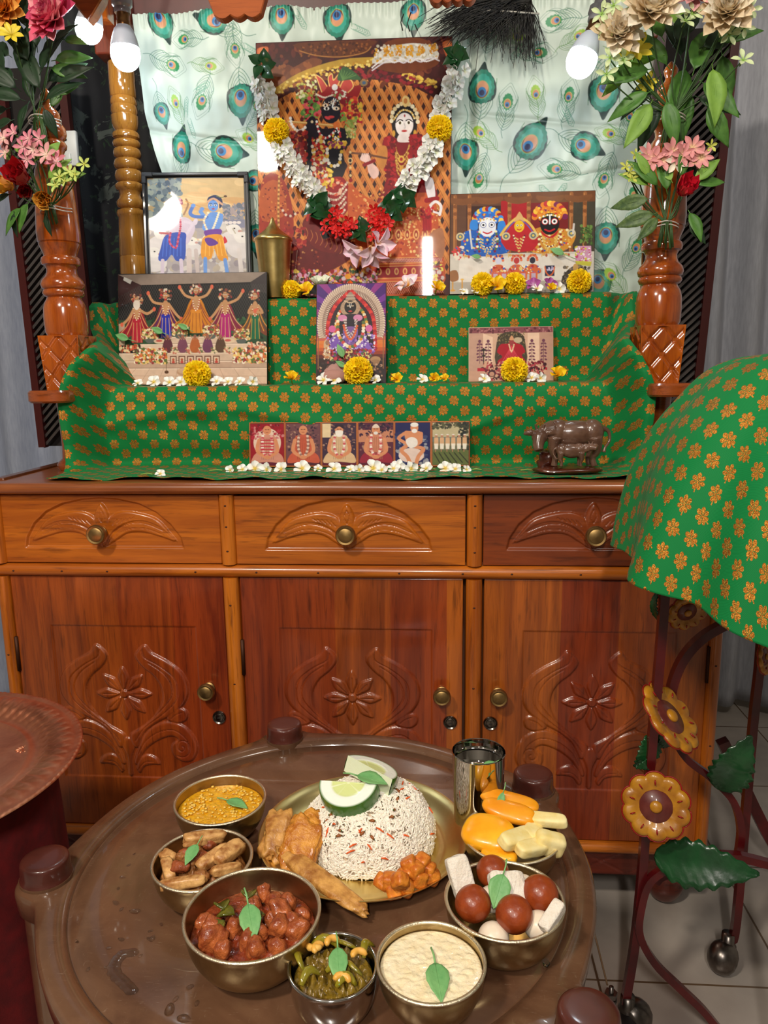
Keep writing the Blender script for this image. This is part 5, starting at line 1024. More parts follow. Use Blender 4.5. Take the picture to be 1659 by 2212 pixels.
# ---- small faded print (crop 127..560 x 768..1055)
def faded():
    c = Canvas(127, 768, 560, 1055, 230, 155, (206, 166, 140))
    c.rect(127, 768, 560, 800, (130, 70, 76)); c.speck(130, 775, 556, 798, 60, 3, 8, [(170, 110, 110), (90, 40, 50)], 2); c.rect(127, 798, 205, 1055, (190, 148, 128)); c.rect(490, 798, 560, 1055, (186, 142, 122)); c.poly([(200, 800), (250, 820), (250, 1000), (200, 1000)], (226, 190, 164), sm=0); c.rect(430, 800, 490, 1000, (226, 190, 164))
    c.poly([(270, 1000), (270, 850), (290, 805), (350, 790), (400, 805), (418, 850), (418, 1000)], (70, 60, 44), sm=2); c.speck(275, 795, 415, 990, 240, 2, 5, [(120, 106, 70), (50, 40, 30), (150, 130, 90)], 3)
    c.poly([(272, 900), (290, 860), (330, 855), (350, 830), (372, 855), (400, 865), (418, 900), (400, 920), (425, 960), (400, 985), (280, 985), (275, 950), (300, 925)], (166, 16, 36)); [c.line([(346, 870), (290+k*16, 970)], 4, (206, 60, 76), sm=0) for k in range(8)]; c.ell(347, 850, 13, 17, (150, 60, 60)); c.poly([(336, 836), (348, 812), (360, 836)], (206, 150, 110)); c.ell(380, 838, 22, 15, (190, 170, 140)); c.beads([(334, 862), (347, 900), (360, 862)], 4, [(226, 190, 150)])
    for x in (182, 226, 452, 512):
        c.line([(x, 960), (x, 850)], 3, (96, 56, 70), sm=0)
        for k in range(6): [c.ell(x+s*(8+3*(k % 2)), 858+k*17, 7, 5, (110, 60, 80), s*.5) for s in (-1, 1)]
        c.ell(x, 842, 8, 9, (110, 60, 80))
    c.line([(203, 880), (203, 985)], 6, (40, 26, 26), sm=0); c.ell(203, 888, 14, 6, (40, 26, 26)); c.ell(203, 920, 12, 5, (40, 26, 26)); c.ell(203, 985, 16, 6, (40, 26, 26))
    c.rect(127, 1000, 560, 1055, (196, 150, 126)); c.poly([(170, 985), (530, 985), (530, 1000), (170, 1002)], (176, 30, 50), sm=0); c.speck(205, 955, 320, 1050, 150, 4, 10, [(110, 20, 40), (60, 20, 30), (170, 60, 70), (206, 160, 130)], 4); c.speck(400, 955, 520, 1040, 150, 4, 10, [(110, 20, 40), (60, 20, 30), (170, 60, 70), (206, 160, 130)], 5)
    c.ell(245, 1015, 20, 18, (70, 30, 40)); c.ell(245, 1018, 13, 12, (190, 140, 116)); c.grain(.05, .1, 6); return c
picture('devotional_print', (1013, 707), (1196, 704), (1012, 826), (1196, 825), .297, .325, faded(), 'small faded print of a red-robed deity in an arched niche, right of the lower step', zb=1.1118, edge=mat('cream_paper_edge', (206, 176, 150), .6), th=.003)

# ---- six seated portraits on one long board
def portraits():
    c = Canvas(-75, 1163, 1508, 1530, 500, 118, (190, 106, 56)); FR = (214, 130, 70)
    xs = [(-66, 178), (194, 442), (458, 700), (718, 966), (982, 1228), (1246, 1500)]
    bg = [(150, 26, 40), (110, 70, 76), (64, 46, 66), (90, 40, 60), (30, 34, 86), (110, 110, 84)]
    for i, (a, b) in enumerate(xs):
        c.rect(a-8, 1163, b+8, 1530, FR); c.rect(a-3, 1168, b+3, 1524, (96, 40, 34)); c.rect(a, 1174, b, 1519, bg[i]); m = (a+b)/2
        sk = (214, 140, 100); rb = [(206, 140, 120), (196, 90, 66), (216, 180, 140), (206, 130, 100), (206, 130, 100), 0][i]
        if i == 0: c.ell(m, 1330, 100, 120, (226, 196, 176)); c.speck(a, 1180, b, 1300, 60, 6, 14, [(176, 40, 60), (110, 30, 40), (200, 120, 120)], 1)
        if i in (1, 2, 3): c.speck(a+6, 1180, b-6, 1400, 150, 4, 10, [(56, 40, 56), (130, 90, 84), (90, 60, 66), (170, 130, 110)], i)
        if i == 2: c.rect(a, 1176, a+60, 1290, (226, 200, 160)); 
        if i == 3: c.rect(a, 1230, b, 1330, (196, 130, 100)); c.speck(a+6, 1176, b-6, 1290, 70, 5, 12, [(40, 26, 50), (60, 30, 60)], 9)
        if i == 4: c.speck(a+6, 1250, b-6, 1519, 80, 8, 24, [(60, 70, 110), (150, 150, 160), (40, 44, 90)], 11); c.ell(m-10, 1440, 90, 60, (226, 200, 190))
        if i < 4:
            c.rect(a, 1480, b, 1519, (96, 30, 50) if i != 1 else (80, 40, 50)); c.poly([(m-112, 1500), (m-100, 1440), (m-70, 1400), (m-60, 1300), (m-40, 1270), (m+40, 1270), (m+62, 1300), (m+74, 1400), (m+108, 1440), (m+114, 1500), (m, 1490)], rb if i != 3 else (150, 40, 60), sm=3)
            c.poly([(m-60, 1400), (m-62, 1300), (m-30, 1268), (m+30, 1268), (m+64, 1300), (m+62, 1400)], rb, sm=3); [c.line([(m-50+k*14, 1290), (m-40+k*12, 1470)], 4, tuple(int(q*.8) for q in rb)) for k in range(8)]
            c.line([(m-60, 1310), (m-72, 1400), (m-10, 1450)], 26, sk); c.line([(m+60, 1310), (m+74, 1400), (m+10, 1450)], 26, sk); c.beads([(m-32, 1275), (m-34, 1380), (m, 1450), (m+34, 1380), (m+32, 1275)], 10, [(240, 226, 214), (200, 80, 90), (226, 170, 160)] if i != 1 else [(150, 110, 100), (220, 190, 170)], .8); c.ell(m, 1452, 26, 16, sk)
            if i == 0: [c.line([(m-46, 1310+k*26), (m+46, 1310+k*26)], 9, (190, 40, 60), sm=0) for k in range(5)]
            c.ell(m, 1228, 30, 38, sk); c.line([(m-14, 1222), (m-5, 1222)], 5, (60, 30, 30), sm=0); c.line([(m+5, 1222), (m+14, 1222)], 5, (60, 30, 30), sm=0); c.line([(m-8, 1246), (m+8, 1246)], 4, (150, 60, 50), sm=0)
            if i == 2: c.poly([(m-32, 1220), (m-26, 1186), (m+26, 1186), (m+32, 1220), (m, 1200)], (50, 34, 50)); c.poly([(m-26, 1236), (m+26, 1236), (m+18, 1280), (m-18, 1280)], (240, 230, 220))
            if i == 3: c.ell(m, 1256, 15, 13, (226, 220, 214)); c.poly([(m-26, 1210), (m, 1180), (m+26, 1210)], (226, 206, 190))
        if i == 4:
            c.poly([(m-60, 1250), (m-20, 1240), (m+30, 1240), (m+64, 1260), (m+50, 1350), (m-30, 1360)], sk); c.line([(m-60, 1260), (m-100, 1300), (m-50, 1340)], 24, sk); c.line([(m+60, 1260), (m+56, 1330), (m+20, 1350)], 24, sk); c.line([(m-40, 1360), (m-80, 1400), (m-40, 1450), (m-20, 1500)], 28, sk); c.line([(m+20, 1370), (m+76, 1390), (m+40, 1450), (m+26, 1505)], 28, sk); c.poly([(m-50, 1320), (m-10, 1290), (m+30, 1310), (m+30, 1360), (m-20, 1380)], (236, 226, 220))
            c.ell(m+12, 1215, 28, 34, sk); c.ell(m+12, 1240, 20, 17, (236, 230, 226)); c.ell(m+12, 1190, 28, 18, (236, 230, 226))
        if i == 5:
            c.rect(a, 1174, b, 1290, (190, 176, 140)); c.speck(a, 1174, b, 1220, 80, 5, 14, [(60, 60, 50), (90, 90, 64)], 12); c.speck(b-70, 1180, b, 1420, 90, 6, 16, [(60, 64, 50), (40, 44, 40)], 13); c.rect(a, 1290, b-60, 1330, (110, 120, 110)); c.rect(a, 1400, b, 1519, (96, 106, 60)); [c.line([(a+10+k*36, 1420), (a+50+k*40, 1500)], 9, (56, 60, 40), sm=0) for k in range(6)]
            for k in range(6): x = a+26+k*40; c.ell(x, 1282, 9, 11, (190, 130, 100)); c.poly([(x-14, 1295), (x+14, 1295), (x+16, 1360), (x-16, 1360)], (216, 170, 130), sm=1); c.poly([(x-14, 1345), (x+14, 1345), (x+12, 1390), (x-12, 1390)], (236, 226, 210), sm=1); c.line([(x-5, 1390), (x-5, 1410)], 5, (190, 130, 100), sm=0); c.ell(x, 1272, 9, 5, (226, 216, 206))
    for x in (-75, 186, 450, 709, 974, 1237, 1505): c.line([(x, 1163), (x, 1530)], 4, (120, 60, 36), sm=0)
    c.grain(.05, .08, 6); return c
picture('portrait_strip', (538, 912), (1015, 909), (538, 1018), (1016, 1018), .176, .19, portraits(), 'long narrow board of six seated portraits standing at the foot of the altar', cat_='picture', zb=.9355, th=.008, edge=mat('rust_edge', (120, 60, 36), .45), border=.0008)

# ================================================================== bulbs
EM = N('lit_bulb_globe'); EM.set(Base_Color=(1, 1, 1, 1), Emission_Color=(0.80, 0.93, 1.0, 1), Emission_Strength=BULB_STRENGTH); GLOBE = EM.m
BULBBODY = mat('bulb_body_plastic', (196, 206, 222), .45); SOCK = mat('clear_socket', (150, 150, 156), .2, .3); CAPM = mat('bulb_cap_metal', (150, 110, 70), .3, 1)
def bulb(p, tilt, label, s=1.0, holder=True, wire=None):
    root = empty('light_bulb', p, (tilt[0], tilt[1], 0), label=label, cat='bulb', group='bulbs lighting the shrine')
    V, F = lathe(cat([(0, -.031), (.012, -.0285), (.022, -.021), (.0282, -.008), (.0292, .004), (.0278, .013)], 4), 36); MB().add(V*s, F).build('globe', GLOBE, root)
    MB().add(*lathe([(.0278*s, .013*s), (.0282*s, .0145*s), (.0245*s, .030*s), (.019*s, .045*s), (.0145*s, .050*s), (.0140*s, .052*s), (0, .052*s)], 36)).build('bulb_body', BULBBODY, root, auto=40)
    if holder:
        MB().add(*lathe([(0, .052), (.0135, .052), (.0135, .060), (.012, .062), (.0125, .074), (.012, .08), (.0, .08)], 28)).build('bulb_cap', CAPM, root, auto=40)
        MB().add(*lathe([(.0, .074), (.0155, .074), (.0165, .078), (.016, .084), (.020, .088), (.021, .1), (.0155, .104), (.016, .125), (.012, .135), (.003, .14), (.003, .25), (0, .25)], 28)).build('holder', SOCK, root, auto=40)
    return root
bulb(atY(271, 118, .20), (.05, .02), 'lit bulb hanging in front of the rear left post, its grey collar in view')
bulb(atY(1256, 132, .20), (-.1, .35), 'lit bulb hanging beside the right flower spray, the brightest glare')
bulb(atY(192, 62, .27), (.1, .3), 'lit bulb half hidden behind the pink flower at the top left corner', .95)

# ================================================================== brass lota with pointed lid
BRASS = mat('polished_brass', (214, 190, 124), .3, 1, rgb2=(196, 168, 104), ns=40)
v = empty('brass_vessel', (atY(594, 636, .375)[0], .378, 1.3095), label='tall tapered brass vessel with a pointed lid between the framed print and tall print', cat='vessel')
vz = lambda y: atY(594, y, .378)[2]-1.3095
def vr(px_): return px_*.5/1631*1.82
pr = [(0, 0), (vr(54), 0), (vr(57), .004), (vr(62), .04), (vr(70), vz(555)), (vr(74), vz(532)), (vr(76), vz(524)), (vr(78), vz(520)), (vr(76), vz(518)), (vr(70), vz(520))]
V, F = lathe(pr, 24); MB().add(V, F).build('body', BRASS, v, auto=20)
pr = [(vr(70), vz(522)), (vr(80), vz(522)), (vr(81), vz(519)), (vr(78), vz(515)), (vr(66), vz(510)), (vr(50), vz(504)), (vr(34), vz(497)), (vr(21), vz(489)), (vr(11), vz(480)), (vr(6), vz(472)), (vr(0), vz(468))]
MB().add(*lathe(pr, 32)).build('lid', BRASS, v)

# ================================================================== cow and calf figurine
CLAY = mat('glazed_brown_clay', (112, 82, 66), .28, rgb2=(84, 58, 46), ns=30, coat=.5); CLAYD = mat('dark_glazed_base', (84, 36, 20), .28, coat=.6, rgb2=(58, 22, 12), ns=60, bump=.4, bs=120)
g = empty('cow_figurine', (.43, .075, .9345), label='glazed brown figurine of a cow turning its head to a suckling calf', cat='figurine')
def skin_blob(name, parent, parts, m, vox=.0011):
    """capsules and ellipsoids fused by a voxel remesh into one continuous surface"""
    mb = MB()
    for q in parts:
        if q[0] == 'e': V, F = ico(3); mb.add(V*np.array(q[2]), F, R=rotm(q[3]) if len(q) > 3 else None, t=q[1])
        else: mb.add(*tube(cat(q[1], 4), cat(np.array(q[2])[:, None], 4)[:, 0], 12))
    o = mb.build(name, m, parent); r = o.modifiers.new('fuse', 'REMESH'); r.mode = 'VOXEL'; r.voxel_size = vox; r.use_smooth_shade = True
    s = o.modifiers.new('soft', 'SMOOTH'); s.factor = .6; s.iterations = 5; return o
def quad(name, s, ox, oz, y, mirror=1, down=0, parent=None):
    T = lambda p: (ox+mirror*p[0]*s, y+p[1]*s, oz+p[2]*s)
    P = [('e', T((.006, 0, .058)), (.047*s, .021*s, .024*s)), ('e', T((-.024, 0, .060)), (.024*s, .019*s, .024*s)), ('e', T((.036, 0, .060)), (.021*s, .020*s, .024*s)), ('e', T((.0, 0, .050)), (.034*s, .019*s, .019*s))]
    for x, yy in ((-.030, -.011), (-.026, .011), (.040, -.011), (.036, .011)):
        P.append(('t', [T((x, yy, .052)), T((x+(.003 if x > 0 else -.002), yy, .030)), T((x+(-.003 if x > 0 else .001), yy, .016)), T((x, yy, .002))], [.013*s, .0085*s, .0052*s, .0062*s]))
    P += [('t', [T((-.034, -.002, .066)), T((-.046, -.006, .064)), T((-.054, -.012, .058 if not down else .066))], [.017*s, .013*s, .011*s])]
    hx, hy, hz = (-.057, -.015, .050) if not down else (-.062, -.008, .066)
    P += [('e', T((hx, hy, hz+.004)), (.0140*s, .0130*s, .0135*s)), ('t', [T((hx, hy-.002, hz+.004)), T((hx-.003 if not down else hx-.012, hy-.008, hz-.009 if not down else hz+.003)), T((hx-.002 if not down else hx-.020, hy-.012, hz-.019 if not down else hz+.001))], [.0120*s, .0100*s, .0085*s])]
    for e in (-1, 1): P.append(('t', [T((hx+e*.006, hy, hz+.010)), T((hx+e*.018, hy-.001, hz+.012)), T((hx+e*.028, hy-.002, hz+.009))], [.004*s, .0058*s, .002*s])); P.append(('t', [T((hx+e*.004, hy, hz+.014)), T((hx+e*.008, hy-.001, hz+.027))], [.0036*s, .0018*s]))
    P.append(('t', [T((.054, 0, .068)), T((.064, -.002, .062)), T((.066, -.004, .046)), T((.058, -.008, .034)), T((.056, -.008, .026))], [.005*s, .0034*s, .0028*s, .0026*s, .0042*s]))
    return skin_blob(name, parent, P, CLAY)
quad('cow', 1.12, .006, .013, .004, parent=g); quad('calf', .55, .004, .016, -.026, mirror=-1, down=1, parent=g)
b, F = blob(4, (.068, .032, .0075), .05, 4, 3, box=2.6); MB().add(b, F, t=(0, -.004, .0075)).build('base', CLAYD, g)
t_, F = blob(3, (.020, .014, .022), .3, 4, 9); MB().add(t_, F, t=(-.040, .010, .022)).build('stump', CLAYD, g)

# ================================================================== flowers
WHITE = mat('white_petal', (240, 240, 236), .5, sss=.25, rgb2=(226, 228, 220), ns=30); YCORE = mat('yellow_throat', (232, 190, 40), .5); YEL = mat('yellow_petal', (250, 208, 10), .42, sss=.2, rgb2=(240, 186, 6), ns=40)
MARI = mat('marigold_petal', (255, 226, 24), .55, sss=.35, rgb2=(252, 206, 10), ns=90); GSTEM = mat('pale_green_stem', (150, 176, 84), .5); PGREEN = mat('deep_leaf', (26, 62, 34), .35, rgb2=(38, 82, 42), ns=40, bump=.3, bs=150)
LEAFM = mat('fresh_tulsi_leaf', (96, 156, 92), .5, rgb2=(134, 184, 116), ns=30, sss=.15, bump=.5, bs=260)
def plum_mat(name, rim, core, mid=None):
    s = N(name); s.set(Roughness=.5, Subsurface_Weight=.4); s.b.inputs['Subsurface Radius'].default_value = (.006, .004, .003)
    a = s.n('VertexColor', layer_name='Col'); s.l(a.outputs[0], s.b.inputs['Base Color']); return s.m
PCOL = plum_mat('tinted_petal', 0, 0)
def star_flower(n=5, L=.012, Wd=.010, up=.35, curl=-.15, cup=.25, inner=(232, 200, 60), outer=(244, 244, 240), r_in=.28, seed=0, wav=0, tube_=0, tc=(226, 226, 150), spiral=.25, peak=.62, mid=None):
    """petalled flower facing +z as one mesh with painted petal colours"""
    mb = MB(); r = random.Random(seed)
    for k in range(n):
        V, F = petal(1, Wd/L*(1+.1*r.uniform(-1, 1)), curl+r.uniform(-.1, .1), cup, 7, 5, base=.3, wav=wav, seed=k, peak=peak)
        t = V[:, 1]; Vs = V*L*(1+.08*r.uniform(-1, 1)); R = rotm((0, 0, k*2*pi/n+r.uniform(-.08, .08))) @ rotm((up+r.uniform(-.12, .12), spiral, 0))
        mb.add(Vs, F, R=R); c0, c1 = lin(inner), lin(outer); w = np.clip((t-r_in*.4)/(r_in+.01), 0, 1)[:, None]; cc = c0*(1-w)+c1*w
        if mid is not None: w2 = np.clip((t-.55)/.45, 0, 1)[:, None]*np.clip(np.abs(V[:, :1])/.2, .2, 1); cc = cc*(1-w2)+lin(mid)*w2
        mb.c[-1] = np.c_[cc, np.ones(len(t))]
    if tube_: V, F = tube([(0, 0, .001), (0, .0005, -tube_*.5), (.001, .001, -tube_)], [L*.09, L*.07, L*.05], 8); mb.add(V, F, col=tc)
    V, F = ico(1); mb.add(V*L*.09, F, t=(0, 0, L*.05), col=inner); return mb
def pompom(r=.019, n=230, seed=1, pl=.42):
    mb = MB(); rr = random.Random(seed); ga = pi*(3-sqrt(5))
    for i in range(n):
        z = 1-1.72*(i+.5)/n; q = sqrt(max(0, 1-z*z)); a = i*ga; d = np.array([cos(a)*q, sin(a)*q, z]); d = d+np.array([rr.uniform(-.1, .1) for _ in range(3)])
        V, F = petal(r*pl*(.85+.3*rr.random()), r*.42, .35, .5, 4, 4, tip=.9, base=.4, wav=.12, seed=i, peak=.75)
        R = look(d, xhint=(-sin(a), cos(a), .3), spin=rr.uniform(-.5, .5)) @ rotm((pi/2-.25, 0, 0)); mb.add(V, F, R=R, t=d/np.linalg.norm(d)*r*.62)
    V, F = ico(2); mb.add(V*r*.70, F); return mb
def meshof(mb, name, m):
    o = mb.build(name, m); me = o.data; bpy.data.objects.remove(o); return me
WF = [meshof(star_flower(5, .0125, .0105, .25, -.1, .2, seed=k, spiral=.3, tube_=.018), 'white_flower', PCOL) for k in range(3)]
MG = [meshof(pompom(.0195, 250, k), 'marigold', MARI) for k in (1, 2)]
AL = [meshof(star_flower(5, .021, .019, .75, -.12, .3, inner=(226, 160, 6), outer=(252, 214, 20), r_in=.5, seed=k, tube_=.016, tc=(214, 200, 60), spiral=.35, wav=.03), 'yellow_flower', PCOL) for k in range(2)]
def put(me, name, p, R, s=1.0, label=None, cat_=None, group=None, parent=None):
    o = bpy.data.objects.new(name, me); COL.objects.link(o); MM = Matrix((R*s).tolist()).to_4x4(); MM.translation = Vector(tuple(map(float, p)))
    if parent is not None: o.parent = parent
    o.matrix_local = MM; return tag(o, label, cat_, group)
def facing(seed, tilt=.6, yaw=0): r = random.Random(seed); return look((r.uniform(-.5, .5)+yaw, -1, r.uniform(.1, tilt+.5)), spin=r.uniform(0, 6))
S1, S2 = 1.1120, 1.3085
# marigolds
for i, (px, py, r, Y, z, lb) in enumerate([(426, 810, 30, .262, S1, 'yellow marigold in front of the five-dancers print'), (774, 811, 33, .238, S1, 'yellow marigold in front of the crowned-deity print'), (1111, 804, 30, .262, S1, 'yellow marigold in front of the small faded print'),
        (629, 622, 21, .368, S2, 'yellow marigold at the foot of the brass vessel'), (1042, 613, 25, .358, S2, 'left marigold of the pair below the blue-turbaned deity'), (1112, 614, 24, .358, S2, 'yellow marigold below the small yellow-faced deity'), (1251, 610, 26, .358, S2, 'yellow marigold at the right end of the upper shelf')]):
    p = atY(px, py, Y); s = r/1631*np.linalg.norm(p-CAM)/.0232; p[2] = z+.0185*s*.95; put(MG[i % 2], 'marigold', p, facing(i, .3), s, lb, 'flower', 'marigolds offered on the shelves')
# yellow trumpet flowers
for i, (px, py, w, Y, z, lb) in enumerate([(629, 819, 24, .25, S1, 'yellow trumpet flower alone between the dancers print and crowned-deity print'), (858, 821, 18, .25, S1, 'small drooping yellow flower just right of the crowned-deity print'), (937, 821, 18, .255, S1, 'left one of the two yellow flowers left of the faded print'), (961, 820, 15, .252, S1, 'right one of the two yellow flowers left of the faded print'),
        (1204, 812, 26, .255, S1, 'yellow trumpet flower at the right corner of the faded print'), (662, 624, 27, .358, S2, 'yellow trumpet flower beside the marigold at the vessel foot'), (943, 624, 25, .352, S2, 'yellow trumpet flower between the pink plumeria and triad print'), (1074, 624, 29, .345, S2, 'open yellow flower between two marigolds below the triad print'), (1190, 629, 16, .345, S2, 'flat yellow petals under the purple orchids on the upper shelf')]):
    p = atY(px, py, Y); s = w/24; p[2] = z+.011*s; r_ = random.Random(i+40); put(AL[i % 2], 'yellow_flower', p, look((r_.uniform(-.5, .5), -1, r_.uniform(.5, 1.4))), s, lb, 'flower', 'yellow trumpet flowers on the shelves')
# white blossoms
wl = [(266, 824, .265, S1, 1.05, 'at the left corner of the dancers print'), (297, 824, .265, S1, .9, 'second from the left corner of the dancers print'), (332, 820, .262, S1, 1.25, 'upright and large, below the left potted flowers of the dancers print'), (366, 818, .266, S1, 1.1, 'left of the marigold, leaning on the dancers print'), (390, 821, .258, S1, 1.15, 'touching the left side of the marigold at the dancers print'),
      (468, 822, .262, S1, 1.15, 'touching the right side of the marigold at the dancers print'), (493, 824, .26, S1, 1.05, 'second to the right of the marigold at the dancers print'), (518, 828, .252, S1, 1.0, 'lying face up below the right half of the dancers print'), (546, 825, .258, S1, 1.0, 'at the right end of the row by the dancers print'),
      (699, 822, .248, S1, 1.2, 'at the left corner of the crowned-deity print'), (722, 824, .245, S1, 1.15, 'between the pinkish stone and marigold of the crowned-deity print'), (811, 824, .245, S1, 1.0, 'right of the marigold at the crowned-deity print'), (913, 822, .255, S1, 1.0, 'next to the yellow pair left of the faded print'),
      (1046, 821, .262, S1, 1.0, 'at the lower left of the faded print'), (1149, 818, .265, S1, 1.1, 'right of the marigold at the faded print'), (1167, 821, .26, S1, 1.0, 'between the marigold and yellow flower at the faded print'),
      (1002, 632, .355, S2, .8, 'at the lower left corner of the triad print'), (1027, 634, .350, S2, .9, 'left of the marigold below the triad print'), (1160, 625, .348, S2, 1.1, 'in front of the purple orchids on the upper shelf'), (1208, 617, .362, S2, 1.15, 'between the orchids and right-hand marigold'),
      (347, 1029, .075, .9345, .9, 'lying alone on the cloth hem, far left'), (498, 1022, .13, .9345, .9, 'with a long stem, left of the portrait board'), (524, 1021, .14, .9345, .95, 'just before the left edge of the portrait board'), (551, 1016, .15, .9345, 1.5, 'upright below the first portrait'), (577, 1022, .135, .9345, 1.2, 'right half below the first portrait'), (608, 1021, .14, .9345, 1.25, 'below the gap of first and second portraits'),
      (653, 1015, .15, .9345, 1.6, 'large and open below the second portrait'), (687, 1016, .15, .9345, .8, 'small bud below the gap of second and third portraits'), (722, 1021, .14, .9345, 1.35, 'below the third portrait'), (757, 1024, .13, .9345, 1.0, 'left of the large upright one below the fourth portrait'), (776, 1023, .13, .9345, 1.0, 'flat, just below the fourth portrait corner'), (806, 1013, .15, .9345, 1.6, 'large and upright below the fourth portrait'),
      (825, 1024, .125, .9345, 1.1, 'face up in front of the large one below the fourth portrait'), (850, 1018, .14, .9345, 1.2, 'below the gap of fourth and fifth portraits'), (860, 1008, .155, .9345, 1.2, 'leaning on the fifth portrait'), (888, 1018, .14, .9345, 1.3, 'below the middle of the fifth portrait'), (921, 1018, .14, .9345, 1.2, 'below the right edge of the fifth portrait'), (962, 1014, .145, .9345, 1.3, 'below the sixth portrait'), (984, 1021, .135, .9345, 1.1, 'right half below the sixth portrait'), (1008, 1025, .125, .9345, .8, 'wilted pinkish, at the right end of the portrait board'), (1171, 1021, .12, .9345, 1.0, 'with a stem, left of the cow figurine')]
for i, (px, py, Y, z, s, lb) in enumerate(wl):
    Y -= .02 if z < 1 else 0; p = atY(px, py, Y); p[2] = max(p[2], z+.0035) if z < 1 else z+.0065*s; put(WF[i % 3], 'white_flower', p, facing(i+7, .9), s*(1.05 if z < 1 else 1.15), 'white five-petalled flower '+lb, 'flower', 'white blossoms laid along the altar')
for px, py, dx, Y in ((330, 1033, -.02, .055), (480, 1018, -.022, .11), (698, 1026, -.012, .11), (1150, 1020, -.02, .10), (1020, 1022, .016, .11), (940, 1021, -.016, .12)):
    p = atY(px, py, Y); p[2] = .9375; tag(MB().add(*tube([p, p+np.array([dx*.5, .001, .0015]), p+np.array([dx*1.2, -.002, 0])], .0012, 6)).build('loose_sprig', GSTEM), 'loose pale green flower sprig '+{330: 'by the lone white blossom on the hem', 480: 'left of the portrait board', 698: 'below the third portrait', 1150: 'left of the cow figurine', 1020: 'right end of the portrait board', 940: 'below the sixth portrait'}[px], 'sprig', 'loose flower sprigs')
# plumeria, lotus petals, lily, orchids
PL = meshof(star_flower(5, .034, .026, .7, -.25, .35, inner=(240, 176, 50), outer=(250, 238, 240), mid=(232, 150, 200), r_in=.35, seed=3, spiral=.35, wav=.02), 'plumeria', PCOL)
p = atY(882, 618, .362); p[2] = S2+.020; put(PL, 'plumeria', p, look((-.35, -.7, .75), spin=.4), .92, 'pink-edged white plumeria lying on the shelf below the tall print', 'flower')
o = star_flower(6, .034, .028, .55, .25, .45, inner=(214, 222, 170), outer=(238, 242, 226), r_in=.5, seed=9, spiral=.1); p = atY(692, 601, .380); p[2] = S2+.022
put(meshof(o, 'lotus', PCOL), 'lotus_flower', p, look((0, -.5, 1)), .95, 'greenish white lotus behind the yellow flowers at the foot of the tall print', 'flower')
o = star_flower(6, .040, .015, .9, -.75, .3, inner=(226, 90, 20), outer=(240, 104, 30), r_in=.5, seed=5, spiral=.1); p = atY(752, 606, .375); p[2] = S2+.010
put(meshof(o, 'lily', PCOL), 'orange_lily', p, look((.25, -.5, 1)), .85, 'orange lily with curled petals behind the crowned-deity print', 'flower')
OR = meshof(star_flower(5, .019, .014, .6, -.1, .3, inner=(226, 190, 214), outer=(176, 84, 160), r_in=.3, seed=6, spiral=.2), 'orchid', PCOL)
for px, lb in ((1153, 'left'), (1186, 'right')): p = atY(px, 612, .364); p[2] = S2+.015; put(OR, 'orchid', p, look((.3 if px > 1160 else -.4, -1, .6)), 1.05, lb+' one of the two purple orchids below the triad print', 'flower', 'purple orchids')
p = atY(722, 812, .258); V, F = blob(3, (.030, .012, .017), .12, 2, 4); tag(MB().add(V, F, t=(p[0], .256, S1+.015)).build('pink_stone', mat('pinkish_stone', (176, 128, 116), .7, bump=.3, bs=120)), 'pinkish worn stone leaning before the crowned-deity print', 'stone')
# fresh leaves stuck on the pictures
def leaf_obj(p, R, L, Wd, label, stem=.3, m=LEAFM, parent=None, name='tulsi_leaf', grp='green leaves stuck on the pictures', cat_='leaf', droop=.12):
    mb = MB(); V, F = leafV(L, Wd, droop, .12, 11, 7, ser=.06); mb.add(V, F); mb.add(*tube([(0, .02*L, -.0), (0, -L*stem*.5, .0005), (L*.03, -L*stem, -.0005)], .0007*L/.03, 6))
    mb.add(*tube([(0, 0, .0002), (0, L*.5, -droop*L*.25+.0003), (0, L*.95, -droop*L*.9+.0003)], .0004*L/.03, 5)); o = mb.build(name, m, parent); MM = Matrix(R.tolist()).to_4x4(); MM.translation = Vector(tuple(map(float, p))); o.matrix_local = MM; o.modifiers.new('thickness', 'SOLIDIFY').thickness = .0004
    return tag(o, label, cat_ if label else None, grp if label else None)
for px, py, ang, L, Y, st, lb in ((278, 733, 70, .036, .300, .5, 'on the lower left of the dancers print'), (352, 719, 65, .032, .302, .4, 'on the dancers print below the second dancer'), (406, 711, 62, .028, .304, .5, 'on the dancers print below the middle dancer'), (742, 772, -25, .034, .272, .1, 'upper pale one on the crowned-deity print'), (746, 792, -60, .026, .270, .1, 'lower one on the crowned-deity print by the marigold'), (1038, 556, -75, .022, .384, .1, 'on the triad print below the blue-turbaned deity'), (1218, 549, 65, .034, .386, .9, 'with a long stem on the triad print below the black-faced deity'), (1212, 549, 68, .001, .386, .1, None)):
    if lb is None: continue
    a = radians(ang); p = atY(px, py, Y-.004); leaf_obj(p, look((0, -1, .15)) @ rotm((0, 0, -a if ang < 0 else pi-a*1.0-.6 if False else a)), L, L*.5, 'green leaf stuck '+lb, st)

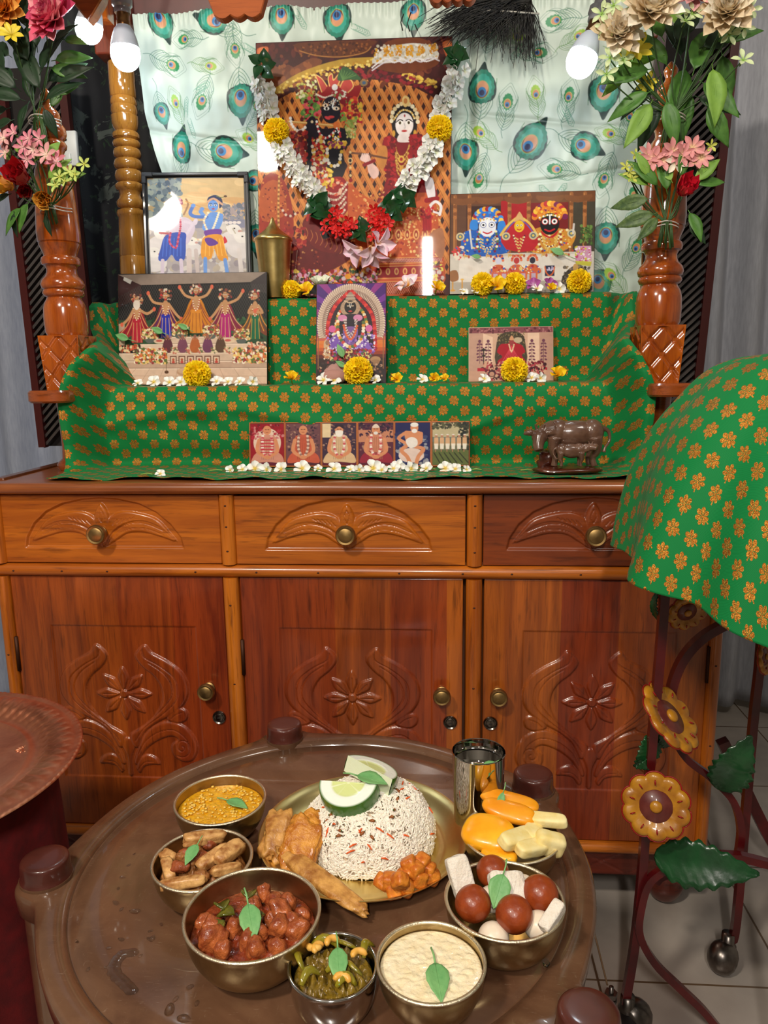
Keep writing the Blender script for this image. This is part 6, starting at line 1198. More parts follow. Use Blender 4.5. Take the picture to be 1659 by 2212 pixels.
# ================================================================== flower garland on the tall print
gar = empty('flower_garland', atY(775, 120, .43), label='long garland of white blossoms with marigolds, leaves and red flowers hung on the tall print', cat='garland')
gp = gar.location; go = lambda p: np.array(p)-np.array(gp)
def gpath(pts, n): P = cat(pts, 12); d = np.r_[0, np.cumsum(np.linalg.norm(np.diff(P, axis=0), axis=1))]; s = np.linspace(0, d[-1], n); return np.c_[np.interp(s, d, P[:, 0]), np.interp(s, d, P[:, 1])]
WG = [meshof(star_flower(5, .0165, .0135, .45, -.15, .25, seed=k+20, spiral=.25, inner=(222, 226, 190)), 'white_blossom', PCOL) for k in range(3)]
kk = 0
for pts, n, sg in (([(560, 178), (572, 215), (583, 255)], 17, -1), ([(604, 318), (628, 352), (655, 390), (690, 425)], 28, -1), ([(988, 150), (978, 185), (960, 225), (950, 250)], 19, 1), ([(938, 300), (925, 335), (900, 370), (875, 400)], 28, 1)):
    P = gpath(pts, n)
    for i, (x, y) in enumerate(P):
        r_ = random.Random(kk*31); kk += 1; a = kk*2.4; q = atY(x+13*cos(a)+r_.uniform(-4, 4), y+8*sin(a), .404-.010*r_.random()+(.03 if y < 300 else 0)-.0)
        nz = np.array([cos(a)*1.1, -1.2, sin(a)*.6]); put(WG[kk % 3], 'white_blossom', go(q), look(nz, spin=r_.uniform(0, 6)), 1.08, parent=gar)
MBG = [meshof(pompom(.026, 260, 5), 'marigold_head', MARI)]
for x, y in ((597, 284), (949, 278)): put(MBG[0], 'marigold_head', go(atY(x, y, .400)), look((0, -1, .1)), 1.0, parent=gar)
LG = mat('glossy_dark_leaf', (18, 58, 30), .25, rgb2=(30, 84, 38), ns=30, coat=.4)
def leafclump(cx_, cy_, n, L, Y, seed):
    for k in range(n):
        r_ = random.Random(seed*17+k); a = k*2*pi/n+r_.uniform(-.3, .3); V, F = leafV(L*r_.uniform(.8, 1.1), L*1.0, .45, .12, 9, 5); o = MB().add(V, F).build('leaf', LG, gar); MM = Matrix((look((.4*cos(a), -1, .4*sin(a))) @ rotm((.5, 0, a))).tolist()).to_4x4(); MM.translation = Vector(tuple(go(atY(cx_+r_.uniform(-7, 7), cy_+r_.uniform(-7, 7), Y-.004*k)))); o.matrix_local = MM
leafclump(565, 142, 5, .030, .430, 1); leafclump(983, 118, 6, .032, .435, 2); leafclump(686, 440, 6, .034, .402, 3); leafclump(703, 462, 4, .034, .398, 4); leafclump(868, 426, 6, .036, .398, 5); leafclump(842, 447, 5, .036, .400, 6); leafclump(778, 492, 5, .03, .396, 7)
RED = mat('red_ixora_petal', (206, 22, 26), .45, sss=.15); IX = meshof(star_flower(4, .0125, .0075, .2, -.1, .15, inner=(190, 20, 20), outer=(222, 36, 34), spiral=.1, tube_=.03, tc=(206, 50, 40)), 'red_blossom', PCOL)
for cx_, cy_, n, s in ((725, 462, 5, 11), (712, 488, 6, 16), (740, 500, 5, 14), (812, 470, 8, 20), (812, 505, 4, 12), (828, 480, 6, 16), (752, 485, 4, 12)):
    for k in range(n):
        r_ = random.Random(int(cx_*3+k)); a = k*2.4; put(IX, 'red_blossom', go(atY(cx_+s*cos(a)*r_.uniform(.4, 1), cy_+s*sin(a)*r_.uniform(.4, 1), .382-.008*r_.random())), look((.8*cos(a), -1, .7*sin(a)+.1), spin=r_.uniform(0, 3)), 1.12, parent=gar)
PL2 = meshof(star_flower(5, .040, .022, 1.05, -.25, .4, inner=(240, 190, 120), outer=(248, 226, 234), mid=(226, 140, 190), r_in=.25, seed=13, spiral=.35), 'pink_plumeria', PCOL)
for (x, y), d, s in (((800, 532), (.35, -.6, -1.0), 1.3), ((782, 536), (-1.0, -.4, -.7), 1.25), ((814, 528), (.8, -.9, .1), 1.1)): put(PL2, 'pink_blossom', go(atY(x, y, .365)), look(d), s, parent=gar)
MB().add(*tube([go(atY(x, y, .415 if y > 200 else .44)) for x, y in gpath([(565, 140), (597, 284), (690, 430), (778, 505), (875, 405), (949, 278), (985, 118)], 40)], .0012, 6)).build('string', mat('cotton_string', (220, 214, 196), .8), gar)

# ================================================================== peacock-feather whisk
fw = empty('feather_whisk', atY(1160, 62, .44), label='dark peacock-feather whisk lying over the top right of the tall print', cat='whisk'); fo = np.array(fw.location); mb = MB()
BARB = mat('black_barb', (20, 20, 24), .4, rgb2=(40, 38, 34), ns=60)
for k in range(430):
    r_ = random.Random(k); t = r_.random(); y0 = 4+r_.uniform(-12, 34); x0 = 1148-r_.uniform(0, 150)*t
    ang = r_.uniform(-.2, 1) ; tx = x0+(-90-90*r_.random() if k % 3 else 30*r_.random()+10)+60*ang; ty = y0+20+95*r_.random()*(.3+.7*abs(ang))
    if k % 3: tx = max(tx, 900+60*r_.random()); ty = min(ty, 92+r_.uniform(-20, 16)+(tx-900)*.02)
    else: ty = y0+60+r_.random()*60; tx = x0+r_.uniform(-30, 34)
    P = [atY(x0, y0, .432+.01*r_.random()), atY((x0+tx)/2+r_.uniform(-8, 8), (y0+ty)/2-14, .42+.015*r_.random()), atY(tx, ty, .415+.02*r_.random())]; P = cat(P, 5)
    mb.add(*tube([q-fo for q in P], np.linspace(.0013, .0005, len(P)), 4))
mb.build('barbs', BARB, fw); MB().add(*tube([atY(x, y, .425)-fo for x, y in ((935, 70), (985, 42), (1060, 22), (1165, 30))], [.0008, .0013, .002, .002], 6)).build('quill', mat('pale_quill', (190, 186, 176), .4), fw)
for s in ([(870, 66), (866, 48), (872, 30)], [(885, 68), (880, 50), (888, 26)], [(902, 66), (896, 52)]): MB().add(*tube([atY(x, y, .44)-fo for x, y in s], .0014, 5)).build('loose_barb', BARB, fw)

# ================================================================== artificial flower sprays tied to the front posts
DKL = mat('dark_spray_leaf', (24, 44, 26), .5, rgb2=(34, 62, 34), ns=40); MDL = mat('mid_spray_leaf', (60, 104, 40), .45, rgb2=(88, 134, 56), ns=40, sss=.1); LTL = mat('lime_spray_leaf', (130, 170, 70), .5, rgb2=(110, 150, 60), ns=40); STEMG = mat('spray_stem_green', (56, 84, 40), .5)
VEIN = mat('veined_spray_leaf', (58, 84, 44), .5, rgb2=(96, 120, 66), ns=120)
def dahlia(R_, n, cols, seed, wd=.29, flat=.5):
    mb = MB(); r = random.Random(seed)
    for i in range(n):
        t = (i+.5)/n; el = (1-t)*1.35; a = i*2.4; L = R_*(.45+.55*t)*r.uniform(.9, 1.1); V, F = petal(L, L*wd*1.5, .18, .35, 6, 4, base=.3, peak=.66)
        Rm = rotm((0, 0, a)) @ rotm((el, 0, 0)); c = cols[r.randrange(len(cols))]; mb.add(V, F, R=Rm, t=(0, 0, R_*.12*(1-t)), col=c)
    return mb
def rose(R_, col, col2, seed=0):
    mb = MB(); r = random.Random(seed)
    for i in range(14):
        t = i/13; L = R_*(.55+.45*t); V, F = petal(L, L*1.25, .25+.35*t, .55-.2*t, 6, 5, tip=.75, base=.5, peak=.62, wav=.03, seed=i)
        mb.add(V, F, R=rotm((0, 0, i*2.4)) @ rotm((1.45-.95*t, 0, 0)), t=(0, 0, -R_*.25*t), col=col if i % 3 else col2)
    return mb
def spray(name, base, tie, label, items, stems):
    b = empty(name, base, label=label, cat='flower spray'); o = np.array(base)
    mats_ = dict(dk=DKL, md=MDL, lt=LTL, vn=VEIN)
    for it in items:
        k, px, py, Y = it[0], it[1], it[2], it[3]; p = atY(px, py, Y)-o; kw = it[4] if len(it) > 4 else {}
        seed = int(px*3+py); r = random.Random(seed)
        if k == 'leaf':
            L = kw.get('L', .07); a = radians(kw.get('a', 0)); R = look((r.uniform(-.4, .4), -1, r.uniform(-.1, .6))) @ rotm((0, 0, a)); V, F = leafV(L, kw.get('w', L*.42), .22, .12, 11, 5, ser=.05)
            mb = MB().add(V, F).add(*tube([(0, -L*.12, 0), (0, L*.4, -.02*L), (0, L*.9, -.18*L)], .0008, 5)); q = mb.build('leaf', mats_[kw.get('m', 'dk')], b); q.modifiers.new('thickness', 'SOLIDIFY').thickness = .0005
        else:
            d = kw.get('d', (r.uniform(-.3, .3), -1, r.uniform(-.1, .5)))
            R = look(d, spin=r.uniform(0, 3))
            if k == 'dahlia': mb = dahlia(kw['R'], kw.get('n', 60), kw['c'], seed); nm = 'dahlia_bloom'
            elif k == 'rose': mb = rose(kw['R'], kw['c'][0], kw['c'][1], seed); nm = 'rose_bloom'
            else: mb = star_flower(kw.get('n', 6), kw['R'], kw['R']*.42, .35, -.1, .2, inner=kw['c'][0], outer=kw['c'][1], seed=seed, spiral=.05, tube_=kw['R']*.6, tc=(120, 150, 60)); nm = 'star_bloom'
            q = mb.build(nm, PCOL, b)
        MM = Matrix(R.tolist()).to_4x4(); MM.translation = Vector(tuple(p)); q.matrix_local = MM
        if k != 'leaf' or kw.get('st'):
            P = cat([p+np.array([0, .006, 0]), (p+tie-o)/2+np.array([r.uniform(-.01, .01), .012, -.01]), tie-o+np.array([r.uniform(-.006, .006), 0, 0])], 5); MB().add(*tube(P, .0013, 5)).build('stem', STEMG, b)
    for k in range(stems[0]):
        r = random.Random(k+99); x = r.uniform(-1, 1); P = [tie-o+np.array([x*stems[1]*.5, r.uniform(-.008, .008), 0]), tie-o+np.array([x*stems[1]*.9, r.uniform(-.008, .008), -stems[2]*r.uniform(.7, 1)])]
        MB().add(*tube(P, .0018, 5)).build('stem', STEMG, b)
    ring = [(tie-o)+np.array([.030*cos(t)*1.0, .034*sin(t)+.03, .002*sin(3*t)]) for t in np.linspace(0, 2*pi, 20)]
    MB().add(*tube(ring, .0012, 5)).add(*tube([q+np.array([0, 0, -.006]) for q in ring], .0012, 5)).build('tie_string', mat('tie_string_white', (206, 196, 186), .7), b); return b
PK = [(226, 96, 126), (236, 130, 150), (206, 70, 110), (244, 170, 176)]; OG = [(236, 160, 60), (244, 184, 90), (214, 130, 50)]; CR = [(246, 232, 206), (236, 216, 184), (250, 240, 222), (224, 204, 170)]; YW = ((196, 170, 30), (226, 206, 60)); PS = ((230, 180, 180), (214, 130, 146))
Yp = .115
it = [('dahlia', 118, 42, .07, dict(R=.060, n=75, c=PK)), ('dahlia', 12, 22, .09, dict(R=.050, n=60, c=OG)), ('star', 25, 75, .07, dict(R=.026, n=8, c=YW)), ('star', 92, 5, .10, dict(R=.026, n=8, c=((90, 30, 60), (110, 40, 70))))]
for px, py, a, L, m in ((60, 130, 20, .09, 'dk'), (95, 120, -30, .09, 'dk'), (30, 170, 60, .09, 'dk'), (70, 180, 10, .10, 'dk'), (105, 175, -50, .09, 'dk'), (45, 215, 80, .08, 'dk'), (100, 215, -60, .08, 'dk'), (20, 120, 50, .08, 'dk'), (15, 235, 100, .07, 'dk'), (60, 225, 160, .06, 'dk'), (95, 235, 200, .055, 'dk'), (25, 260, 95, .06, 'dk'), (80, 100, 0, .09, 'dk'), (120, 130, -70, .07, 'md'), (112, 148, -100, .066, 'md'), (125, 205, -60, .05, 'md'), (110, 230, -35, .05, 'md'), (45, 85, 30, .08, 'dk'), (60, 60, 10, .09, 'dk'), (140, 85, -110, .05, 'md'), (75, 150, 35, .08, 'dk'), (120, 90, -40, .06, 'dk'), (10, 150, 40, .10, 'dk'), (50, 160, -10, .11, 'dk'), (85, 190, 25, .10, 'dk'), (35, 190, 55, .09, 'dk'), (70, 215, 5, .08, 'dk'), (120, 175, -75, .08, 'dk'), (15, 200, 80, .08, 'dk'), (90, 150, -20, .1, 'dk'), (40, 110, 15, .09, 'dk')): it.append(('leaf', px, py, Yp+random.Random(px).uniform(-.03, .02), dict(a=a, L=L, m=m)))
spray('flower_spray', atY(78, 200, .12), atY(80, 250, .125), 'upper left spray of dark leaves with a big pink dahlia', it, (14, .02, .09))
it = [('rose', 52, 388, .06, dict(R=.040, c=((196, 20, 30), (150, 10, 22)), d=(-.1, -1, .3))), ('rose', 22, 402, .085, dict(R=.030, c=((240, 176, 50), (220, 140, 40)), d=(-.6, -1, .1))), ('rose', 98, 432, .075, dict(R=.030, c=((240, 190, 80), (216, 150, 50)), d=(.3, -1, -.2))), ('rose', 60, 420, .09, dict(R=.024, c=((190, 24, 30), (150, 10, 22))))]
for px, py in ((8, 300), (30, 288), (62, 300), (50, 318), (100, 335), (122, 350), (72, 322), (12, 330), (58, 345), (85, 300)): it.append(('star', px, py, .08, dict(R=.024 if px > 90 else .019, n=6, c=PS if px % 4 else ((236, 210, 190), (220, 160, 160)))))
for px, py in ((128, 382), (150, 372), (182, 355), (162, 378), (120, 400), (140, 392)): it.append(('star', px, py, .075, dict(R=.016, n=5, c=((200, 200, 90), (190, 206, 110)))))
for px, py, a, L, m in ((115, 395, -30, .05, 'lt'), (105, 385, -55, .06, 'lt'), (130, 385, -80, .05, 'lt'), (40, 330, 10, .05, 'lt'), (75, 350, -20, .05, 'lt'), (95, 345, -40, .05, 'lt'), (20, 345, 30, .05, 'lt'), (60, 440, 150, .06, 'md'), (45, 450, 130, .065, 'md'), (30, 462, 170, .045, 'dk'), (115, 410, -20, .06, 'lt'), (100, 465, 185, .04, 'dk'), (20, 420, 110, .04, 'dk')): it.append(('leaf', px, py, .09, dict(a=a, L=L, m=m)))
spray('flower_spray', atY(80, 420, .10), atY(105, 445, .12), 'lower left spray with a red rose and yellow roses', it, (7, .016, .035))
it = [('dahlia', 1405, 28, .05, dict(R=.058, n=70, c=CR)), ('dahlia', 1335, 78, .07, dict(R=.050, n=60, c=CR)), ('dahlia', 1570, 30, .06, dict(R=.056, n=70, c=CR)), ('dahlia', 1500, -10, .08, dict(R=.05, n=50, c=[(216, 140, 150), (226, 170, 170)])), ('star', 1372, 112, .09, dict(R=.034, n=8, c=YW)), ('star', 1395, 180, .12, dict(R=.022, n=7, c=YW))]
for px, py in ((1300, 30), (1308, 60), (1325, 12), (1560, 62), (1575, 75), (1590, 12), (1605, 130), (1608, 60), (1480, 45), (1365, 5), (1495, 30), (1318, 125), (1310, 160), (1345, 130), (1620, 20)): it.append(('star', px, py, .06, dict(R=.021, n=5, c=((140, 180, 80), (206, 220, 170)))))
for px, py, a, L, m in ((1440, 140, 40, .10, 'md'), (1500, 150, -20, .11, 'md'), (1540, 150, -175, .10, 'lt'), (1560, 120, -170, .10, 'md'), (1400, 150, 105, .09, 'md'), (1420, 170, 130, .09, 'dk'), (1470, 120, 10, .10, 'dk'), (1480, 150, 165, .11, 'md'), (1520, 180, -140, .09, 'md'), (1400, 200, 110, .08, 'md'), (1420, 215, 160, .09, 'dk'), (1440, 220, 195, .08, 'md'), (1510, 210, -120, .08, 'dk'), (1530, 230, -150, .08, 'md'), (1405, 225, 150, .09, 'lt'), (1460, 90, -30, .10, 'dk'), (1380, 100, 60, .08, 'md'), (1430, 80, 20, .09, 'md'), (1520, 100, -60, .09, 'dk'), (1480, 190, 180, .09, 'md'), (1350, 150, 140, .06, 'lt'), (1550, 90, -80, .08, 'md'), (1470, 60, 5, .07, 'lt'), (1425, 120, 80, .08, 'lt')): it.append(('leaf', px, py, Yp+random.Random(px).uniform(-.035, .02), dict(a=a, L=L, m=m)))
spray('flower_spray', atY(1455, 200, .12), atY(1455, 245, .12), 'upper right spray of green leaves with cream dahlias', it, (16, .022, .07))
it = [('rose', 1473, 415, .065, dict(R=.034, c=((214, 24, 50), (176, 12, 36)), d=(.3, -1, .5)))]
for px, py in ((1410, 345), (1460, 350), (1452, 328), (1495, 320), (1515, 340), (1475, 335), (1400, 335), (1500, 350), (1430, 345)): it.append(('star', px, py, .09, dict(R=.024, n=7, c=((236, 206, 160), (222, 150, 150)) if px != 1460 else ((236, 230, 190), (236, 226, 206)))))
for px, py in ((1352, 360), (1360, 372), (1535, 315), (1372, 335), (1365, 385)): it.append(('star', px, py, .09, dict(R=.013, n=5, c=((190, 190, 70), (196, 200, 90)))))
for px, py, a, L, m in ((1400, 430, 95, .07, 'vn'), (1412, 462, 105, .07, 'vn'), (1420, 470, 140, .055, 'vn'), (1440, 410, 10, .07, 'md'), (1420, 400, 50, .07, 'md'), (1500, 390, -50, .06, 'lt'), (1510, 400, -70, .06, 'md'), (1470, 380, -10, .06, 'md'), (1400, 400, 60, .06, 'lt'), (1490, 460, 200, .06, 'md'), (1490, 480, 215, .05, 'dk'), (1450, 390, 20, .05, 'lt'), (1400, 380, 30, .05, 'lt'), (1480, 400, -30, .06, 'dk')): it.append(('leaf', px, py, .085, dict(a=a, L=L, m=m)))
spray('flower_spray', atY(1440, 450, .10), atY(1440, 480, .115), 'lower right spray with one red rose and pink star flowers', it, (12, .018, .05))

# ================================================================== brown round table
TZ = .525; TC = np.array([.03, -.58]); TR = .337
def table_mat():
    s = N('brown_table_plastic'); s.set(Roughness=.24, Coat_Weight=.5); v = s.obj((1, 1, 1)); vs = s.obj((1.2, 9, 1), (0, 0, .6)); vs2 = s.obj((9, 1.2, 1), (0, 0, .3))
    c = s.mix(s.ramp(s.noise(7, 5, v, .6, 1.2), [(.3, (0, 0, 0, 1)), (.7, (1, 1, 1, 1))]), L4((80, 52, 36)), L4((112, 80, 58)))
    sc = s.ramp(s.noise(60, 5, vs, .7), [(.62, (0, 0, 0, 1)), (.72, (1, 1, 1, 1))]); sc2 = s.ramp(s.noise(50, 5, vs2, .7), [(.64, (0, 0, 0, 1)), (.74, (1, 1, 1, 1))])
    c = s.mix(s.math('MULTIPLY', s.math('MAXIMUM', sc, sc2), .22), c, L4((176, 156, 134))); s.l(c, s.b.inputs['Base Color'])
    s.l(s.math('MULTIPLY_ADD', s.noise(14, 4, v), .22, .08), s.b.inputs['Roughness']); s.bump(s.noise(90, 4, vs, .6), .05, .0005); return s.m
TBL = table_mat(); CAPB = mat('dark_brown_cap', (84, 40, 32), .28, coat=.5, rgb2=(66, 30, 24), ns=20)
KN = [atZ(614, 1562, .556), atZ(1152, 1668, .556), atZ(96, 1852, .556), atZ(1272, 2180, .556), np.array([-.03, -.945, .556])]
KA = [atan2(k[1]-TC[1], k[0]-TC[0]) for k in KN]; KR = [np.hypot(k[0]-TC[0], k[1]-TC[1]) for k in KN]
tb = empty('round_table', (TC[0], TC[1], 0), label='low round brown plastic table with capped legs, carrying the plates of food', cat='table')
na = 360; th = np.linspace(0, 2*pi, na, endpoint=False)
def bulge(t):
    r = np.full_like(t, TR)
    for a, k in zip(KA, KR):
        d = (t-a+pi) % (2*pi)-pi; r = np.maximum(r, TR+(k+.022-TR)*np.exp(-(d/.105)**4)+.012*np.exp(-(d/.21)**2))
    return r
RB_ = bulge(th); V = []
for kind, off, z in (('c', 0, 0), ('c', .15, 0), ('c', .27, 0), ('c', .300, 0), ('c', .3025, -.0035), ('c', .3055, -.0035), ('c', .308, .0015), ('c', .318, .003), ('e', -.004, .0035), ('e', 0, .0005), ('e', .001, -.006), ('e', -.002, -.030), ('e', -.006, -.032), ('e', -.03, -.012), ('c', .1, -.012), ('c', .0, -.012)):
    R_ = np.full(na, off) if kind == 'c' else RB_+off
    V.append(np.c_[R_*np.cos(th), R_*np.sin(th), np.full(na, TZ+z)])
MB().add(np.concatenate(V), gridF(len(V), na, closev=True)).build('tabletop', TBL, tb, auto=60)
for k in KN:
    x, y = k[0]-TC[0], k[1]-TC[1]
    MB().add(*lathe([(0, 0), (.024, 0), (.030, TZ-.008), (.0315, TZ+.002), (.0315, TZ+.007), (.0, TZ+.007)], 32), t=(x, y, 0)).build('leg', TBL, tb, auto=40)
    MB().add(*lathe(cat([(.0, TZ+.006), (.0285, TZ+.006), (.0295, TZ+.012), (.029, TZ+.026), (.026, TZ+.0305), (.015, TZ+.0315), (0, TZ+.0315)], 3), 32), t=(x, y, 0)).build('leg_cap', CAPB, tb, auto=60)
# water on the tabletop
WATER = mat('clear_water', (255, 255, 255), .02, trans=1.0, ior=1.33)
def drop(px, py, r, seed, name='water_drop', label='small clear water drop on the left side of the brown tabletop', grp='water drops on the tabletop', asp=.6):
    V, F = blob(2, (r, r*asp, r*.34), .3, 1.6, seed); p = atZ(px, py, TZ); tag(MB().add(V, F, R=rotm((0, 0, seed*1.3))).build(name, WATER), label, 'water', grp).location = tuple(p+np.array([0, 0, .0004]))
for i, (px, py, r) in enumerate([(290, 1970, .0075), (262, 1965, .003), (250, 1950, .005), (278, 1870, .003), (255, 1920, .003), (265, 1895, .004), (330, 2028, .005), (262, 2030, .004), (290, 1845, .0025), (348, 1997, .004), (325, 2012, .003), (365, 2182, .0075), (397, 2202, .0065), (380, 2158, .004), (166, 2035, .003), (410, 2133, .005), (425, 2168, .004), (235, 2048, .003), (190, 2095, .003), (228, 2090, .0025), (303, 2065, .0025), (320, 2028, .003), (412, 1835, .003), (1180, 2080, .007)]):
    drop(px, py, r, i, label='small clear water drop on the left side of the brown tabletop' if px < 600 else 'clear water drop on the tabletop below the sweets bowl', grp='water drops on the tabletop' if px < 600 else None)
pd = [atZ(x, y, TZ) for x, y in ((290, 2058), (268, 2060), (252, 2075), (245, 2095), (256, 2112), (270, 2125), (284, 2140))]
mb = MB()
for i, p in enumerate(cat(pd, 3)): V, F = ico(2); q = .0055+.003*abs(sin(i*1.7)); mb.add(V*np.array([q, q*.8, .0018]), F, t=p)
o = mb.build('water_puddle', WATER); tag(o, 'crooked puddle of spilled water on the left side of the tabletop', 'water'); md = o.modifiers.new('fuse', 'REMESH'); md.mode = 'VOXEL'; md.voxel_size = .0007; md.use_smooth_shade = True
o2 = bpy.data.objects.new('water_puddle', o.data.copy()); bpy.data.objects.remove(o2)

# ================================================================== bowls, plate, tumbler
KANSA = mat('brushed_bronze', (190, 168, 124), .33, 1, rgb2=(164, 142, 102), ns=30, bump=.15, bs=300); RIM = mat('pale_hammered_rim', (240, 226, 196), .36, 1, bump=.6, bs=700); STEEL = mat('polished_steel', (200, 198, 196), .10, 1); GOLD = mat('golden_bell_metal', (232, 212, 150), .30, 1, rgb2=(214, 190, 124), ns=14, bump=.12, bs=160, stretch=(1, 1, 1))
def bowl(name, c, R_, zr, label, m=KANSA, rim=RIM, base=.36, grp=None, wide=.85):
    h = zr-TZ-.0005; root = empty(name, (c[0], c[1], TZ+.0005), label=label, cat='bowl', group=grp)
    outer = [(0, 0), (R_*base, 0)]+[(R_*(base+(1-base)*sin(t)**wide*1.0), h*(1-cos(t))) for t in np.linspace(.15, pi/2, 14)]; inner = [(r-.0018, max(z, .003)) for r, z in outer[1:]][::-1]
    inner[-1] = (0, .003); prof = outer+[(R_+.0004, h+.0006), (R_-.0016, h+.0006)]+inner
    V, F = lathe(prof, 64); MB().add(V, F).build('shell', m, root, auto=50)
    V, F = lathe([(R_-.0024, h-.0008), (R_+.0012, h-.0008), (R_+.0014, h+.0008), (R_, h+.0016), (R_-.0022, h+.0012), (R_-.0024, h-.0008)], 64); MB().add(V, F).build('rim', rim, root)
    return root
BW_ = dict(dal=((-.118, -.529), .0606, .575), veg=((-.103, -.655), .0583, .575), curry=((-.018, -.752), .0708, .585), chut=((.074, -.802), .0434, .57), kheer=((.170, -.796), .0530, .575), sweet=((.248, -.710), .0634, .58), fruit=((.268, -.577), .0602, .57))
bowl('metal_bowl', *BW_['dal'], 'bronze bowl holding yellow lentil soup, upper left on the table'); bowl('metal_bowl', *BW_['veg'], 'bronze bowl holding fried vegetable wedges, below the lentil bowl'); bowl('metal_bowl', *BW_['curry'], 'largest bronze bowl, holding red-brown vegetable curry', base=.34)
bowl('metal_bowl', *BW_['chut'], 'small steel bowl holding glossy green chutney', m=STEEL, rim=STEEL, base=.55, wide=.5); bowl('metal_bowl', *BW_['kheer'], 'bronze bowl filled with creamy rice pudding', base=.36); bowl('metal_bowl', *BW_['sweet'], 'bronze bowl holding brown and white sweets', base=.42); bowl('metal_bowl', *BW_['fruit'], 'bronze bowl holding cut mango and banana, behind the sweets bowl', base=.42)
pl = empty('round_plate', (.078, -.545, TZ+.0005), label='wide golden metal plate carrying the mound of rice', cat='plate')
V, F = lathe([(0, 0), (.105, 0), (.112, .001), (.126, .012), (.1355, .0195), (.1375, .0203), (.1378, .0215), (.1355, .0216), (.125, .0135), (.1105, .0027), (.104, .0018), (.1, .0024), (.098, .0018), (.06, .0016), (.058, .0022), (.056, .0016), (0, .0016)], 96); MB().add(V, F).build('dish', GOLD, pl, auto=50)
tm = empty('steel_tumbler', (.230, -.502, TZ+.0005), label='tall polished steel tumbler of water with a floating leaf', cat='tumbler')
V, F = lathe([(0, 0), (.029, 0), (.0315, .003), (.0335, .05), (.0352, .113), (.0358, .1145), (.0350, .1155), (.0345, .114), (.0325, .05), (.0305, .005), (0, .004)], 64); MB().add(V, F).build('cup', mat('mirror_steel', (196, 192, 188), .05, 1), tm, auto=40)
V, F = lathe([(0, .098), (.0338, .098), (.0336, .096), (0, .096)], 48); tag(MB().add(V, F).build('water', WATER), 'water standing near the brim of the steel tumbler', 'water', kind='stuff').location = (.230, -.502, TZ+.0005)

# ================================================================== food
def food(name, rgb, rgb2, rough=.3, ns=60, bump=.5, bs=150, sss=.15, coat=.3): return mat(name, rgb, rough, 0, rgb2, ns, bump, bs, coat, sss, bdist=.002)
def surf(name, c, R_, z, amp, freq, m, label, cat_, seed=0, dome=0, n=70):
    """lumpy food surface filling a bowl"""
    r = np.linspace(0, 1, n//2); t = np.linspace(0, 2*pi, n*2, endpoint=False); Rr, T_ = np.meshgrid(r, t, indexing='ij'); X = Rr*np.cos(T_)*R_; Y = Rr*np.sin(T_)*R_
    Z = dome*(1-Rr**2)+amp*np.abs(snoise(np.stack([X, Y], -1), freq, seed, 4))*(1-Rr**8); V = np.stack([X, Y, Z], -1); V = np.concatenate([V, np.stack([X[-1:]*.75, Y[-1:]*.75, Z[-1:]*0-.018], -1)], 0)
    o = MB().add(V.reshape(-1, 3), gridF(V.shape[0], n*2, closev=True)).build(name, m); o.location = (c[0], c[1], z); return tag(o, label, cat_, kind='stuff')
def leaf3(c, z, ang, L, label, tilt=.0, w=.55):
    L = L*1.2
    leaf_obj((c[0], c[1], z), rotm((tilt, 0, 0)) @ rotm((0, 0, ang)), L, L*w, label, .45, name='tulsi_leaf', grp='tulsi leaves garnishing the dishes', droop=.06)
# lentil soup
DAL = food('lentil_soup', (216, 150, 14), (232, 172, 30), .12, 90, .8, 220, .1, .8); d = surf('lentil_soup', BW_['dal'][0], .0575, .562, .0022, 300, DAL, 'thick yellow lentil soup in the upper left bronze bowl', 'soup', 3)
LEN = mat('pale_lentil', (232, 190, 84), .3, coat=.5, sss=.2); mb = MB()
for k in range(170):
    r = random.Random(k); a = r.uniform(0, 6.28); q = .054*sqrt(r.random()); V, F = ico(1); s_ = r.uniform(.0014, .0027); mb.add(V*np.array([s_, s_, s_*.6]), F, t=(q*cos(a), q*sin(a), .0018+.0008*r.random()))
mb.build('lentils', LEN, d); leaf3((-.112, -.520), .568, -2.0, .030, 'tulsi leaf floating on the yellow lentil soup')
# fried wedges
FR1 = food('fried_wedge', (150, 92, 42), (228, 178, 112), .42, 75, .6, 160, .04, .1); FR2 = food('dark_masala', (120, 70, 30), (176, 116, 62), .45, 90, 1.0, 220, .03, .15); c = BW_['veg'][0]
surf('vegetable_mash', c, .050, .556, .012, 150, FR2, 'dark spiced vegetable mash under the fried wedges', 'vegetable mash', 5, .006)
for i, (dx, dy, z, L, w, a, cc) in enumerate([(-.006, .027, .584, .052, .016, .5, 'long upper wedge'), (.030, .010, .578, .046, .018, 1.1, 'wedge at the right rim'), (.014, .000, .578, .044, .015, .9, 'middle wedge slanting up'), (-.036, -.016, .572, .034, .014, 2.1, 'wedge at the left rim'), (-.010, -.040, .573, .052, .014, .15, 'long wedge along the lower rim'), (-.044, .006, .572, .022, .014, 2.6, 'short left chunk'), (.034, -.018, .576, .036, .013, .6, 'browned chunk at the lower right')]):
    V, F = blob(3, (L/2, w/2, w*.42), .09, 2.8, i, box=5); tag(MB().add(V, F, R=rotm((.3*sin(i), .15*cos(i), a))).build('fried_wedge', FR1), cc+' of the fried vegetable bowl', 'vegetable', 'fried vegetable wedges').location = (c[0]+dx, c[1]+dy, z)
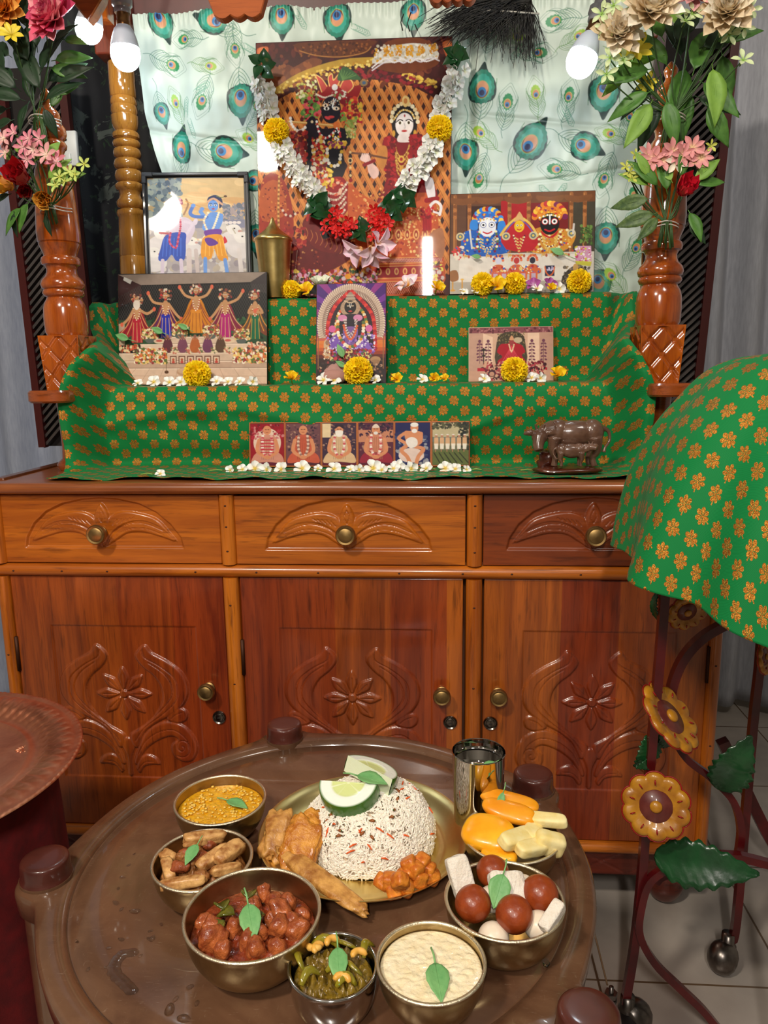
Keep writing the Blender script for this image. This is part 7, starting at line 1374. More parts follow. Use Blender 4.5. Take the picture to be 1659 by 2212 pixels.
for i in range(12):
    r = random.Random(i+5); a = r.uniform(0, 6.28); q = .038*r.random(); V, F = blob(3, (.009*r.uniform(.7, 1.3), .007, .0065), .28, 4, i+30); tag(MB().add(V, F).build('spiced_lump', FR2 if i % 2 else food('tomato_lump', (164, 84, 44), (128, 60, 30), .45, 60, .9, 200, .03, .1)), 'crumbly spiced lump among the fried wedges', 'vegetable', 'spiced lumps in the fried vegetable bowl').location = (c[0]+q*cos(a), c[1]+q*sin(a), .574+.004*r.random())
leaf3((c[0]-.006, c[1]+.003), .592, 2.9, .024, 'tulsi leaf on the fried vegetable wedges', .3)
# curry
GR = food('tomato_gravy', (104, 34, 18), (150, 66, 32), .2, 60, 1.0, 200, .1, .8); CK = food('gravy_coated_chunk', (116, 42, 22), (190, 104, 54), .28, 55, 1.0, 190, .05, .35); PEP = food('cooked_pepper', (70, 76, 16), (110, 104, 30), .15, 60, .4, 120, .1, .8); c = BW_['curry'][0]
surf('curry_gravy', c, .066, .562, .007, 170, GR, 'red-brown curry gravy in the largest bronze bowl', 'curry', 8, .002)
ch = [(-.053, .002, 8), (-.036, -.024, 13), (-.003, .004, 10.5), (.0, -.022, 10), (.012, -.034, 9.5), (.026, .016, 11), (.040, .006, 11), (.048, -.006, 10.5), (.030, -.006, 10.5), (.016, .036, 10), (.030, .032, 9), (.002, .044, 8), (.032, -.030, 9), (-.018, -.008, 9), (-.020, -.042, 8), (.05, .02, 7), (.010, -.012, 8), (-.042, -.008, 8), (.018, .010, 8), (-.006, .026, 8)]
for i, (dx, dy, r) in enumerate(ch):
    V, F = blob(3, (r*.001*1.12, r*.001, r*.00095), .24, 3.0, i+60, box=3); o = MB().add(V, F, R=rotm((i*.9, i*.4, i))).build('curry_chunk', CK); o.location = (c[0]+dx, c[1]+dy, .569+.003*((i*7) % 3)); tag(o, 'chunk of vegetable coated in red-brown curry gravy', 'vegetable', 'chunks in the curry bowl')
for i, (dx, dy, a) in enumerate(((-.034, .020, .5), (-.020, .014, 1.4), (-.012, .038, .2), (.012, .016, 2), (-.028, .004, 2.6))):
    V, F = leafV(.026, .019, .35, .3, 8, 5); o = MB().add(V, F, R=rotm((-.1, .1, a))).build('pepper_piece', PEP); o.location = (c[0]+dx, c[1]+dy-.01, .577); o.modifiers.new('thickness', 'SOLIDIFY').thickness = .002; tag(o, 'glossy piece of green pepper in the curry bowl', 'vegetable', 'green pepper pieces in the curry')
leaf3((c[0]-.006, c[1]+.006), .590, 3.5, .036, 'tulsi leaf on the red-brown curry', .35); 
# chutney
CH = food('green_chutney', (110, 84, 18), (140, 112, 34), .08, 60, 1.0, 160, .25, 1.0); c = BW_['chut'][0]; surf('chutney', c, .039, .556, .012, 230, CH, 'glossy green-brown chutney in the small steel bowl', 'chutney', 4, .004)
YG = food('translucent_strip', (150, 136, 30), (120, 110, 26), .08, 60, .4, 160, .3, 1.0); CASH = food('fried_cashew', (226, 166, 66), (240, 190, 100), .35, 60, .2, 100, .2, .1)
for i, (dx, dy, a, L) in enumerate(((-.012, .026, .3, .03), (.034, .022, 1.2, .024), (-.03, .004, 1.8, .028), (.006, -.006, .1, .024), (.022, .0, 2.2, .028), (-.018, -.018, .9, .026), (.01, .03, 2.6, .03), (.016, -.022, .4, .02))):
    P = [(L*(t-.5), .004*sin(t*pi)*2, .004*sin(t*pi)) for t in np.linspace(0, 1, 8)]; o = MB().add(*tube(P, [.002, .0035, .0042, .0045, .0045, .004, .0032, .002], 8, flat=.5), R=rotm((.5, .2, a))).build('vegetable_strip', YG); o.location = (c[0]+dx, c[1]+dy, .567+.001*(i % 3)); tag(o, 'glossy yellow-green strip in the chutney bowl', 'vegetable', 'strips in the chutney')
for i, (dx, dy, a, lb) in enumerate(((-.014, .016, 1.2, 'cashew left of the chutney leaf'), (-.020, .022, 2.8, 'browned cashew at the upper left of the chutney'), (.026, .008, .5, 'cashew at the right of the chutney'), (.012, -.024, .1, 'cashew near the front rim of the chutney bowl'), (-.002, .024, .8, 'cashew behind the chutney leaf'))):
    P = [(.0075*cos(t), .0075*sin(t), 0) for t in np.linspace(.2, 2.9, 9)]; o = MB().add(*tube(P, [.0018, .003, .0036, .0036, .0032, .0034, .0036, .003, .0018], 8), R=rotm((.3, .2, a))).build('cashew_nut', CASH); o.location = (c[0]+dx, c[1]+dy, .573); tag(o, lb, 'nut', 'cashews in the chutney')
leaf3((c[0]+.004, c[1]+.008), .584, 3.3, .030, 'tulsi leaf on the green chutney', .3)
# rice pudding
PU = food('rice_pudding', (240, 220, 178), (246, 232, 200), .22, 60, .9, 170, .3, .6); c = BW_['kheer'][0]; surf('rice_pudding', c, .0500, .567, .0020, 260, PU, 'creamy rice pudding filling the front bronze bowl', 'pudding', 6, .001); leaf3((c[0]+.004, c[1]+.0), .573, 3.14+.15, .036, 'tulsi leaf on the creamy rice pudding', .05)
# sweets
GJ = food('syrup_fried_ball', (132, 52, 18), (156, 68, 26), .36, 60, .3, 160, .1, .12); RG = food('white_sweet_ball', (232, 214, 190), (240, 226, 206), .35, 30, .2, 90, .3, .1); BF = food('coconut_fudge', (226, 214, 198), (236, 228, 216), .75, 90, 1.0, 260, .2, 0); c = BW_['sweet'][0]
for dx, dy, z, r, lb in ((-.010, .042, .582, .0185, 'gulab ball at the back of the sweets bowl'), (-.034, -.012, .582, .0195, 'gulab ball at the left of the sweets bowl'), (.008, -.028, .584, .0195, 'gulab ball at the front of the sweets bowl'), (.038, .004, .585, .0200, 'gulab ball at the right of the sweets bowl')):
    V, F = blob(4, (r, r, r*.94), .02, 2, int(r*1e5)); tag(MB().add(V, F).build('fried_sweet', GJ), lb.replace('gulab ball', 'glossy brown syrup ball'), 'sweet', 'brown syrup sweets').location = (c[0]+dx, c[1]+dy, z)
for dx, dy, z, r, lb in ((.022, .024, .574, .017, 'white ball behind the middle fudge'), (-.014, -.040, .566, .016, 'white ball between the left and front brown balls'), (.034, -.026, .570, .016, 'white ball below the right brown ball'), (-.012, .012, .570, .015, 'white ball behind the left brown ball')):
    V, F = ico(4); tag(MB().add(V*np.array([r, r, r*.9]), F).build('white_sweet', RG), lb+' in the sweets bowl', 'sweet', 'white syrup sweets').location = (c[0]+dx, c[1]+dy, z)
for dx, dy, z, sz, rot, lb in ((-.046, .022, .588, (.022, .040, .015), (1.0, -.15, .35), 'fudge bar standing at the left rim'), (.003, .002, .590, (.034, .032, .014), (.75, .1, .2), 'middle fudge square under the leaf'), (.046, -.034, .588, (.030, .012, .015), (.2, -.5, .8), 'fudge stick at the lower right rim')):
    V, F = blob(4, tuple(q*.56 for q in sz), .03, 5, int(dx*999) % 50, box=9); tag(MB().add(V, F, R=rotm(rot)).build('fudge_piece', BF), 'white crumbly '+lb+' of the sweets bowl', 'sweet', 'white fudge pieces').location = (c[0]+dx, c[1]+dy, z)
leaf3((c[0]-.001, c[1]+.004), .607, 2.8, .030, 'tulsi leaf on the middle fudge square', .7, .7)
# fruit
MG_ = food('mango_flesh', (244, 160, 14), (250, 186, 40), .3, 30, .2, 80, .3, .3); MS = food('mango_skin_side', (232, 142, 12), (244, 166, 34), .35, 30, .2, 80, .2, .2); BN = food('banana_flesh', (236, 210, 130), (246, 230, 170), .5, 50, .4, 90, .12, 0); c = BW_['fruit'][0]
for i, (dx, dy, z, sz, rot, m, nm, lb) in enumerate([(-.030, -.012, .577, (.060, .046, .020), (.3, 0, -.35), MG_, 'mango_slice', 'broad mango cheek at the left of the fruit bowl'), (.000, .038, .592, (.070, .024, .012), (.2, .1, -.22), MS, 'mango_slice', 'long mango slice at the back of the fruit bowl'), (-.002, .018, .589, (.062, .026, .014), (.35, .1, -.28), MS, 'mango_slice', 'mango slice under the leaf of the fruit bowl'), (-.018, -.040, .566, (.04, .02, .014), (0, 0, -.3), MG_, 'mango_slice', 'small mango piece low at the front of the fruit bowl'),
        (.004, -.026, .581, (.050, .020, .014), (.35, .2, .75), BN, 'banana_slice', 'slanting banana slice in the middle of the fruit bowl'), (.042, .010, .584, (.050, .016, .012), (.2, 0, -.1), BN, 'banana_slice', 'banana slice across the right rim of the fruit bowl'), (.020, -.036, .575, (.040, .018, .014), (.2, .2, .6), BN, 'banana_slice', 'banana slice near the front rim of the fruit bowl'), (.044, -.022, .573, (.034, .020, .024), (.1, .3, .1), BN, 'banana_slice', 'thick banana chunk at the right of the fruit bowl'), (.024, -.004, .576, (.036, .018, .016), (.3, .1, 1.1), BN, 'banana_slice', 'banana piece half covered by its neighbours in the fruit bowl')]):
    V, F = blob(4, tuple(q*.55 for q in sz), .04, 2, i+80, box=2.8 if m is not BN else 5); tag(MB().add(V, F, R=rotm(rot)).build(nm, m), lb, 'fruit', 'cut fruit').location = (c[0]+dx, c[1]+dy, z)
leaf3((c[0]-.008, c[1]+.034), .606, 2.8, .024, 'tulsi leaf on the cut mango', .8, .35)
# rice mound
RC = np.array([.085, -.535]); RR, RH = .088, .074
def rice():
    rr = np.random.default_rng(5); n = 6800; seg = 6; ts = np.array([-1, -.8, -.3, .3, .8, 1]); rad = np.array([.25, .75, 1, 1, .75, .25]); a = np.linspace(0, 2*pi, seg, endpoint=False)
    B = np.stack([np.repeat(ts, seg)*1.0, (rad[:, None]*np.cos(a)).ravel(), (rad[:, None]*np.sin(a)).ravel()], -1); B[:, 1] += np.repeat(.5*(1-ts**2), seg)*.6
    F0 = [(i*seg+j, i*seg+(j+1) % seg, (i+1)*seg+(j+1) % seg, (i+1)*seg+j) for i in range(5) for j in range(seg)]+[tuple(range(seg-1, -1, -1)), tuple(5*seg+j for j in range(seg))]
    u = rr.random(n); ph = rr.random(n)*2*pi; el = np.arccos(1-u*.999); shp = lambda e: np.stack([RR*np.sin(e)**.85, RH*np.cos(e)**.9], -1)
    P = shp(el); lum = 1+.05*snoise(np.stack([np.cos(ph)*2, np.sin(ph)*2, el*2], -1), 1.2, 3); pos = np.stack([P[:, 0]*np.cos(ph)*lum, P[:, 0]*np.sin(ph)*lum, P[:, 1]*lum], -1)
    nrm = np.stack([np.sin(el)*np.cos(ph), np.sin(el)*np.sin(ph), np.cos(el)], -1)+rr.normal(size=(n, 3))*.22; nrm /= np.linalg.norm(nrm, axis=1)[:, None]
    t = np.cross(nrm, rr.normal(size=(n, 3))); t /= np.linalg.norm(t, axis=1)[:, None]; b = np.cross(nrm, t); L = rr.uniform(.0040, .0060, n); W_ = rr.uniform(.0010, .00125, n)
    V = pos[:, None]+t[:, None]*(B[None, :, :1]*L[:, None, None])+b[:, None]*(B[None, :, 1:2]*W_[:, None, None])+nrm[:, None]*(B[None, :, 2:]*W_[:, None, None]+.0004)
    F = (np.array([f for f in F0 if len(f) == 4])[None]+(np.arange(n)*len(B))[:, None, None]).reshape(-1, 4).tolist(); C6 = [[k*len(B)+j for j in f] for k in range(0, n) for f in F0 if len(f) != 4]
    mb = MB(); e = np.linspace(0, pi/2, 24); V2, F2 = lathe([(max(r-.0045, 0), max(z-.0045, -.001)) for r, z in shp(e)][::-1], 60); mb.add(V2, F2, col=(220, 198, 172))
    mb.add(V.reshape(-1, 3), F+C6, col=(252, 242, 226)); tint = np.repeat(rr.uniform(.86, 1.06, n), len(B))[:, None]; mb.c[-1][:, :3] *= tint
    s = N('cooked_rice'); s.set(Roughness=.42, Subsurface_Weight=.25); s.b.inputs['Subsurface Radius'].default_value = (.004, .003, .002); q = s.n('VertexColor', layer_name='Col'); s.l(q.outputs[0], s.b.inputs['Base Color'])
    o = mb.build('rice_mound', s.m); o.location = (RC[0], RC[1], TZ+.0045); tag(o, 'domed mound of cooked white rice on the golden plate', 'rice', kind='stuff')
    def spot(px_a, el_): return np.array([RR*sin(el_)**.85*cos(px_a), RR*sin(el_)**.85*sin(px_a), RH*cos(el_)**.9+.001])
    CAR = mat('carrot_orange', (226, 92, 24), .4, sss=.2); BNM = mat('bean_green', (62, 84, 34), .4); NUT = mat('fried_nut_brown', (150, 84, 36), .4)
    for name, m, k, ln, w in (('carrot_shreds', CAR, 26, .006, .0012), ('green_bits', BNM, 16, .004, .0018), ('nut_bits', NUT, 16, .0035, .002)):
        mb = MB()
        for i in range(k):
            r = random.Random(i*7+k); a_ = r.uniform(-2.9, .7); p = spot(a_, r.uniform(.35, 1.4)); d = np.array([r.uniform(-1, 1), r.uniform(-1, 1), r.uniform(-.6, .6)]); d /= np.linalg.norm(d); mb.add(*tube([p-d*ln, p+np.array([0, 0, .0008]), p+d*ln], [w*.6, w, w*.6], 6))
        q = mb.build(name, m, o); q['kind'] = 'stuff'
rice()
def citrus(p, R, r, th_, label):
    mb = MB(); n, k = 36, 14; t = np.linspace(0, pi, n); rs = np.linspace(0, 1, k); T_, Q = np.meshgrid(t, rs, indexing='ij')
    ang = np.abs(((T_/pi*4.5) % 1)-.5)*2; fl = (Q < .60); seg = np.clip((ang-.90)*12, 0, 1)*(Q > .06); base = np.where(fl[..., None], lin((214, 222, 150))*(1-seg[..., None])+lin((240, 244, 214))*seg[..., None], lin((240, 244, 232)))
    base = np.where((Q > .93)[..., None], lin((60, 110, 24)), base); base = np.where((Q < .07)[..., None], lin((240, 242, 220)), base)
    for s_ in (1, -1):
        V = np.stack([Q*np.cos(T_)*r, -Q*np.sin(T_)*r, np.full_like(Q, s_*th_/2)-s_*.0012*(Q < .6)], -1).reshape(-1, 3); F = gridF(n, k); mb.add(V, F if s_ < 0 else [f[::-1] for f in F]); mb.c[-1] = np.c_[base.reshape(-1, 3), np.ones(n*k)]
    zz = np.linspace(-1, 1, 5); V = np.array([[(1+.035*(1-z*z))*cos(a)*r, -(1+.035*(1-z*z))*sin(a)*r, z*th_/2] for a in t for z in zz]); mb.add(V, gridF(n, 5), col=(52, 118, 26))
    V = np.array([[x*r, 0, z*th_/2] for x in np.linspace(-1, 1, 15) for z in (-1, 1)]); mb.add(V, gridF(15, 2), col=(226, 232, 200))
    s = N('citrus_flesh') if 'cit' not in MATS else None
    if s: s.set(Roughness=.25, Subsurface_Weight=.25, Coat_Weight=.3); s.b.inputs['Subsurface Radius'].default_value = (.006, .005, .003); q = s.n('VertexColor', layer_name='Col'); s.l(q.outputs[0], s.b.inputs['Base Color']); s.bump(s.noise(200, 3, s.obj()), .4, .001); MATS['cit'] = s.m
    o = mb.build('citrus_slice', MATS['cit'], auto=40); MM = Matrix(R.tolist()).to_4x4(); MM.translation = Vector(p); o.matrix_local = MM; tag(o, label, 'fruit', 'citrus half slices on the rice')
citrus((.062, -.552, .611), rotm((.40, -.05, -.12)), .038, .025, 'half citrus slice lying in front on top of the rice'); citrus((.083, -.530, .617), rotm((.30, -.12, 2.55)), .038, .022, 'half citrus slice behind on top of the rice, cut side to the front left')
leaf3((.071, -.547), .626, -1.9, .036, 'tulsi leaf between the two citrus slices', .1, .6)
# fritters, cubes
FRT = food('battered_fritter', (150, 92, 34), (216, 160, 84), .45, 60, 1.0, 120, .03, .1); FRT2 = food('golden_puffed_fritter', (176, 100, 24), (226, 156, 60), .35, 70, 1.0, 260, .03, .3)
for i, (px, py, z, sz, rot, m, lb) in enumerate([(601, 1803, .560, (.036, .062, .015), (.55, .1, .05), FRT, 'upright pale fritter at the left of the rice plate'), (655, 1818, .565, (.042, .066, .015), (.6, .2, -.12), FRT2, 'puffed golden fritter leaning on the rice'), (693, 1900, .549, (.140, .024, .014), (.15, .12, -.62), FRT, 'long fritter along the front left rim of the rice plate')]):
    p = atZ(px, py, z); V, F = blob(4, tuple(q*.52 for q in sz), .26 if i < 2 else .13, 4.2, i+20, box=3.4 if i < 2 else 2.6); tag(MB().add(V, F, R=rotm(rot)).build('fritter', m), lb, 'fritter', 'fritters on the rice plate').location = tuple(p)
CUB = food('roast_cube', (184, 88, 20), (228, 142, 48), .4, 80, .8, 160, .03, .2)
for i, (px, py, z) in enumerate([(843, 1903, .553), (878, 1888, .556), (912, 1862, .562), (885, 1868, .566), (905, 1898, .552), (878, 1918, .546), (852, 1924, .544), (925, 1880, .553), (827, 1905, .547), (932, 1893, .546), (864, 1903, .562), (898, 1880, .562)]):
    p = atZ(px, py, z); V, F = blob(3, (.0088, .0086, .0082), .04, 3, i, box=10); tag(MB().add(V, F, R=rotm((i*.4, i*.7, i*.9))).build('roast_cube', CUB), 'small orange roasted cube piled at the front right of the rice plate', 'vegetable', 'roasted cubes on the rice plate').location = tuple(p)
leaf3((.252, -.505), .6265, 2.2, .02, 'tulsi leaf floating in the steel tumbler')

# ================================================================== copper tray on a red-draped stool
def cop():
    s = N('worn_copper'); s.set(Metallic=1.0); v = s.obj(); f = s.noise(9, 5, v, .65, 1.0); s.l(s.ramp(f, [(.3, L4((190, 112, 84))), (.5, L4((222, 146, 112))), (.7, L4((234, 166, 132)))]), s.b.inputs['Base Color'])
    s.l(s.math('MULTIPLY_ADD', s.noise(20, 4, v), .2, .34), s.b.inputs['Roughness']); s.bump(s.noise(160, 3, s.obj((1, 6, 1))), .06, .0006); return s.m
tx, ty = -.590, -.517; tray = empty('copper_tray', (tx, ty, .588), label='large round copper tray with a fluted rim on the red-draped stool', cat='tray'); COPPER = cop()
na = 560; th = np.linspace(0, 2*pi, na, endpoint=False); V = []
for r, z, fl in ((.0001, 0, 0), (.08, 0, 0), (.165, 0, 0), (.169, .001, 0), (.172, .0025, 0), (.176, .001, 0), (.184, .001, .0), (.190, .003, .0016), (.200, .0065, .0066), (.216, .0105, .0066), (.230, .0135, .0016), (.236, .0135, 0), (.240, .014, 0), (.2445, .0155, .0), (.248, .015, 0), (.249, .013, 0), (.246, .011, 0), (.2, .002, 0), (.17, -.003, 0), (.0001, -.003, 0)):
    w = fl*np.abs(np.sin((th+r*2.2)*36)) + (.0009*(np.sin(th*140) > 0) if .241 < r < .2485 and z > .0145 else 0); V.append(np.c_[r*np.cos(th), r*np.sin(th), z+w])
MB().add(np.concatenate(V), gridF(len(V), na, closev=True)).build('dish', COPPER, tray, auto=70)
mp = atZ(54, 1616, .588)-np.array([tx, ty, .588]); mb = MB()
for k in range(12): V, F = ico(1); a = k*pi/6; mb.add(V*np.array([.007, .0022, .0010]), F, R=rotm((0, 0, a)), t=mp+np.array([.009*cos(a), .009*sin(a), 0]))
mb.build('embossed_flower', COPPER, tray)
REDC = mat('red_cloth', (104, 6, 10), .85, rgb2=(84, 4, 8), ns=50, bump=.3, bs=600); st = empty('draped_stool', (tx, ty, 0), label='stool covered to the floor by a plain deep red cloth, under the copper tray', cat='stool')
sx = atY(100, 1900, ty)[0]-tx; print('stool r', sx); th = np.linspace(0, 2*pi, 240, endpoint=False); V = []
for t, r, z in ((0, .001, .584), (0, .12, .584), (0, .19, .584), (.05, .205, .579), (.3, .208, .50), (.6, .214, .3), (.8, .220, .15), (1, .228, .02)): rr_ = r+.008*t*np.sin(th*11+2*np.sin(th*3)); V.append(np.c_[rr_*np.cos(th), rr_*np.sin(th), np.full(240, z)])
MB().add(np.concatenate(V), gridF(len(V), 240, closev=True)).build('cover', REDC, st)
for k in range(4): MB().add(*tube([(.14*cos(k*pi/2+.8), .14*sin(k*pi/2+.8), 0), (.12*cos(k*pi/2+.8), .12*sin(k*pi/2+.8), .58)], .012, 8)).build('leg', WRED, st)

# ================================================================== wrought iron stand under a brocade cover
IR = mat('dark_red_iron', (88, 10, 14), .32, coat=.3, rgb2=(66, 8, 12), ns=20); LFM = mat('painted_green_leaf', (16, 58, 28), .3, coat=.4, rgb2=(24, 76, 38), ns=30, bump=.3, bs=90); PYEL = mat('painted_yellow_petal', (196, 136, 30), .38, rgb2=(160, 100, 24), ns=40, coat=.3, bump=.3, bs=80); PCEN = mat('painted_mauve_centre', (112, 52, 44), .4, coat=.3, rgb2=(92, 36, 32), ns=50); CAST = mat('dull_steel_caster', (130, 122, 116), .3, 1, rgb2=(96, 90, 86), ns=30)
sd = empty('iron_stand', (.70, -.31, 0), label='dark red wrought-iron stand on casters decorated with painted metal flowers and leaves', cat='stand'); so2 = np.array([.70, -.31, 0])
LA, LB, LC, LD = np.array([.510, -.29, 0]), np.array([.733, -.13, 0]), np.array([.90, -.34, 0]), np.array([.68, -.50, 0])
def sp(pts, r, name, m=IR, square=True, flat=1.0, sm=6): P = cat([np.array(p)-so2 for p in pts], sm) if len(pts) > 2 else [np.array(p)-so2 for p in pts]; return MB().add(*tube(P, r, square=square, flat=flat)).build(name, m, sd, smooth=False)
bars = [[atY(x, y, -.29) for x, y in ((1437, 1180), (1432, 1330), (1400, 1700), (1388, 1870), (1372, 2030), (1350, 2165))], [atY(x, y, -.13) for x, y in ((1650, 1300), (1640, 1440), (1625, 1580), (1590, 1990))]+[np.array([.729, -.13, .068])]]
for P in bars: sp(P, .0068, 'bar')
for c_ in (LC, LD): sp([c_+np.array([0, 0, .06]), c_+np.array([0, 0, 1.0])], .0068, 'bar')
pxs = lambda L_, Y: [atY(x, y, Y) for x, y in L_]
sp(pxs([(1640, 1310), (1587, 1338), (1520, 1375), (1477, 1421), (1453, 1477), (1446, 1530), (1447, 1600)], -.24), .0085, 'hoop', flat=.8)
sp(pxs([(1432, 1520), (1443, 1570), (1480, 1635), (1535, 1679), (1583, 1730), (1600, 1790), (1594, 1850)], -.17), .006, 'hoop')
sp(pxs([(1450, 1868), (1443, 1873), (1403, 1903), (1385, 1955), (1381, 2016), (1414, 2079), (1469, 2134), (1517, 2180), (1554, 2225)], -.30), .006, 'hoop')
sp(pxs([(1415, 1905), (1440, 1885), (1560, 1848), (1660, 1866)], -.2), .007, 'crossbar', sm=3)
sp(pxs([(1560, 1600), (1659, 1805), (1720, 1900)], .15), .012, 'lower_brace', sm=3)
for a_, b_ in ((LA, LD), (LB, LC), (LC, LD), (LA, LB)): sp([a_+np.array([0, 0, .98]), b_+np.array([0, 0, .98])], .0065, 'top_bar'); 
sp([LD+np.array([0, 0, .25]), LC+np.array([0, 0, .25])], .0065, 'crossbar')
def mflower(p, R, r, label=None):
    mb = MB(); n = 10; k = 100; t = np.linspace(0, 2*pi, k, endpoint=False); ro = r*(.90+.10*np.abs(np.sin(t*n/2))**.7)
    V = [np.c_[q*np.cos(t), q*np.sin(t), z] for q, z in ((ro*.48, np.zeros(k)), (ro*.62, np.full(k, .002)), (ro*.85, .004+.0035*np.abs(np.sin(t*n/2))), (ro*.97, .001+.003*np.abs(np.sin(t*n/2))), (ro, np.full(k, -.002)), (ro*.9, np.full(k, -.001)), (ro*.48, np.full(k, -.003)))]
    o = MB().add(np.concatenate(V), gridF(len(V), k, closev=True)).build('metal_flower', PYEL, sd); MM = Matrix(R.tolist()).to_4x4(); MM.translation = Vector(tuple(np.array(p)-so2)); o.matrix_local = MM
    MB().add(*lathe([(0, .003), (r*.46, .0015), (r*.5, -.002), (0, -.003)][::-1], 40)).build('flower_disc', PCEN, o); V, F = ico(3); MB().add(V*np.array([r*.18, r*.18, r*.10]), F, t=(0, 0, .004)).build('flower_boss', PYEL, o)
    mb = MB()
    for j in range(n): a = (j+.5)*2*pi/n; V, F = ico(1); mb.add(V*np.array([r*.10, r*.026, .0012]), F, R=rotm((0, -.1, a)), t=(r*.70*cos(a), r*.70*sin(a), .0068))
    mb.add(*tube(np.c_[1.005*ro*np.cos(t), 1.005*ro*np.sin(t), np.zeros(k)], .0011, 5)); mb.build('red_strokes', mat('red_paint_stroke', (150, 16, 18), .4), o)
mflower(atY(1417, 1742, -.33), look((-.25, -1, .35)), .053); mflower(atY(1448, 1548, -.31), look((.62, -.42, .70), spin=1), .060); mflower(atY(1652, 1418, -.16), look((.9, -.8, .2)), .032); mflower(atY(1484, 1322, -.25), look((.2, -1, -.3)), .034)
def mleaf(base, tip, wd, nrm, seed):
    b_, t_ = np.array(base)-so2, np.array(tip)-so2; L = np.linalg.norm(t_-b_); y = (t_-b_)/L; z = np.array(nrm, float); z -= y*(y@z); z /= np.linalg.norm(z); x = np.cross(y, z); nl, m_ = 40, 9; tt = np.linspace(0, 1, nl); s_ = np.linspace(-1, 1, m_)
    w = (np.sin(pi*tt**.75)**.8*(1-.25*tt))*wd/2*(1+.10*np.sin(tt*46)*(tt > .1))+.001; T_, S_ = np.meshgrid(tt, s_, indexing='ij'); X = S_*w[:, None]; Z = .012*np.sin(T_*3.1)*1.0+.10*np.abs(X)+.0016*np.cos((T_*1.0-np.abs(S_)*.18)*60)*np.abs(S_)
    V = b_+X[..., None]*x+(T_*L)[..., None]*y+Z[..., None]*z; o = MB().add(V.reshape(-1, 3), gridF(nl, m_)).build('metal_leaf', LFM, sd); o.modifiers.new('thickness', 'SOLIDIFY').thickness = .0015
mleaf(atY(1414, 1850, -.31), atY(1640, 1888, -.36), .078, (-.1, -1, .5), 1); mleaf(atY(1552, 1705, -.18), atY(1622, 1588, -.20), .072, (-.2, -1, .3), 2); mleaf(atY(1392, 1640, -.27), atY(1372, 1658, -.30), .02, (0, -1, .2), 3); mleaf(atY(1412, 1585, -.27), atY(1370, 1655, -.28), .042, (.3, -1, .2), 4); mleaf(atY(1452, 1608, -.26), atY(1424, 1565, -.27), .034, (-.3, -1, .2), 5); mleaf(atY(1424, 1340, -.275), atY(1426, 1270, -.275), .014, (-1, -.6, 0), 6)
for c_, rz in ((np.array([.502, -.29, 0]), .3), (np.array([.728, -.13, 0]), -2.4), (LC, 1), (LD, 2)):
    R = rotm((0, 0, rz)); q = c_-so2; V, F = ico(3)
    o = MB().add(*lathe([(0, .075), (.012, .075), (.012, .055), (.016, .05), (0, .05)][::-1], 20), t=q).build('caster', CAST, sd)
    hood = V[np.newaxis][0].copy(); MB().add(V*np.array([.0265, .022, .0265]), F, R=R, t=q+np.array([.0, .0, .0285])+R@np.array([.014, 0, 0])).build('wheel', mat('dark_caster_wheel', (46, 40, 40), .35, .6), o)
    t = np.linspace(-.35*pi, .75*pi, 14); a_ = np.linspace(-pi/2, pi/2, 9); Vh = np.array([[.031*cos(u)*cos(w_)+.014, .0265*sin(w_), .0305+.031*sin(u)*cos(w_)] for u in t for w_ in a_]); hd = MB().add(Vh, gridF(14, 9), R=R, t=q).build('hood', CAST, o); hd.modifiers.new('thickness', 'SOLIDIFY').thickness = .0015
nb = empty('threaded_bolt', atY(1319, 2165, -.33), label='threaded bolt with stacked nuts beside the near caster of the iron stand', cat='bolt')
MB().add(*tube([(0, 0, -.035), (0, 0, .03)], .004, 10)).build('shank', CAST, nb)
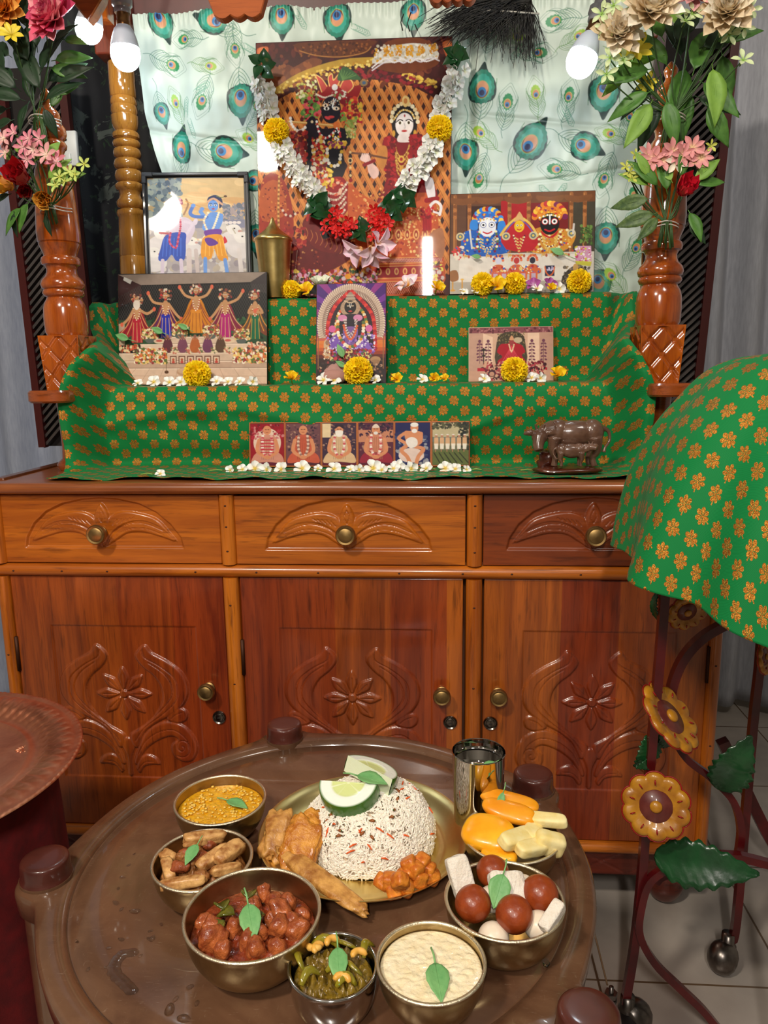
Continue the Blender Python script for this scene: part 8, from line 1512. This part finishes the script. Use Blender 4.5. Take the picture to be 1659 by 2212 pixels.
for z in (.0, .011): V, F = lathe([(0, z), (.0105, z), (.0105, z+.009), (0, z+.009)], 6); MB().add(V, F).build('nut', CAST, nb, smooth=False)
P = cat([atY(1312, 2128, -.33), atY(1300, 2080, -.32), atY(1285, 2020, -.31), atY(1268, 1960, -.25)], 5); tag(MB().add(*tube(P, .0016, 6)).build('thin_rod', mat('tan_wire', (120, 92, 66), .5)), 'thin tan wire rising from the bolt to the table edge', 'wire')
# brocade cover
def cover():
    prof = [(0, 1.158), (.05, 1.158), (.10, 1.152), (.14, 1.132), (.18, 1.085), (.205, 1.045), (.228, .985), (.242, .92), (.25, .865)]; P = cat(prof, 12); d = np.r_[0, np.cumsum(np.linalg.norm(np.diff(P, axis=0), axis=1))]; ns, nt = 180, 420
    s = np.linspace(.0005, d[-1], ns); th = np.linspace(0, 2*pi, nt); S, T_ = np.meshgrid(s, th, indexing='ij'); r = np.interp(S, d, P[:, 0]); z = np.interp(S, d, P[:, 1]); k = S/d[-1]
    # squared by the stand's frame below, with folds at the corners
    sq = 1+.10*k*np.abs(np.cos(2*(T_-.63)))**2; fold = .017*k**1.6*np.sin(7*T_+1.0+2*np.sin(T_*2))-.022*np.exp(-((T_-(4.75-.5*k))/.09)**2)*np.exp(-((k-.42)/.22)**2)+.006*k*np.sin(15*T_+S*10); r = r*sq+fold-.020*np.exp(-((T_-(3.98+.4*k))/.06)**2)*np.exp(-((k-.30)/.16)**2)
    back = (1-np.cos(T_-radians(200)-pi))/2; z = z-k**2*(.05*np.clip(np.sin(-(T_-pi)+0)*-1, 0, 1)*0+.072*np.exp(-((T_-4.6)/.8)**2))+.004*snoise(np.stack([np.cos(T_)*k, np.sin(T_)*k, k*.3], -1), 7, 3)
    V = np.stack([.705+r*np.cos(T_), -.315+r*np.sin(T_), z], -1); UV = np.stack([S*np.cos(T_+.5), S*np.sin(T_+.5)], -1)
    tag(sheet('cover_cloth', V, nt, ns, GREEN, uv=UV, thick=.0015), 'green brocade cover draped over the iron stand at the right', 'cloth')
cover()
